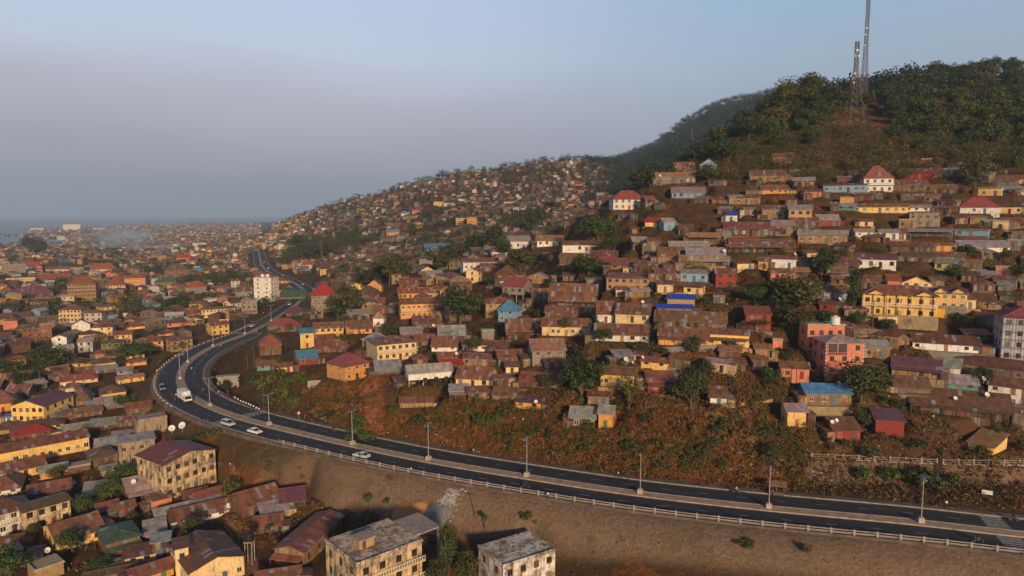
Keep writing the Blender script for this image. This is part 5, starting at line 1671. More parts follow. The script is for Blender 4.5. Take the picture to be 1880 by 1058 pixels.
# shrubs set by hand on the banks
SHR = '''
0 465 712 34 26
1 482 720 36 34
0 505 708 40 34
1 520 732 38 30
0 540 748 36 28
0 495 745 26 22
2 655 800 32 28
2 672 812 36 24
0 640 812 22 18
2 662 782 22 18
0 768 780 26 20
0 880 785 26 28
1 862 765 30 24
0 978 806 20 20
1 905 780 34 26
0 1010 812 18 30
0 1070 815 28 16
0 1155 828 36 24
1 1145 805 22 18
0 1200 822 24 16
0 1290 838 30 28
0 1310 822 28 22
1 1330 790 34 20
1 1272 850 26 18
2 1584 886 28 36
2 1634 880 36 24
2 1660 884 34 20
0 1690 892 60 36
0 1712 898 40 30
1 1748 890 30 24
0 1620 872 24 16
1 1805 835 30 16
0 1590 835 40 18
0 1680 822 44 16
0 1500 700 22 20
1 1090 868 20 14
1 1830 800 26 16
2 1510 735 20 18
0 590 565 44 22
1 505 670 22 18
0 1645 745 30 14
0 1360 600 30 14
2 1100 605 30 12
2 1040 640 30 14
0 1170 640 40 14
0 1215 650 26 14
0 900 520 30 18
1 930 560 30 24
1 870 560 40 20
0 1150 545 26 12
2 1310 575 20 14
0 820 690 20 14
0 800 710 24 14
1 925 760 26 18
0 1340 640 30 22
1 1700 690 26 22
1 1780 620 40 16
0 1760 590 30 18
2 545 700 18 14
1 395 800 40 14
0 370 805 30 12
1 965 955 28 16
1 985 965 22 10
2 710 925 14 12
1 1370 1005 40 14
1 1480 1015 20 20
'''
for r_ in SHR.strip().split('\n'):
    i_, x_, y_, w_, h_ = [float(x) for x in r_.split()]
    tree_px('bush', x_, y_, w_, h_, idx=int(i_))
# the wooded summit: trees one can tell apart
def too_near(L, x, y, r): return any((a - x) ** 2 + (b - y) ** 2 < r * r for a, b in L)
WOOD = []
n_ = 0
for k in range(9000):
    if n_ >= 260: break
    px = rt.uniform(1180, 2050); top = float(np.interp(px, [1180,1290,1370,1450,1520,1600,1700,1880,2050], [318,268,235,176,190,200,150,135,140]))
    bot = float(np.interp(px, [1180,1290,1400,1500,1560,1640,1700,1880,2050], [326,306,290,268,225,252,282,312,315]))
    py = rt.uniform(top, bot + 10)
    if 1535 < px < 1640 and 205 < py < 240: continue
    p = cast(px, py, HT)
    if p is None or p.y > 640 or too_near(WOOD, p.x, p.y, 6.4) or not clear_of(p.x, p.y, 2): continue
    WOOD.append((p.x, p.y)); n_ += 1
    kd = rt.choice(['dark','olive','olive','olive','bright','acacia','dark','sparse']) if py > top + 12 else rt.choice(['dark','acacia','olive','dark'])
    h = rt.uniform(8, 17) * (1 if py < bot - 25 else .55)
    plant(kd, p, h, h * rt.uniform(1.05, 1.5), label='leafy tree in the wood that covers the hilltop', group='trees of the hilltop wood')
for px, py, h in ((1820,140,17),(1735,140,17),(1850,140,15),(1475,170,13),(1455,178,12),(1390,175,13),(1690,150,13),(1640,160,14)):
    p = cast(px, py + 6, HT) or cast(px, py + 20, HT)
    if p: plant('acacia' if h > 14 else 'dark', p, h, h * 1.1, label='leafy tree in the wood that covers the hilltop', group='trees of the hilltop wood')
# shrubs on the dry slope below the wood and on the road bank
for (x0, x1, y0, y1, num, kinds, hs) in ((1180, 1880, 235, 335, 110, ['bush','bush','dry'], (2.0, 4.0)), (700, 1480, 745, 870, 120, ['dry','dry','bush'], (1.2, 2.6)), (480, 700, 690, 770, 40, ['bush','dry'], (1.4, 3.0)), (900, 1880, 420, 760, 150, ['bush','dry','bush'], (1.2, 2.6)), (1480, 1880, 770, 840, 24, ['bush','dry'], (1.0, 2.0)), (560, 780, 880, 960, 26, ['dry','bush'], (1.2, 2.4))):
    c_ = 0
    for k in range(num * 6):
        if c_ >= num: break
        px, py = rt.uniform(x0, x1), rt.uniform(y0, y1)
        p = cast(px, py, HT)
        if p is None or p.y > 480 or not clear_of(p.x, p.y, 1.4): continue
        if road_dist(np.array([p.x]), np.array([p.y]))[0][0] < (11.5 if py < 870 else 19): continue
        if 660 < px < 705 and 660 < py < 800: continue
        kd = rt.choice(kinds); h = rt.uniform(*hs); c_ += 1
        plant(kd, p, h, h * rt.uniform(1.0, 1.7), label='scattered shrub growing on the rough hillside between houses' if py < 760 and y0 < 500 and y0 != 235 else ('low shrub on the dry slope under the hilltop wood' if y0 == 235 else ({745: 'straggling shrub on the steep bank beside the road', 690: 'leafy shrub on the bank inside the bend', 770: 'shrub growing near the stone terrace fence', 880: 'shrub in the ditch at the foot of the embankment'}.get(y0))), group={235: 'shrubs under the hilltop wood', 745: 'shrubs on the road bank', 690: 'shrubs inside the bend', 420: 'hillside shrubs', 770: 'shrubs by the terrace', 880: 'shrubs at the foot of the embankment'}[y0])
# trees on the slope between the houses
SL = []
for k in range(1500):
    if len(SL) >= 110: break
    px = rt.uniform(700, 2150); py = rt.uniform(350, 720)
    if px < 1000 and py < 440 or py < np.interp(px, [1000, 1200, 1300, 1890], [440, 350, 320, 320]): continue
    p = cast(px, py, HT)
    if p is None or p.y > 430 or not clear_of(p.x, p.y, 1.0) or too_near(SL, p.x, p.y, 7): continue
    SL.append((p.x, p.y)); h = rt.uniform(2.8, 6.0)
    plant(rt.choice(['dark', 'dark', 'olive', 'bright']), p, h, h * rt.uniform(.9, 1.35), group='trees on the hillside')
# town trees
for k in range(600):
    if k > 560: break
    px = rt.uniform(0, 640); py = rt.uniform(500, 700) if rt.random() < .75 else rt.uniform(700, 1040)
    p = cast(px, py, HT)
    if p is None or p.y > 600 or not clear_of(p.x, p.y, 2.2) or too_near(WOOD, p.x, p.y, 9): continue
    if road_dist(np.array([p.x]), np.array([p.y]))[0][0] < 14 or (430 < px and py > 640): continue
    WOOD.append((p.x, p.y)); h = rt.uniform(3.5, 7)
    plant(rt.choice(['dark','olive','dark','bright']), p, h, h * rt.uniform(.8, 1.2), group='trees of the lower town')
    if len(WOOD) > 560: break
# --- far trees: masses
rng = np.random.default_rng(3)
def mass(name, pts, hs, label, mat, kq=26, lf=.24):
    Vs, Fs = [], []; o = 0
    cs = []; rs = []
    for (x, y, z), h in zip(pts, hs):
        for c in range(4):
            cs.append([x + rng.normal() * h * .28, y + rng.normal() * h * .28, z + h * (.4 + .35 * rng.random())]); rs.append(h * .34)
    cs = np.array(cs); rs = np.array(rs)
    V, Fq = leaf_quads(rng, cs, rs, kq, 1.0)
    # leaf size follows the crown
    per = np.repeat(rs, kq)
    Vc = V.reshape(-1, 4, 3); ctr = Vc.mean(1, keepdims=True); V = (ctr + (Vc - ctr) * (per * lf)[:, None, None]).reshape(-1, 3)
    tag(link(name, quad_mesh(name, V, Fq, mat)), label, 'woodland', None, 'stuff')
pts, hs = [], []
for k in range(26000):
    if len(pts) > 2600: break
    u = rng.uniform(-.84, .14); y = 440 * 9 ** rng.random(); x = u * y; px = 940 + F * u
    h = float(grid_h(x, y, H0))
    if h < -39 or (px > 500 and y > 1700): continue
    if road_dist(np.array([x]), np.array([y]))[0][0] < 20: continue
    f = fbm(np.array([x / 70]), np.array([y / 70]), 2, 31)[0]
    hill = 515 < px < 670 and 800 < y < 1000
    if not hill and f < (.08 if px < 560 else .17) and rng.random() > .12: continue
    if y < 620 and not clear_of(x, y, 4): continue
    pts.append((x, y, h)); hs.append(rng.uniform(5, 10) * (1 + .3 * (y > 1500)))
mass('distant_trees', pts, hs, 'dark trees standing in groves among the distant houses', M['leaf'])
pts, hs = [], []
for k in range(30000):
    if len(pts) > 5200: break
    u = rng.uniform(.1, .62); y = rng.uniform(480, 2050); x = u * y; px = 940 + F * u
    z = float(base_h(np.array([x]), np.array([y]))[0])
    if px < 1080 and y < 1150 and not (px > 1040 and rng.random() < .3): continue
    if px < 1125 and y < 1300 and (y < 850 or rng.random() < .6): continue
    pts.append((x, y, z)); hs.append(rng.uniform(11, 21))
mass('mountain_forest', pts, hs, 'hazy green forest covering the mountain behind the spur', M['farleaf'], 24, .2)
# crest trees of the middle ridge
pts, hs = [], []
for px in np.arange(520, 1150, 4.0):
    if rng.random() < .25: continue
    u = (px - 940) / F
    col = np.array([(CAMZ - grid_h(u * y, y, H0)) / y for y in np.arange(900, 1900, 15)]); y = 900 + 15 * int(np.argmin(col))
    pts.append((u * y, y + rng.uniform(-30, 5), grid_h(u * y, y, H0))); hs.append(rng.uniform(5, 12) * (1.2 if px > 760 else .9))
mass('ridge_trees', pts, hs, 'line of dark trees along the crest of the far ridge', M['leaf'], 60, .14)
pts, hs = [], []
for k in range(9000):
    if len(pts) > 1700: break
    px = rng.uniform(1180, 2150); py = rng.uniform(225, 335)
    if 1520 < px < 1625 and 208 < py < 236 and rng.random() < .8: continue
    p = cast(px, py, HT)
    if p is None or p.y < 285 or p.y > 560 or not clear_of(p.x, p.y, 1.5): continue
    if fbm(np.array([p.x / 22]), np.array([p.y / 22]), 3, 77)[0] < -.05: continue
    pts.append(tuple(p)); hs.append(rng.uniform(1.8, 6.5))
mass('slope_brush', pts[::2], hs[::2], 'olive brush covering the slope under the hilltop wood', M['olive'], 34, .15)
mass('dry_brush', pts[1::4], hs[1::4], 'rust coloured dry brush on the slope under the hilltop wood', M['dry'], 34, .15)
mass('dark_brush', pts[3::4], hs[3::4], 'dark green brush on the slope under the hilltop wood', M['leaf'], 34, .15)
for nm_, sd_, mt_, cnt_, lb_ in (('bank_brush', 91, M['olive'], 420, 'patches of green brush on the bank above the road'), ('golden_grass', 57, M['dry'], 420, 'patches of tall golden grass on the bank above the road')):
    pts, hs = [], []
    for k in range(7000):
        if len(pts) >= cnt_: break
        px = rng.uniform(480, 1480); py = rng.uniform(735, 890); p = cast(px, py, HT)
        if p is None or p.y > 330 or not clear_of(p.x, p.y, 1.0) or 655 < px < 712: continue
        if fbm(np.array([p.x / 13]), np.array([p.y / 9]), 3, sd_)[0] < .05 or road_dist(np.array([p.x]), np.array([p.y]))[0][0] < 11.5: continue
        pts.append(tuple(p)); hs.append(rng.uniform(.9, 2.6))
    mass(nm_, pts, hs, lb_, mt_, 30, .2)
# --- dry scrub and litter that nobody could count
def scatter(n, regs, fn):
    out = []
    for (x0, x1, y0, y1, wgt) in regs:
        for k in range(int(n * wgt)):
            px, py = rng.uniform(x0, x1), rng.uniform(y0, y1)
            p = cast(px, py, HT)
            if p is None or p.y > 520: continue
            out.append(p)
    X = np.array([p.x for p in out]); Y = np.array([p.y for p in out])
    rd, _, lat = road_dist(X, Y)
    return [p for p, r, l in zip(out, rd, lat) if r > (9.8 if l > 0 else 21) and clear_of(p.x, p.y, .3)]
sp = scatter(15000, [(480, 1480, 690, 905, .38), (1180, 1880, 230, 340, .30), (900, 2150, 330, 850, .75), (430, 900, 850, 1000, .08), (0, 420, 560, 1050, .12), (1450, 1880, 840, 935, .06)], None)
cs = [[p.x, p.y, p.z + .3] for p in sp]; rs = [.3 + 1.3 * rng.random() ** 3 for p in sp]
V, Fq = leaf_quads(rng, cs, rs, 14, .22, .8)
tag(link('dry_scrub', quad_mesh('dry_scrub', V, Fq, M['dry'])), 'dry grass and low scrub growing over the earth banks', 'scrub', None, 'stuff')
ep = []
for k in range(900):
    px = rng.uniform(560, 1880); py = rng.uniform(870, 1056); p = cast(px, py, HT)
    if p is None: continue
    r_, _, l_ = road_dist(np.array([p.x]), np.array([p.y]))
    if l_[0] < -10 and r_[0] < 26 and fbm(np.array([p.x / 9]), np.array([p.y / 9]), 3, 15)[0] > .06: ep.append(p)
V, Fq = leaf_quads(rng, [[p.x, p.y, p.z + .1] for p in ep], [.2 + .5 * rng.random() ** 2 for p in ep], 12, .12, .7)
tag(link('slope_weeds', quad_mesh('slope_weeds', V, Fq, M['dry'])), 'dry weeds rooted between the stones of the embankment', 'weeds', None, 'stuff')
sp = [p for k, p in enumerate(sp) if (k % 2 == 0 and (p.z > 30 or p.x < -20)) or k % 9 == 0]
cs = [[p.x + rng.normal(), p.y + rng.normal(), p.z + .2] for p in sp]; rs = [.35 + 1.4 * rng.random() ** 3 for p in sp]
V, Fq = leaf_quads(rng, cs, rs, 16, .2, .8)
tag(link('green_scrub', quad_mesh('green_scrub', V, Fq, M['olive'])), 'low green weeds among the dry scrub', 'weeds', None, 'stuff')
M['litter'] = leafmat('litter', (.10, .09, .08, 1), (.30, .29, .28, 1), (.55, .54, .53, 1))
lp = scatter(1500, [(640, 1480, 780, 900, .35), (900, 1880, 420, 840, .40), (1200, 1460, 800, 870, .12), (0, 420, 600, 1000, .3), (1480, 1620, 862, 885, .1), (560, 700, 740, 780, .05)], None)
b = MB()
for p in lp:
    s = rng.uniform(.12, .34); R = Matrix.Translation((p.x, p.y, p.z + .02)) @ Matrix.Rotation(rng.uniform(0, 6), 4, 'Z') @ Matrix.Rotation(rng.uniform(-.6, .6), 4, 'X')
    b.box(-s, s, -s * .6, s * .6, 0, s * .45, 0, R)
tag(b.build('litter', M['litter']), 'scraps of rubbish and pale stones strewn over the banks', 'litter', None, 'stuff')
# ------------------------------------------------------------------ vehicles
def wheel(root, x, y, r, w):
    o = link('wheel', None, root) if False else None
    Rm = Matrix.Rotation(PI/2, 4, 'X')
    b = MB(); b.lathe([(r*.62, -w/2), (r, -w/2*.9), (r, w/2*.9), (r*.62, w/2)], (0,0,0), 14, 0, Rm)
    t = b.build('wheel', M['tyre'], root); t.location = (x, y, r)
    b = MB(); b.lathe([(.02, -w/2 - .012), (r*.6, -w/2 - .01), (r*.6, w/2 + .01), (.02, w/2 + .012)], (0,0,0), 12, 0, Rm)
    b.build('rim', M['rim'], t)
def car_proto(suv):
    """front towards +x"""
    root = empty('car', (0, 0, 0)); L, W = (2.25, .88)
    h0, h1, top = (.34, .98, 1.72) if suv else (.30, .88, 1.42)
    prof = [(-L, h0+.1), (-L-.02, h1-.12), (-L+.12, h1), (-1.0, h1+.04), (.95, h1), (1.9, h1-.10), (L, h1-.22), (L+.03, h0+.15), (L-.1, h0)]
    if suv: prof[2] = (-L+.02, h1); 
    v = []; n = len(prof)
    secs = [(-W, .88, 0), (-W*.97, 1, 0), (W*.97, 1, 0), (W, .88, 0)]
    b = MB()
    for y, k, _ in secs:
        for x, z in prof: b.v.append((x * (1 if k == 1 else .985), y, z if k == 1 else h0 + (z - h0) * .9))
    for s in range(3):
        for k in range(n):
            b.f.append((s*n + k, s*n + (k+1) % n, (s+1)*n + (k+1) % n, (s+1)*n + k)); b.m.append(0)
    b.f.append(tuple(range(n))); b.m.append(0); b.f.append(tuple(3*n + k for k in range(n))[::-1]); b.m.append(0)
    b.build('body', M['gloss'], root, (.7, .71, .72, 1))
    x0, x1, x2, x3 = (-2.1, -1.95, .35, 1.05) if suv else (-1.65, -1.0, .25, 1.0)
    wb, wt = W * .92, W * .76
    def shell(x0, x1, x2, x3, z0, z1, wb, wt):
        c = MB(); P = [(x0,-wb,z0),(x3,-wb,z0),(x3,wb,z0),(x0,wb,z0),(x1,-wt,z1),(x2,-wt,z1),(x2,wt,z1),(x1,wt,z1)]
        c.v = P; c.f = [(0,1,5,4),(1,2,6,5),(2,3,7,6),(3,0,4,7),(4,5,6,7),(0,3,2,1)]; c.m = [0]*6; return c
    shell(x0, x1, x2, x3, h1 - .03, top - .06, wb, wt).build('window_glass', M['glass'], root)
    shell(x1 - .06, x1 - .02, x2 + .02, x2 + .1, top - .07, top, wt + .02, wt - .03).build('roof', M['gloss'], root, (.7, .71, .72, 1))
    b = MB()
    for s in (-1, 1):
        for (xa, xb) in ((x0, x1), (x3, x2), ((x0 + x3)/2 - .1, (x1 + x2)/2)):
            b.bar((xa, s*(wb+.005), h1 - .02), (xb, s*(wt+.005), top - .05), .04)
    b.build('pillar', M['gloss'], root, (.7, .71, .72, 1))
    for sx in (-1.38, 1.38):
        for sy in (-1, 1): wheel(root, sx, sy * (W - .1), .33 if not suv else .37, .2)
    for s in (-1, 1):
        b = MB(); b.box(L - .04, L + .05, s*.58 - .2, s*.58 + .2, h1 - .36, h1 - .2); b.build('headlight', M['lamp'], root)
        b = MB(); b.box(-L - .045, -L + .02, s*.64 - .14, s*.64 + .14, h1 - .3, h1 - .1); b.build('tail_light', M['paint'], root, (.4, .02, .015, 1))
    b = MB(); b.box(L - .02, L + .06, -.8, .8, h0 + .02, h0 + .2); b.build('bumper', M['black'], root)
    return root
CARP = {0: car_proto(False), 1: car_proto(True)}; _usedcar = set()
def put_on_road(o, px, py, lane, toward, dz=.03):
    i = near_idx(px, py); a = math.atan2(RT[i, 1], RT[i, 0])
    d = 1 if toward else -1
    # travel direction: RT runs from the right of the picture round the bend to the far end
    o.location = P3(i, lane, dz); o.rotation_euler = (0, 0, a + (PI if toward else 0)); return i
def car(px, py, lane, toward, suv, col, label, ref=None):
    o = CARP[suv] if suv not in _usedcar else copy_tree(CARP[suv]); _usedcar.add(suv)
    i = put_on_road(o, px, py, lane, toward)
    for c in o.children:
        if c.name.split('.')[0] in ('body', 'roof', 'pillar'): c.color = col
    item(o, 'car', P3(i, lane, .8), 'car', 'cars on the road', label, ref)
car(441, 775, -6.2, True, 1, (.55, .60, .66, 1), 'silver blue estate car driving in the outer lane below the bend', 'the silver estate car')
car(482, 793, -6.3, True, 0, (.78, .78, .78, 1), 'white saloon car just ahead of the silver blue estate car', 'the white saloon')
car(682, 828, -5.6, False, 0, (.50, .56, .60, 1), 'pale silver saloon alone on the straight beside the concrete railing', 'the silver saloon')
car(318, 714, -6.2, True, 1, (.10, .13, .17, 1), 'dark small car rounding the outside of the bend')
car(452, 600, -5.0, True, 0, (.75, .75, .74, 1), 'white car entering the far end of the bend')
car(447, 597, -7.0, True, 1, (.05, .05, .06, 1), 'black car beside the white car at the far end of the bend')
car(546, 560, -4.0, True, 0, (.72, .72, .72, 1), 'white car passing in front of the red roofed building')
car(556, 548, 4.0, False, 1, (.60, .42, .06, 1), 'yellow van on the road before the red roofed building')
for px_, py_, ln_, c_ in ((520,508,-4,.7),(510,505,4,.3),(497,498,-4,.6),(488,490,4,.75),(483,485,-4,.1),(480,478,4,.6),(545,522,4,.5),(538,517,-4,.65)):
    car(px_, py_, ln_, ln_ < 0, int(c_ < .4), (c_, c_, c_, 1), None)
# box truck
tr = empty('box_truck', (0, 0, 0))
b = MB(); b.box(-4.0, 1.75, -1.2, 1.2, 1.0, 3.55); b.build('cargo_box', M['white'], tr)
b = MB()
pr_ = [(1.85, .55), (3.55, .55), (3.6, 1.35), (3.25, 2.35), (1.85, 2.45)]
b.face([(x, -1.1, z) for x, z in pr_]); b.face([(x, 1.1, z) for x, z in pr_][::-1])
for k in range(5):
    (xa, za), (xb, zb) = pr_[k], pr_[(k + 1) % 5]; b.face([(xa, -1.1, za), (xa, 1.1, za), (xb, 1.1, zb), (xb, -1.1, zb)])
b.build('cab', M['white'], tr)
b = MB(); b.face([(3.62, -.98, 1.4), (3.62, .98, 1.4), (3.29, .98, 2.28), (3.29, -.98, 2.28)]); b.box(2.3, 3.15, -1.12, -1.101, 1.45, 2.2); b.box(2.3, 3.15, 1.101, 1.12, 1.45, 2.2); b.build('window_glass', M['glass'], tr)
b = MB(); b.box(-3.9, 3.3, -.5, .5, .55, .98); b.build('chassis', M['black'], tr)
b = MB(); b.box(3.5, 3.68, -1.1, 1.1, .5, .85); b.build('bumper', M['black'], tr)
for sx in (-2.9, 2.6):
    for sy in (-1, 1): wheel(tr, sx, sy * .98, .48, .3)
for s in (-1, 1):
    b = MB(); b.box(3.56, 3.7, s*.8 - .17, s*.8 + .17, .9, 1.1); b.build('headlight', M['lamp'], tr)
i_ = put_on_road(tr, 352, 735, -3.2, True)
item(tr, 'truck', P3(i_, -3.2, 1.8), 'truck', None, 'white box truck rounding the bend beside the median strip', 'the white truck')
# ------------------------------------------------------------------ people: one skinned body per pose, clothes as parts
def skin_mesh(name, pts, edges, rad, mat, sub=1):
    me = bpy.data.meshes.new(name); me.from_pydata(pts, edges, []); me.update()
    o = bpy.data.objects.new(name, me); COLL.objects.link(o)
    m = o.modifiers.new('s', 'SKIN'); m.use_smooth_shade = True
    for v, r in zip(me.skin_vertices[0].data, rad): v.radius = (r, r)
    me.skin_vertices[0].data[0].use_root = True
    s = o.modifiers.new('u', 'SUBSURF'); s.levels = sub; s.render_levels = sub
    dg = bpy.context.evaluated_depsgraph_get(); out = bpy.data.meshes.new_from_object(o.evaluated_get(dg)); out.name = name
    bpy.data.objects.remove(o); out.materials.clear(); out.materials.append(mat); return out
def pose(kind):
    """joints: feet stand at z = 0, figure faces -y"""
    J = dict(pel=(0,0,.95), ch=(0,0,1.3), nk=(0,0,1.48), hd=(0,-.02,1.62), ht=(0,0,1.74), ls=(-.19,0,1.42), rs=(.19,0,1.42), lh=(-.1,0,.92), rh=(.1,0,.92))
    if kind == 'walk': J.update(le=(-.24,.12,1.15), lw=(-.25,.02,.92), re=(.24,-.1,1.15), rw=(.25,-.25,.98), lk=(-.1,-.2,.52), la=(-.1,-.28,.08), lt=(-.1,-.46,.04), rk=(.1,.05,.5), ra=(.1,.32,.12), rt=(.1,.2,.03))
    elif kind == 'ride':
        d = dict(pel=(0,.15,.86), ch=(0,.02,1.22), nk=(0,-.03,1.4), hd=(0,-.08,1.54), ht=(0,-.06,1.66), ls=(-.2,0,1.34), rs=(.2,0,1.34), lh=(-.11,.12,.84), rh=(.11,.12,.84), le=(-.3,-.2,1.14), lw=(-.3,-.44,1.05), re=(.3,-.2,1.14), rw=(.3,-.44,1.05), lk=(-.2,-.28,.76), la=(-.2,-.1,.36), lt=(-.2,-.3,.32), rk=(.2,-.28,.76), ra=(.2,-.1,.36), rt=(.2,-.3,.32)); J.update(d)
    else: J.update(le=(-.24,.02,1.16), lw=(-.23,-.06,.9), re=(.24,.02,1.16), rw=(.23,-.06,.9), lk=(-.1,-.01,.5), la=(-.1,.02,.08), lt=(-.1,-.18,.03), rk=(.11,-.01,.5), ra=(.12,.02,.08), rt=(.13,-.18,.03))
    return J
def person_proto(kind):
    J = pose(kind); root = empty('person', (0, 0, 0))
    N = ['pel','ch','nk','hd','ht','ls','le','lw','rs','re','rw','lh','lk','la','lt','rh','rk','ra','rt']
    E = [('pel','ch'),('ch','nk'),('nk','hd'),('hd','ht'),('ch','ls'),('ls','le'),('le','lw'),('ch','rs'),('rs','re'),('re','rw'),('pel','lh'),('lh','lk'),('lk','la'),('la','lt'),('pel','rh'),('rh','rk'),('rk','ra'),('ra','rt')]
    R = dict(pel=.13, ch=.14, nk=.055, hd=.1, ht=.075, ls=.06, le=.045, lw=.035, rs=.06, re=.045, rw=.035, lh=.085, lk=.06, la=.045, lt=.04, rh=.085, rk=.06, ra=.045, rt=.04)
    def sk(names, edges, grow, nm, mat):
        ix = {n: k for k, n in enumerate(names)}
        return skin_mesh(nm, [J[n] for n in names], [(ix[a], ix[b]) for a, b in edges if a in ix and b in ix], [R[n] + grow for n in names], mat)
    link('body', sk(N, E, 0, 'body', M['skin']), root)
    link('shirt', sk(['ch','pel','ls','le','rs','re'], E, .022, 'shirt', M['cloth']), root, (.6, .6, .6, 1))
    link('trousers', sk(['pel','lh','lk','la','rh','rk','ra'], E, .018, 'trousers', M['cloth']), root, (.05, .06, .09, 1))
    h = Vector(J['ht']); hm = MB(); hm.lathe([(.03, .05), (.09, .02), (.108, -.05), (.1, -.1)], h + Vector((0, .015, .02)), 10); hm.build('hair', M['hair'], root)
    return root
PP = {k: person_proto(k) for k in ('stand', 'walk', 'ride')}; _usedp = set()
SHIRT = dict(white=(.72,.71,.69), yellow=(.65,.42,.06), red=(.45,.05,.04), blue=(.07,.14,.35), dark=(.04,.04,.05), green=(.08,.2,.08), pink=(.55,.22,.25))
def person(p, kind, shirt, rz, label=None, group=None, look=None, trousers=None, scale=1.0):
    o = PP[kind] if kind not in _usedp else copy_tree(PP[kind]); _usedp.add(kind)
    o.location = p; o.rotation_euler = (0, 0, rz); o.scale = (scale,) * 3
    for c in o.children:
        n = c.name.split('.')[0]
        if n == 'shirt': c.color = (*SHIRT[shirt], 1)
        if n == 'trousers': c.color = (*(trousers or rp.choice([(.04,.05,.09), (.03,.03,.03), (.16,.11,.07), (.10,.11,.13)])), 1)
    item(o, look or f"person in {shirt} shirt", (p[0], p[1], p[2] + .9), 'person', group or 'people on foot', label)
    return o
rp = random.Random(8)
def on_ground(px, py):
    p = cast(px, py, HT)
    if p is None: return None
    i = int(np.argmin((RX[:, 0] - p.x) ** 2 + (RX[:, 1] - p.y) ** 2)); lat = (p.x - RX[i, 0]) * RN[i, 0] + (p.y - RX[i, 1]) * RN[i, 1]
    if -9.6 < lat < 10.6 and p.y < 450:
        z = RZ[i] + (.02 if abs(lat) < 7.7 and abs(lat) > 1.4 else .27 if abs(lat) < 1.4 else .12)
        x, y = on_plane(px, py, z); return Vector((x, y, z))
    return p
for px, py in ((437,740),(442,743),(447,745),(452,747),(457,749),(461,751),(466,753),(471,756),(476,758),(432,737)):
    p = on_ground(px, py); person(p, 'walk', 'white', rp.uniform(.6, 1.2), 'pupil in white shirt walking in the file along the inner pavement', 'pupils walking along the pavement', trousers=(.03,.04,.08))
for px, py in ((644,612),(650,613),(656,613),(662,614),(668,613),(674,612)):
    p = on_ground(px, py); person(p, 'stand', 'white', rp.uniform(-.5, .5), 'pupil in white shirt on the terrace of the orange house', 'pupils on the terrace', trousers=(.03,.04,.10))
PEOPLE = '''403 858 stand red
408 857 walk dark
423 860 walk white
419 912 walk white
432 905 stand dark
755 870 walk white
1006 917 stand white
1135 878 walk white
1154 880 stand dark
1457 872 walk yellow
1512 915 walk dark
1737 933 stand white
1713 773 walk white
1690 756 stand blue
1714 754 walk white
1222 556 stand white
382 776 walk dark
368 778 stand dark
402 726 stand white
414 656 walk dark
409 728 walk blue
393 722 walk dark
560 783 walk red
1424 905 walk red
1418 912 stand pink
1412 908 stand dark
1040 788 stand dark
330 690 walk white
1425 908 stand blue
960 778 stand white
586 770 walk dark
302 690 walk red
313 668 walk dark
345 640 walk white
380 615 walk dark
424 607 stand blue
484 578 walk white
505 570 walk dark
1860 735 stand pink
1850 733 stand white
1845 732 stand blue
'''
for r_ in PEOPLE.strip().split('\n'):
    a, c, k, s = r_.split(); p = on_ground(float(a), float(c))
    if p: person(p, k, s, rp.uniform(0, 6.28))
for k in range(46):
    i = rp.randrange(10, NR - 120)
    if RX[i, 1] > 420: continue
    o = rp.choice([8.9, 9.4, 8.6, -8.4]); q_ = P3(i, o, .12); px, py, _ = proj(*q_)
    if 0 < px < 1880 and py < 1050: person(q_, rp.choice(['walk', 'stand', 'walk']), rp.choice(list(SHIRT)), rp.uniform(0, 6.28), scale=rp.uniform(.92, 1.03))
# ------------------------------------------------------------------ motorcycles (front towards -y)
def moto_proto():
    root = empty('motorcycle', (0, 0, 0)); Ry = Matrix.Rotation(PI/2, 4, 'Y')
    for y in (-.62, .62):
        b = MB(); b.lathe([(.2, -.05), (.3, -.055), (.3, .055), (.2, .05)], (0, y, .3), 14, 0, Ry); t = b.build('wheel', M['tyre'], root)
        b = MB(); b.lathe([(.02, -.04), (.19, -.052), (.19, .052), (.02, .04)], (0, y, .3), 10, 0, Ry); b.build('rim', M['rim'], t)
    b = MB(); b.bar((0, -.62, .3), (0, -.42, .98), .035); b.bar((0, .62, .3), (0, .1, .42), .04); b.bar((0, -.42, .85), (0, .12, .42), .05); b.box(-.13, .13, -.12, .25, .3, .55); b.build('frame', M['black'], root)
    b = MB(); b.lathe([(.04, -.32), (.13, -.2), (.15, .0), (.1, .16)], (0, -.18, .78), 8, 0, Matrix.Rotation(PI/2, 4, 'X')); b.build('fuel_tank', M['gloss'], root, (.35, .03, .03, 1))
    b = MB(); b.box(-.13, .13, .02, .72, .72, .8); b.build('seat', M['black'], root)
    b = MB(); b.bar((-.33, -.4, 1.02), (.33, -.4, 1.02), .025); b.build('handlebar', M['black'], root)
    b = MB(); b.lathe([(.03, -.05), (.09, 0), (.09, .05)], (0, -.55, .9), 8, 0, Matrix.Rotation(PI/2, 4, 'X')); b.build('headlight', M['lamp'], root)
    return root
MP = moto_proto(); _mu = []
def moto(px, py, lane, toward, shirt, rider=True, label=None):
    o = MP if not _mu else copy_tree(MP); _mu.append(1)
    i = near_idx(px, py); a = math.atan2(RT[i, 1], RT[i, 0]) + (PI if toward else 0) + PI/2
    P = P3(i, lane, .03 if abs(lane) < 7.6 else .12); o.location = P; o.rotation_euler = (0, 0, a)
    c = rp.choice([(.35,.03,.03,1), (.03,.05,.25,1), (.03,.03,.03,1)])
    for k in o.children:
        if 'tank' in k.name: k.color = c
    item(o, 'motorcycle', (P[0], P[1], P[2] + .6), 'motorcycle', 'motorcycles', label)
    if rider: person(P, 'ride', shirt, a, None, 'motorcycle riders', f"rider in {shirt} shirt astride a motorcycle")
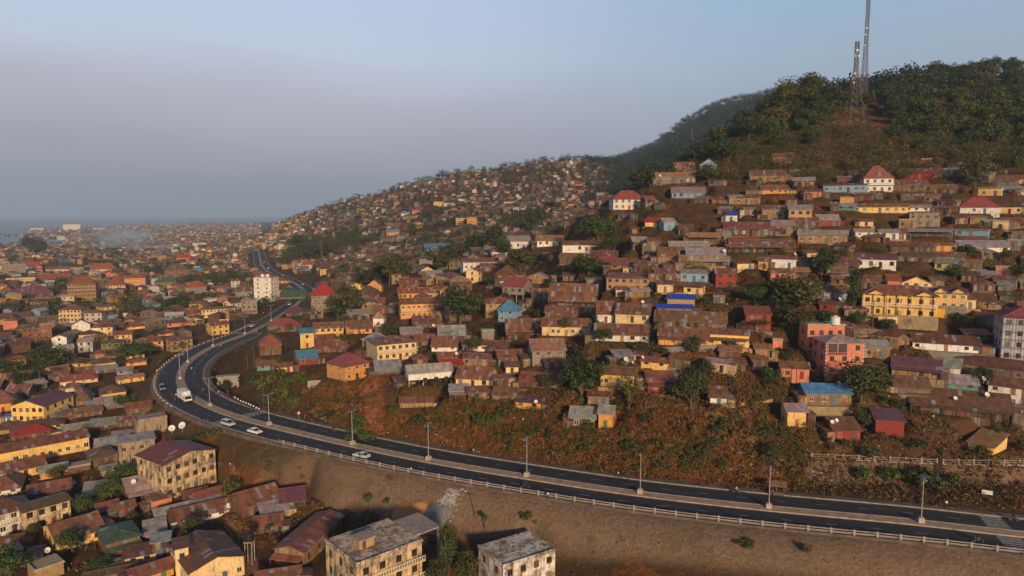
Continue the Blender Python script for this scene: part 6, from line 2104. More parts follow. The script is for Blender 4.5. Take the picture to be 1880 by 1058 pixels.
for r_ in '''383 655 4.5 1 red
408 639 4.2 1 white
362 681 3.4 1 white
371 679 4.8 0 dark
365 722 4.6 1 red
322 731 -4.3 1 white
605 795 5.6 1 dark
964 893 -5.6 0 dark
1354 913 6.6 1 white
1862 955 6.4 1 dark
1792 985 -5.8 0 dark
392 775 5.0 1 dark
437 612 4.0 0 white
300 740 -5.5 0 dark
470 600 -3.0 1 blue
425 628 5.5 1 red'''.split('\n'):
    a = r_.split(); moto(float(a[0]), float(a[1]), float(a[2]), a[3] == '1', a[4])
for px, py in ((411,730),(414,731),(417,732),(420,734),(1416,915),(1421,916),(1426,917)):
    moto(px, py, 9.2, rp.random() < .5, 'dark', False)
# ------------------------------------------------------------------ lattice towers
def lattice(name, X, Y, Zb, h, w0, w1, kink, label, ref, up=None, ant=True, r=.17, seg=12):
    root = empty(name, (X, Y, Zb))
    W = lambda t: (w0 + (w1 - w0) * min(t / kink, 1)) / 2
    lv = [h * (1 - (1 - k / seg) ** 1.25) for k in range(seg + 1)]
    for s in range(4):
        sx, sy = ((-1,-1),(1,-1),(1,1),(-1,1))[s]; b = MB()
        for k in range(seg):
            a, c = W(lv[k] / h), W(lv[k+1] / h); b.bar((sx*a, sy*a, lv[k] - (1.5 if k == 0 else 0)), (sx*c, sy*c, lv[k+1]), r)
        b.build('leg', up or M['rustst'], root)
    b = MB()
    for k in range(seg):
        a, c = W(lv[k] / h), W(lv[k+1] / h); z0, z1 = lv[k], lv[k+1]
        Q = ((-1,-1),(1,-1),(1,1),(-1,1))
        for s in range(4):
            p, q = Q[s], Q[(s+1) % 4]
            b.bar((p[0]*a, p[1]*a, z0), (q[0]*c, q[1]*c, z1), r*.55); b.bar((q[0]*a, q[1]*a, z0), (p[0]*c, p[1]*c, z1), r*.55); b.bar((p[0]*c, p[1]*c, z1), (q[0]*c, q[1]*c, z1), r*.55)
    b.build('bracing', up or M['rustst'], root)
    if ant:
        rd = random.Random(int(h))
        for k in range(9):
            z = h * rd.uniform(.55, .98); a = rd.uniform(0, 6.28); e = W(z / h) + .45
            b = MB(); R = Matrix.Translation((e * math.cos(a), e * math.sin(a), z)) @ Matrix.Rotation(a, 4, 'Z')
            b.box(-.12, .12, -.22, .22, -1.1, 1.1, 0, R); b.build('panel_antenna', M['galv'], root)
        for k in range(5):
            z = h * rd.uniform(.4, .9); a = rd.uniform(-2.6, -.5); e = W(z / h) + .5
            b = MB(); R = Matrix.Translation((e * math.cos(a), e * math.sin(a), z)) @ Matrix.Rotation(a, 4, 'Z') @ Matrix.Rotation(PI/2, 4, 'Y')
            b.lathe([(.5, -.2), (.72, .1), (.6, .25), (.02, .3)], (0,0,0), 12, 0, R); b.build('drum_antenna', M['white'], root)
    item(root, label, (X, Y, Zb + h * .4), 'lattice tower', None, label, ref)
    return root
p = cast(1567, 214, HT)
lattice('lattice_tower', p.x, p.y, p.z, 133 * proj(*p)[2] / F, 8.2, 1.7, .62, 'steel lattice tower with splayed legs on the hill crest', 'the lattice tower')
p2 = cast(1584, 196, HT) or p
lattice('lattice_mast', p2.x, p2.y, p2.z, 240 * proj(*p2)[2] / F, 3.6, 1.5, .5, 'taller slender mast behind the lattice tower, running out of the picture', 'the tall mast', seg=22, r=.15)
p3 = cast(1730, 150, HT)
if p3: lattice('lattice_mast', p3.x, p3.y, p3.z, 42 * proj(*p3)[2] / F, 2.2, .9, 1.0, 'small mast standing among the summit trees', 'the summit mast', ant=False, r=.1, seg=8)
for px, py, hp, lb, rf_ in ((591, 482, 42, 'thin mast on the wooded hillock beside the avenue', 'the hillock mast'), (772, 402, 22, 'thin mast on the middle slope of the far ridge', 'the ridge mast'), (1270, 274, 36, 'thin mast before the forested mountain', 'the mountain mast')):
    p = cast(px, py, HT)
    if p: lattice('lattice_mast', p.x, p.y, p.z, hp * proj(*p)[2] / F, 2.0, 1.0, 1.0, lb, rf_, ant=False, r=.16, seg=8)
# ------------------------------------------------------------------ satellite dishes, tanks, poles, laundry
def dish_proto():
    root = empty('satellite_dish', (0, 0, 0)); R = Matrix.Translation((0, 0, 1.0)) @ Matrix.Rotation(.35, 4, 'Z') @ Matrix.Rotation(1.0, 4, 'X')
    b = MB(); b.lathe([(.02, -.16), (.3, -.11), (.5, 0), (.5, .03), (.3, -.08), (.02, -.13)], (0,0,0), 16, 0, R); b.build('reflector', M['white'], root)
    b = MB(); b.bar((0, 0, -.1), (0, .05, .95), .035); b.bar((0, 0, .6), tuple(R @ Vector((0, 0, .5))), .02); b.build('mast', M['galv'], root)
    return root
DPR = dish_proto(); _du = []
def dish(px, py, size=1.0, label=None, ref=None, up=0.0):
    p = cast(px, py, HT)
    if p is None: return
    # stands on the roof under that point
    t = scene_hit(px, py)
    if t is not None: p = t
    o = DPR if not _du else copy_tree(DPR); _du.append(1)
    o.location = p; o.scale = (size,) * 3; o.rotation_euler = (0, 0, rp.uniform(-.6, .6))
    item(o, 'white satellite dish', (p[0], p[1], p[2] + size), 'satellite dish', 'satellite dishes', label, ref)
def scene_hit(px, py):
    a, dy, dz = ray(px, py); d = Vector((a, dy, dz)).normalized()
    ok, loc, nrm, idx, ob, mt = SC.ray_cast(bpy.context.evaluated_depsgraph_get(), Vector((0, 0, CAMZ)), d)
    return loc if ok and loc.y < 700 else None
bpy.context.view_layer.update()
dish(316, 798, 1.9, 'left of two big white satellite dishes behind the red roofed block', 'the big dishes')
dish(335, 794, 2.1, 'right of two big white satellite dishes behind the red roofed block')
for px, py in ((1149,668),(1162,672),(1180,662),(984,744),(796,603),(838,655),(597,645),(1754,738),(1812,733),(1528,782),(1536,779),(1806,703),(119,712),(88,1020),(136,894),(1540,710),(1460,473),(1542,556),(1180,560),(420,938),(246,893),(1212,327),(1330,467)): dish(px, py, rp.uniform(.9, 1.25))
def tank(px, py, r, h, mat, label, ref, p=None):
    t = p or scene_hit(px, py) or cast(px, py, HT)
    root = empty('water_tank', t); b = MB()
    b.lathe([(r*.96, 0), (r, .05), (r, h*.3), (r*.96, h*.33), (r, h*.36), (r, h*.62), (r*.96, h*.65), (r, h*.68), (r, h*.9), (r*.6, h), (r*.25, h*1.06)], (0,0,0), 18); b.build('tank', mat, root)
    b = MB(); b.lathe([(r*.24, h*1.06), (r*.24, h*1.13), (.02, h*1.15)], (0,0,0), 12); b.build('lid', mat, root)
    item(root, label, (t[0], t[1], t[2] + h/2), 'water tank', None, label, ref)
def roof_spot(key, fx, fy):
    root, p, w, d, H, rise, rz = TAG[key]; return local(p, rz, w * fx, d * fy, H + .22)
tank(1533, 596, 1.25, 2.3, M['white'], 'white cylindrical water tank on the salmon upper block', 'the white tank')
for k, (fx, fy) in enumerate(((-.18, .45), (.12, .45))):
    tank(0, 0, 1.4, 2.0, M['white'], ('left' if k == 0 else 'right') + ' one of two white tanks on the white tower block roof', None, p=roof_spot('wtower', fx, fy))
# black tank on its stand by the large cream house
root, p, w, d, H, rise, rz = TAG['bigcream']
q = local(p, rz, w * .5 + 2.2, 3.0); q = (q[0], q[1], q[2])
st = empty('tank_stand', q); b = MB()
for sx in (-.7, .7):
    for sy in (-.7, .7): b.bar((sx, sy, -2), (sx, sy, 5.2), .1)
b.build('leg', M['concrete'], st); b = MB(); b.box(-.9, .9, -.9, .9, 5.2, 5.4); b.build('platform', M['concrete'], st)
item(st, 'stand', (q[0], q[1], q[2] + 3), 'tank stand', None, 'tall concrete stand carrying a black tank beside the cream house')
tank(0, 0, .95, 1.9, M['black'], 'black plastic water tank on a tall stand beside the large cream house', 'the black tank', p=(q[0], q[1], q[2] + 5.402))
# stair hut on the flat concrete roof
root, p, w, d, H, rise, rz = TAG['bigconc']
q = local(p, rz, -w * .18, d * .45, H + .224)
hut = empty('roof_hut', q, rz); b = MB(); b.box(-1.5, 1.5, -1.2, 1.2, 0, 1.7); b.build('wall', M['wall'], hut, WALL['tn']); b = MB(); b.box(-1.9, 1.9, -1.6, 1.6, 1.703, 1.9); b.build('roof', M['concrete'], hut)
b = MB(); b.box(-.9, -.2, -1.25, -1.205, .1, 1.5); b.build('door', M['paint'], hut, DOORCOL[0])
item(hut, 'hut', (q[0], q[1], q[2] + 1), 'stair hut', None, 'small stair hut on the flat concrete roof', 'the stair hut')
# rear open slab of that house on columns
q = local(p, rz, w * .5, 5.0, 0); sl = empty('roof_canopy', q, rz)
b = MB(); b.box(.4, 6.2, -2.5, 5.5, H - .1, H + .18); b.build('slab', M['concrete'], sl)
for x in (1.0, 5.8):
    for y in (-2.1, 5.0):
        b = MB(); b.box(x - .2, x + .2, y - .2, y + .2, -3, H - .103); b.build('column', M['concrete'], sl)
item(sl, 'canopy', (q[0], q[1], q[2] + H), 'roof canopy', None, 'bare concrete roof slab on columns behind the flat roofed house')
# columns and upper frame of the unfinished shell at the right edge
root, p, w, d, H, rise, rz = TAG['frame']
for k in range(6):
    for yy in (-1.6, d * .9):
        x = -w/2 + .3 + (w - .6) * k / 5; b = MB()
        b.box(x - .18, x + .18, yy - .18, yy + .18, (-3 if yy < 0 else H + .51), H + (1.2 if yy < 0 else 1.6)); b.build('column', M['concrete'], root)
b = MB(); b.box(-w/2, w/2, -2.0, -.05, H * .48, H * .48 + .2); b.box(-w/2, w/2, -2.0, -.35, H - .02, H + .19); b.build('balcony_slab', M['concrete'], root)
# mansion gables, wing gables
def gable(root, x, w, z, h, y=-.02, mat='wall', col=None):
    b = MB(); b.face([(x - w/2, y - .9, z), (x + w/2, y - .9, z), (x, y - .9, z + h)]); b.build('gable', M['wall'], root, col)
    b = MB(); o = .3
    b.sheet([[(x - w/2 - o, y - 1.25, z - h*o*2/w), (x, y - 1.25, z + h), (x, y + 3.5, z + h), (x - w/2 - o, y + 3.5, z - h*o*2/w)][::-1], [(x + w/2 + o, y + 3.5, z - h*o*2/w), (x, y + 3.5, z + h), (x, y - 1.25, z + h), (x + w/2 + o, y - 1.25, z - h*o*2/w)][::-1]], .09,
            uvs=[[(0,0),(0,1),(2,1),(2,0)], [(0,0),(0,1),(2,1),(2,0)]])
    b.build('gable_roof', M['roof'], root, (*ROOF['ru'][:3], .4))
root, p, w, d, H, rise, rz = TAG['mansion']
for fx in (-.32, .32): gable(root, w * fx, w * .26, H - .05, rise * .55, col=WALL['ye'])
for k in range(7):
    x = -w/2 + .4 + (w - .8) * k / 6; b = MB(); b.box(x - .14, x + .14, -1.1, -.85, -1, H - .12); b.build('column', M['wall'], root, WALL['cr'])
b = MB(); b.box(-w/2, w/2, -3.2, -2.9, -3, 1.0); b.build('garden_wall', M['wall'], root, WALL['kh'])
root, p, w, d, H, rise, rz = TAG['wing']
for fx in (-.25, .25): gable(root, w * fx, w * .48, H - .05, 1.5, y=.86, col=WALL['ye'])
b = MB(); b.box(-w/2 - .05, w/2 + .05, -.12, -.02, -.5, H * .5); b.build('garage_front', M['wall'], root, WALL['gr'])
b = MB(); b.box(-w*.36, -w*.1, -.2, -.121, 0, H * .36); b.build('door', M['paint'], root, lin(214, 160, 30))
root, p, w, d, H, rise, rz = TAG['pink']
z0 = H * .62; b = MB(); b.box(-w * .46, w * .06, -.03, -.004, z0, H - .25); b.build('veranda_shade_panel', M['black'], root)  # flat black panel on the wall stands in for the shade inside the veranda
for fx in (-.46, -.2, .05):
    b = MB(); b.box(w * fx - .1, w * fx + .12, -.16, -.032, z0 - .2, H - .2); b.build('veranda_post', M['wall'], root, WALL['sl'])
o = rail_mesh(w * .5, .8).build('railing', M['paint'], root, WALL['sl']); o.location = (-w * .2, -.24, z0 - .1)
b = MB()
for sx in (-1, 1):
    for k in range(9): b.box(sx * w/2 - .16, sx * w/2 + .16, -.05, .2, H * k / 9, H * k / 9 + .18)
b.build('quoins', M['white'], root)
# utility poles
pb = MB(); pb.bar((0, 0, -1), (0, 0, 7.5), .13, 0, 8, .09); PM = pb.mesh('shaft', M['wood'])
xb = MB(); xb.box(-.8, .8, -.06, .06, 6.9, 7.05); XM = xb.mesh('crossarm', M['wood'])
first = True
for px, py, hp in ((1163,427,30),(1470,632,42),(1461,718,64),(1237,738,36),(800,590,24),(1424,800,8),(1602,600,50),(376,600,44),(303,555,24),(1778,502,22),(1310,595,30),(872,952,44),(440,905,40),(455,680,26),(770,735,28),(1190,640,34)):
    p = cast(px, py, HT)
    if p is None: continue
    root = empty('utility_pole', p); link('shaft', PM, root); link('crossarm', XM, root)
    s = min(1.5, max(.55, hp * proj(*p)[2] / F / 7.5)); root.scale = (1, 1, s)
    item(root, 'thin timber pole', (p.x, p.y, p.z + 3), 'utility pole', 'utility poles')
# laundry lines
def laundry(px, py, wpx, label, cols):
    p = cast(px, py, HT); m = proj(*p)[2] / F; w = wpx * m; root = empty('washing_line', (p.x, p.y, p.z), -math.atan2(p.x, p.y))
    b = MB(); b.bar((-w/2, 0, -1), (-w/2, 0, 1.9), .05); b.bar((w/2, 0, -1), (w/2, 0, 1.9), .05); b.bar((-w/2, 0, 1.8), (w/2, 0, 1.8), .02); b.build('line', M['wood'], root)
    k = max(3, int(w / .75))
    for j in range(k):
        x = -w/2 + w * (j + .5) / k; h = rp.uniform(.6, 1.2); b = MB(); b.box(x - .28, x + .28, -.03, .03, 1.78 - h, 1.78); b.build('garment', M['cloth'], root, (*SHIRT[rp.choice(cols)], 1))
    item(root, label, (p.x, p.y, p.z + 1.4), 'washing line', None, label)
laundry(1255, 632, 30, 'washing line of red and white clothes before the orange row house', ['red', 'white', 'pink'])
laundry(1340, 634, 44, 'washing line of mixed clothes before the yellow row house', ['red', 'white', 'dark', 'blue'])
laundry(1303, 520, 10, 'pale washing beside the pale blue shack', ['white', 'blue'])
laundry(1848, 738, 30, 'long line of red and white washing at the right edge', ['red', 'white', 'pink'])
laundry(1150, 672, 20, 'washing hung near the dishes behind the dark round tree', ['white', 'blue'])
# footpaths and stair alleys trodden between the houses
M['path'] = plain('trodden_earth', (.22, .105, .05, 1), .95, 0, .4, .6)
M['stair'] = plain('worn_concrete_steps', (.085, .07, .06, 1), .9, 0, .5, .9)
def footpath(pts, wd, mat, label):
    P = []
    for (a, c), (d, e) in zip(pts, pts[1:]):
        n = max(3, int(math.hypot(d - a, e - c) / 4))
        for k in range(n): P.append(cast(a + (d - a) * k / n, c + (e - c) * k / n, HT))
    P = [p for p in P if p]; v = []; f = []
    for i, p in enumerate(P):
        q_ = P[min(i + 1, len(P) - 1)] - P[max(i - 1, 0)]; t = Vector((q_.x, q_.y, 0))
        if t.length < 1e-4: t = Vector((0, 1, 0))
        t.normalize(); nn = Vector((t.y, -t.x, 0)) * wd * (.8 + .4 * ((i * 7) % 5) / 5)
        for s_ in (-1, 0, 1):
            r = p + nn * s_; z = grid_h(r.x, r.y) + (.16 if s_ == 0 else .10); v.append((r.x, r.y, z))
    for i in range(len(P) - 1):
        for k in (0, 1): a = i * 3 + k; f.append((a, a + 1, a + 4, a + 3))
    me = bpy.data.meshes.new('footpath'); me.from_pydata(v, [], f); me.materials.append(mat); me.update(); tag(link('footpath', me), label, 'footpath', None, 'structure')
footpath([(1195,655),(1198,610),(1194,560),(1196,520),(1204,470)], .8, M['stair'], 'dark stair alley between the shack rows')
footpath([(1080,640),(1090,590),(1100,545),(1106,500)], .8, M['stair'], 'stair alley beside the large rusty shack')
footpath([(1330,600),(1322,540),(1326,480),(1324,430)], .7, M['stair'], 'narrow alley up the hillside')
footpath([(1395,742),(1340,775),(1290,752),(1240,745),(1180,745)], .8, M['path'], 'red dirt path under the dark red house')
footpath([(1460,880),(1440,840),(1400,812),(1340,800),(1290,775)], .8, M['path'], 'dirt path climbing from the road')
M['laterite'] = plain('red_laterite', (.34, .105, .032, 1), .95, 0, .4, .9)
footpath([(692,818),(684,775),(688,735),(672,700),(690,676)], 2.6, M['laterite'], 'orange eroded gully below the bright orange house')
footpath([(418,868),(428,905),(424,950),(440,1010),(470,1056)], 1.6, M['path'], 'red dirt lane at the foot of the embankment')
footpath([(1560,690),(1640,700),(1690,690),(1730,760)], .8, M['path'], 'dirt path between the lower right houses')
footpath([(900,520),(960,540),(1000,520),(1040,490)], 2.0, M['stair'], 'steep worn lane below the spur')
footpath([(1240,730),(1130,715),(1030,720)], .7, M['path'], 'dirt path behind the dark round tree')
footpath([(1800,560),(1840,620),(1860,560)], .7, M['path'], 'path on the right slope')
# stone terrace fence above the road at the right
def terrace(name, xs, y_at, label, short):
    P = [cast(x, y_at(x), HT) for x in xs]; P = [q for q in P if q]
    p0 = P[0]; root = empty(name, p0); bb = MB()
    for a, c in zip(P, P[1:]):
        A, C = a - p0, c - p0
        for z in (.35, .85): bb.bar(A + Vector((0,0,z)), C + Vector((0,0,z)), .08)
    bb.build('rail', M['concrete'], root)
    pm = MB(); pm.box(-.16, .16, -.16, .16, -.8, 1.15); pm = pm.mesh('post', M['concrete'])
    for q in P:
        o = link('post', pm, root); o.location = q - p0
    bb = MB()
    for a, c in zip(P, P[1:]):
        A, C = a - p0, c - p0; bb.bar(A + Vector((0,-.1,-.15)), C + Vector((0,-.1,-.15)), .22)
    bb.build('coping', M['concrete'], root)
    item(root, label, tuple(P[len(P)//2]), 'fence', None, label, short)
terrace('terrace_fence', [1490 + 28.7 * k for k in range(9)], lambda x: 840 + (x - 1490) * .045, 'pale post and rail fence along the stone terrace above the road', 'the terrace fence')
terrace('terrace_fence', [1731 + 28 * k for k in range(8)], lambda x: 851 + (x - 1731) * .01, 'pale post and rail fence right of the dark drain', 'the right terrace fence')
# dark drain down the terrace
M['soot'] = plain('stained_concrete', (.035, .030, .027, 1), .9, 0, .4, .6)
P = [cast(x, y, HT) for x, y in ((1712,838),(1722,852),(1724,870),(1727,890),(1729,908),(1735,926))]; p0 = P[0]
b = MB()
for a, c in zip(P, P[1:]):
    A, C = a - p0, c - p0
    for dx in (-.75, .75): b.bar(A + Vector((dx, -.1, .1)), C + Vector((dx, -.1, .1)), .26)
    b.face([A + Vector((-.6, -.15, .12)), A + Vector((.6, -.15, .12)), C + Vector((.6, -.15, .12)), C + Vector((-.6, -.15, .12))][::-1])
o = b.build('storm_drain', M['soot']); o.location = p0
item(o, 'drain', tuple(P[2]), 'drain', None, 'dark stained storm drain running down the stone terrace', 'the dark drain')
# culvert head with steps inside the bend
p = cast(424, 712, HT); cu = empty('culvert', p, .3)
b = MB(); b.box(-4.5, 2.5, 0, 1.0, -1, 4.2); b.box(-4.5, -3.6, -3.5, -.003, -1, 3.0); b.box(2.503, 3.2, -4.5, 1.0, -1, 3.2); b.build('head_wall', M['concrete'], cu)
b = MB(); b.box(-5, 3.2, -.8, 2.5, 4.203, 4.6); b.build('deck', M['concrete'], cu)
b = MB()
for k in range(9): b.box(-2.2, -.6, -4.2 + k * .45, -3.75 + k * .45, -1 - k * .001, .2 + k * .38)
b.build('steps', M['concrete'], cu)
item(cu, 'culvert', (p.x, p.y, p.z + 2), 'culvert', None, 'concrete culvert head with steps on the inside of the bend', 'the culvert')
# concrete slab, sand and gravel heaps, boulders
p = cast(578, 710, HT); b = MB(); b.box(-2.2, 2.2, -.2, .2, -.6, 2.0, 0, Matrix.Rotation(-.5, 4, 'X')); o = b.build('concrete_slab', M['concrete']); o.location = p; o.rotation_euler = (0, 0, .3)
item(o, 'slab', tuple(p), 'slab', None, 'tilted concrete slab lying on the earth below the bright orange house')
def heap(name, px, py, rx, ry, h, mat, label):
    p = cast(px, py, HT); rng_ = np.random.default_rng(int(px)); b = MB(); n = 26; rings = 9; v = []
    for j in range(rings):
        t = j / (rings - 1)
        for k in range(n):
            a = 2 * PI * k / n; r = (1 - t) * (1 + .18 * math.sin(3 * a + 1) + rng_.uniform(-.04, .04))
            x, y = rx * r * math.cos(a), ry * r * math.sin(a); v.append((x, y, grid_h(p.x + x, p.y + y) - p.z - .25 + (h + .25) * (1 - (1 - t) ** 2)))
    f = [(j*n + k, j*n + (k+1) % n, (j+1)*n + (k+1) % n, (j+1)*n + k) for j in range(rings - 1) for k in range(n)]
    me = bpy.data.meshes.new(name); me.from_pydata(v, [], f); me.materials.append(mat); me.update(); o = link(name, me, None, None, True); o.location = p
    item(o, label, (p.x, p.y, p.z + h/2), name.replace('_', ' '), None, label)
M['sand'] = plain('builders_sand', (.42, .20, .07, 1), .95, 0, .2, 1.5)
M['gravel'] = plain('grey_gravel', (.17, .18, .19, 1), .95, 0, .4, 2.5)
M['limewash'] = plain('pale_spilled_stone', (.42, .40, .38, 1), .95, 0, .6, .8)
heap('sand_heap', 748, 946, 4.3, 3.2, 1.0, M['sand'], 'heap of orange builders sand behind the flat roofed house')
heap('gravel_heap', 802, 950, 3.2, 3.0, .8, M['gravel'], 'heap of dark grey gravel beside the orange sand')
b = MB(); rq = random.Random(4)
for k in range(420):
    t = rq.random(); px = 836 - 36 * t + rq.gauss(0, 7 + 4 * t); py = 898 + 62 * t; p = cast(px, py, HT)
    s = rq.uniform(.1, .3); b.box(-s, s, -s*.7, s*.7, -.1, s*.5, 0, Matrix.Translation(p) @ Matrix.Rotation(rq.uniform(0, 6), 4, 'Z') @ Matrix.Rotation(rq.uniform(-.5, .5), 4, 'X'))
tag(b.build('spilled_stone', M['limewash']), 'pale broken stone spilled down the embankment', 'stone', None, 'stuff')
# boulders
import bmesh
def boulder_mesh(seed):
    bm = bmesh.new(); bmesh.ops.create_icosphere(bm, subdivisions=2, radius=1); rq = random.Random(seed)
    for v in bm.verts: v.co *= rq.uniform(.75, 1.15)
    for v in bm.verts: v.co.z *= .65
    me = bpy.data.meshes.new('boulder'); bm.to_mesh(me); bm.free(); me.materials.append(M['rock']); return me
BM_ = [boulder_mesh(k) for k in range(3)]
for k, (px, py, s) in enumerate([(1530,225,8),(1545,228,9),(1560,224,8),(1572,222,10),(1585,224,8),(1600,232,7),(1612,238,7),(1625,245,5),(1515,226,5),(1165,810,10),(1180,800,8),(1175,818,7),(1150,806,6),(998,862,7),(990,858,5),(1020,866,4),(1590,260,5),(1480,800,9),(1505,812,8),(1330,715,5),(1365,705,6),(1340,690,5),(1395,700,5)]):
    p = cast(px, py, HT)
    if p is None: continue
    o = link('boulder', BM_[k % 3]); r = s * proj(*p)[2] / F * .6; o.location = p; o.scale = (r, r, r); o.rotation_euler = (0, 0, k)
    item(o, 'grey boulder', tuple(p), 'boulder', 'boulders')
# billboard, warning sign, small notice board
p = cast(412, 606, HT); bl = empty('billboard', p, .1)
b = MB(); b.bar((-1.6, 0, -1), (-1.6, 0, 5.2), .12); b.bar((1.6, 0, -1), (1.6, 0, 5.2), .12); b.build('leg', M['galv'], bl)
def _poster(q, bs, out):
    tc = q.n('ShaderNodeTexCoord').outputs['Object']; s = q.n('ShaderNodeSeparateXYZ', Vector=tc)
    c = q.mix(q.step(q.noise(tc, .9, 1), .45, .55), (.70, .42, .60, 1), (.70, .62, .68, 1))
    r = q.math('SQRT', q.math('ADD', q.math('POWER', q.math('SUBTRACT', s.outputs[0], .2), 2), q.math('POWER', q.math('MULTIPLY', q.math('SUBTRACT', s.outputs[2], 4.1), .7), 2)))
    c = q.mix(q.math('LESS_THAN', r, .8), c, (.05, .03, .06, 1)); setp(q, bs, col=c, rough=.5)
b = MB(); b.box(-2.4, 2.4, -.12, .12, 2.4, 6.0); b.build('panel', material('poster', _poster), bl)
item(bl, 'billboard', (p.x, p.y, p.z + 4), 'billboard', None, 'pink and lilac billboard with a dark figure beside the road', 'the pink billboard')
p = on_ground(549, 772); ws = empty('warning_sign', p, .3); b = MB(); b.bar((0, 0, -.5), (0, 0, 2.2), .04); b.build('post', M['galv'], ws)
b = MB(); b.face([(-.6, -.06, 1.9), (.6, -.06, 1.9), (0, -.06, 2.95)]); b.face([(-.6, -.03, 1.9), (0, -.03, 2.95), (.6, -.03, 1.9)]); b.build('border', M['paint'], ws, (.5, .03, .03, 1))
b = MB(); b.face([(-.36, -.065, 2.05), (.36, -.065, 2.05), (0, -.065, 2.68)]); b.build('face', M['white'], ws)
item(ws, 'sign', (p[0], p[1], p[2] + 2), 'road sign', None, 'red and white triangular warning sign on the inner pavement')
p = cast(1812, 912, HT); nb = empty('notice_board', p, -.5); b = MB(); b.bar((-.7, 0, -.5), (-.7, 0, 1.2), .05); b.bar((.7, 0, -.5), (.7, 0, 1.2), .05); b.build('leg', M['wood'], nb)
b = MB(); b.box(-.95, .95, -.08, -.052, .5, 1.4); b.build('panel', M['white'], nb); item(nb, 'board', (p.x, p.y, p.z + 1), 'notice board', None, 'small blank white board on the grass below the right terrace fence')
p = cast(1427, 912, HT); kk = empty('wooden_stall', p, -.3); b = MB(); b.box(-1.4, 1.4, 0, 1.8, 0, .9); b.build('counter', M['wood'], kk)
for x in (-1.4, 1.4):
    for y in (0, 1.8): bb = MB(); bb.bar((x, y, -.5), (x, y, 2.6), .06); bb.build('post', M['wood'], kk)
b = MB(); b.sheet([[(-1.8, -.5, 2.45), (1.8, -.5, 2.45), (1.8, 2.2, 2.75), (-1.8, 2.2, 2.75)]], .08, uvs=[[(0,0),(3,0),(3,2),(0,2)]]); b.build('roof', M['roof'], kk, (*ROOF['tn'][:3], .5))
item(kk, 'stall', (p.x, p.y, p.z + 1.3), 'stall', None, 'small timber roadside stall beside the parked motorcycles', 'the timber stall')
# gazebo right of the salmon house
p = cast(1572, 624, HT); gz = empty('gazebo', p, .3)
for x in (-2, 2):
    for y in (0, 3.5): bb = MB(); bb.bar((x, y, -2), (x, y, 3.0), .1); bb.build('post', M['wood'], gz)
roof_mesh('h', 4.4, 3.6, 3.0, 1.3).build('roof', M['roof'], gz, (*ROOF['pu'][:3], .3))
b = MB(); b.box(-2.1, 2.1, -.1, 3.6, -2, .1); b.build('deck', M['wall'], gz, WALL['rd']); item(gz, 'gazebo', (p.x, p.y, p.z + 2), 'gazebo', None, 'open brown gazebo with white posts right of the salmon pink house', 'the gazebo')
# stone retaining wall under the yellow row house, pale garden wall
def lowwall(px0, py0, px1, py1, h, col, label, ref=None, th=.4):
    A, C = cast(px0, py0, HT), cast(px1, py1, HT); n = max(2, int((C - A).length / 2)); root = empty('retaining_wall', A); b = MB()
    pts = []
    for k in range(n + 1):
        q = cast(px0 + (px1 - px0) * k / n, py0 + (py1 - py0) * k / n, HT); pts.append(q - A)
    for a, c in zip(pts, pts[1:]):
        b.face([a + Vector((0,0,-1)), c + Vector((0,0,-1)), c + Vector((0,0,h)), a + Vector((0,0,h))])
        b.face([a + Vector((0,0,h)), c + Vector((0,0,h)), c + Vector((0,th,h)), a + Vector((0,th,h))])
        b.face([a + Vector((0,th,-1)), a + Vector((0,th,h)), c + Vector((0,th,h)), c + Vector((0,th,-1))])
    b.build('masonry', M['wall'], root, col); item(root, label, tuple((A + C) / 2), 'wall', None, label, ref)
lowwall(1215, 648, 1378, 642, 1.6, WALL['gr'], 'rough stone terrace wall under the orange and yellow row houses')
lowwall(1310, 752, 1420, 738, .7, WALL['tn'], 'low pale garden wall right of the small white hut')
lowwall(1612, 596, 1692, 596, 2.2, WALL['cr'], 'stained cream garden wall below the mansion')
lowwall(1190, 540, 1340, 540, .4, WALL['tn'], 'long low pale kerb wall below the upper shacks')
lowwall(905, 700, 985, 704, 1.4, WALL['gr'], 'grey block wall below the outside stair house')
# ------------------------------------------------------------------ smoke over the far town
def _smoke(q, bs, out):
    q.t.nodes.remove(bs)
    tc = q.n('ShaderNodeTexCoord').outputs['Object']
    ln = q.n('ShaderNodeVectorMath', _operation='LENGTH', i0=tc).outputs['Value']
    fall = q.step(ln, 1.0, .25)
    nz = q.noise(tc, 2.6, 4, .6)
    d = q.math('MULTIPLY', q.math('MULTIPLY', fall, q.step(nz, .38, .7)), .022)
    pv = q.n('ShaderNodeVolumePrincipled'); pv.inputs['Color'].default_value = (.60, .82, 1.0, 1)
    q.t.links.new(d, pv.inputs['Density']); q.t.links.new(pv.outputs[0], out.inputs['Volume'])
ms = material('smoke', _smoke)
import bmesh as _bm
for key, lst in PROTO.items():
    for i, o in enumerate(lst):
        if (key, i) not in USED:
            for c in list(o.children): bpy.data.objects.remove(c)
            bpy.data.objects.remove(o)
bm = _bm.new(); _bm.ops.create_icosphere(bm, subdivisions=3, radius=1); me = bpy.data.meshes.new('smoke_plume'); bm.to_mesh(me); bm.free(); me.materials.append(ms)
for px, py, Yd, sx, sy, sz, lab in ((225, 445, 1700, 105, 110, 40, 'blue smoke drifting over the far town'), (285, 458, 1560, 95, 60, 12, 'thin low smoke trailing right of the main plume')):
    a, dy, dz = ray(px, py); t = Yd / dy
    o = link('smoke_plume', me); o.location = (a * t, Yd, CAMZ + dz * t + sz * .25); o.scale = (sx, sy, sz); tag(o, lab, 'smoke', 'smoke over the far town', 'stuff')
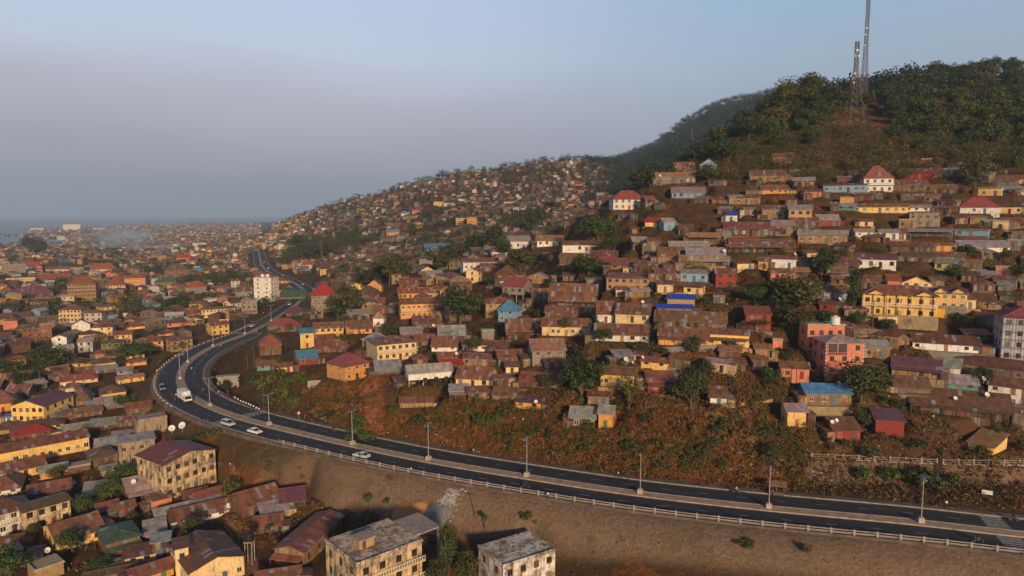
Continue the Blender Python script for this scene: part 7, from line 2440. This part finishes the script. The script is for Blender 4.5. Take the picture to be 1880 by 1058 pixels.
# ------------------------------------------------------------------ haze
hz = material('haze_air', lambda q, bs, out: (q.t.nodes.remove(bs), q.t.links.new(q.n('ShaderNodeVolumePrincipled', Density=HAZE, Color=(.60, .68, .85, 1)).outputs[0], out.inputs['Volume']))) if False else None
def _haze(q, bs, out):
    q.t.nodes.remove(bs)
    pv = q.n('ShaderNodeVolumePrincipled'); pv.inputs['Density'].default_value = .00010; pv.inputs['Color'].default_value = (.58, .78, 1.0, 1); pv.inputs['Anisotropy'].default_value = 0.0
    q.t.links.new(pv.outputs[0], out.inputs['Volume'])
b = MB(); b.box(-19500, 19500, -60, 22000, -62, 420)
tag(b.build('haze', material('haze_air', _haze)), 'thin blue evening haze in the air', 'haze', None, 'stuff')
# ------------------------------------------------------------------ sky, sun, camera
SUN_EL = math.radians(15); SUN_AZ = math.radians(16)      # azimuth from straight behind the camera, + to the right
w = bpy.data.worlds.new('World'); SC.world = w; w.use_nodes = True
t = w.node_tree; t.nodes.clear(); q = NT(t)
sk = q.n('ShaderNodeTexSky'); sk.sky_type = 'NISHITA'; sk.sun_disc = False; sk.sun_elevation = SUN_EL; sk.sun_rotation = PI - SUN_AZ
sk.dust_density = 3.0; sk.air_density = 1.0; sk.ozone_density = 2.0
tc = q.n('ShaderNodeTexCoord').outputs['Generated']; s = q.n('ShaderNodeSeparateXYZ', Vector=tc)
mp = q.n('ShaderNodeMapping', Vector=tc); mp.inputs['Scale'].default_value = (1.6, 1.6, 6.5)
nz = q.noise(mp.outputs[0], 1.3, 4, .5)
el = q.math('ADD', s.outputs[2], q.math('MULTIPLY', q.math('SUBTRACT', nz, .5), .08))
SK = 10.0
L_ = lambda r, g_, b_: tuple(c * SK for c in lin(r, g_, b_)[:3]) + (1,)
left = q.ramp(el, [(0, L_(152,166,190)), (.05, L_(164,168,188)), (.11, L_(186,183,198)), (.16, L_(200,198,212)), (.21, L_(212,222,244)), (.29, L_(206,222,250)), (.42, L_(80,100,136)), (1, L_(34,48,76))])
right = q.ramp(el, [(0, L_(150,166,190)), (.06, L_(164,170,192)), (.12, L_(172,180,202)), (.2, L_(172,192,214)), (.28, L_(164,196,224)), (.42, L_(72,96,136)), (1, L_(32,48,76))])
fx = q.step(s.outputs[0], -.25, .45)
hz_ = q.mix(fx, left, right)
col = q.mix(.86, sk.outputs[0], hz_)
bg = q.n('ShaderNodeBackground', Color=col, Strength=.1); ow = t.nodes.new('ShaderNodeOutputWorld'); t.links.new(bg.outputs[0], ow.inputs[0])
ld = bpy.data.lights.new('sun', 'SUN'); ld.energy = 4.4; ld.angle = math.radians(5.0); ld.color = (1.0, .70, .40)
so = bpy.data.objects.new('sun', ld); COLL.objects.link(so)
dirv = Vector((math.sin(SUN_AZ) * math.cos(SUN_EL), -math.cos(SUN_AZ) * math.cos(SUN_EL), math.sin(SUN_EL)))   # towards the sun
so.rotation_euler = dirv.to_track_quat('Z', 'Y').to_euler(); so.location = (0, -50, 200)
cd = bpy.data.cameras.new('camera'); cd.lens = 24; cd.sensor_width = 36; cd.clip_start = .5; cd.clip_end = 90000
co = bpy.data.objects.new('camera', cd); COLL.objects.link(co); co.location = (0, 0, CAMZ); co.rotation_euler = (PI/2 - PITCH, 0, 0); SC.camera = co
SC.view_settings.view_transform = 'Standard'; SC.view_settings.look = 'None'; SC.view_settings.exposure = EXPO if 'EXPO' in globals() else -0.1; SC.view_settings.gamma = 1
SC.cycles.use_denoising = True
try: SC.cycles.denoiser = 'OPENIMAGEDENOISE'
except Exception: pass
SC.cycles.max_bounces = 4; SC.cycles.diffuse_bounces = 2; SC.cycles.glossy_bounces = 2; SC.cycles.transmission_bounces = 2; SC.cycles.volume_bounces = 2
# ------------------------------------------------------------------ only the largest three hundred trees and shrubs stay single things; the rest are masses
for kind_, nm_, lab_, keep_ in (('broadleaf_tree', 'smaller_trees', 'smaller and farther trees of the wood and town', 296), ('shrub', 'smaller_shrubs', 'smaller and farther shrubs of the slopes', 296)):
    L = [it for it in ITEMS if it['o'].name.split('.')[0] == kind_]
    for it in L: it['sz'] = (1e6 if it['ref'] or (it['label'] and 'group' not in it['o']) else 0) + it['o'].scale[2] * (9 if kind_ == 'broadleaf_tree' else 2.2) / it['dep']
    L.sort(key=lambda it: -it['sz']); drop = L[keep_:]
    if not drop: continue
    H_ = [it['o'].scale[2] * (9 if kind_ == 'broadleaf_tree' else 2.2) for it in drop]
    mass(nm_, [tuple(it['o'].location) for it in drop], H_, lab_, M['olive'], 150 if kind_ == 'broadleaf_tree' else 26, .085 if kind_ == 'broadleaf_tree' else .2)
    dead = set(id(it) for it in drop)
    for it in drop:
        for c in list(it['o'].children): bpy.data.objects.remove(c)
        bpy.data.objects.remove(it['o'])
    ITEMS[:] = [it for it in ITEMS if id(it) not in dead]
# ------------------------------------------------------------------ labels: how it looks and which landmark it stands by
ORD = ['', 'second ', 'third ', 'fourth ', 'fifth ', 'sixth ', 'seventh ', 'eighth ', 'ninth ', 'tenth ', 'eleventh ', 'twelfth ']
def direction(dx, dy):
    if abs(dx) > abs(dy) * 1.25: return 'right of' if dx > 0 else 'left of'
    return 'below' if dy > 0 else 'above'
from collections import defaultdict
used = defaultdict(list); fixed = set()
for it in ITEMS:
    if it['label']: it['o']['label'] = it['label']; fixed.add(it['label'])
todo = [it for it in ITEMS if not it['label']]
todo.sort(key=lambda it: min((it['px'] - r[1]) ** 2 + ((it['py'] - r[2]) * 1.4) ** 2 for r in REFS if r[3] is not it['o']))
for it in todo:
    c = sorted((math.hypot(it['px'] - x, (it['py'] - y) * 1.4), n, direction(it['px'] - x, it['py'] - y)) for n, x, y, o in REFS if o is not it['o'])[:5]
    best = None
    for d, n, dr in c:
        k = (it['look'], dr, n)
        cost = d * (1 + len(used[k]) * .7)
        if best is None or cost < best[0]: best = (cost, k, d)
    used[best[1]].append((best[2], it))
for (look, dr, n), L in used.items():
    L.sort(key=lambda a: a[0])
    for j, (d, it) in enumerate(L):
        o_ = ORD[j] if len(L) > 1 else ''
        if len(L) > 1 and j == 0: o_ = 'nearest '
        if j >= len(ORD): o_ = 'outlying '
        it['o']['label'] = ' '.join(f"{o_}{look} {dr} {n}".split()[:16])
print('items', len(ITEMS), 'objects', len(SC.objects))
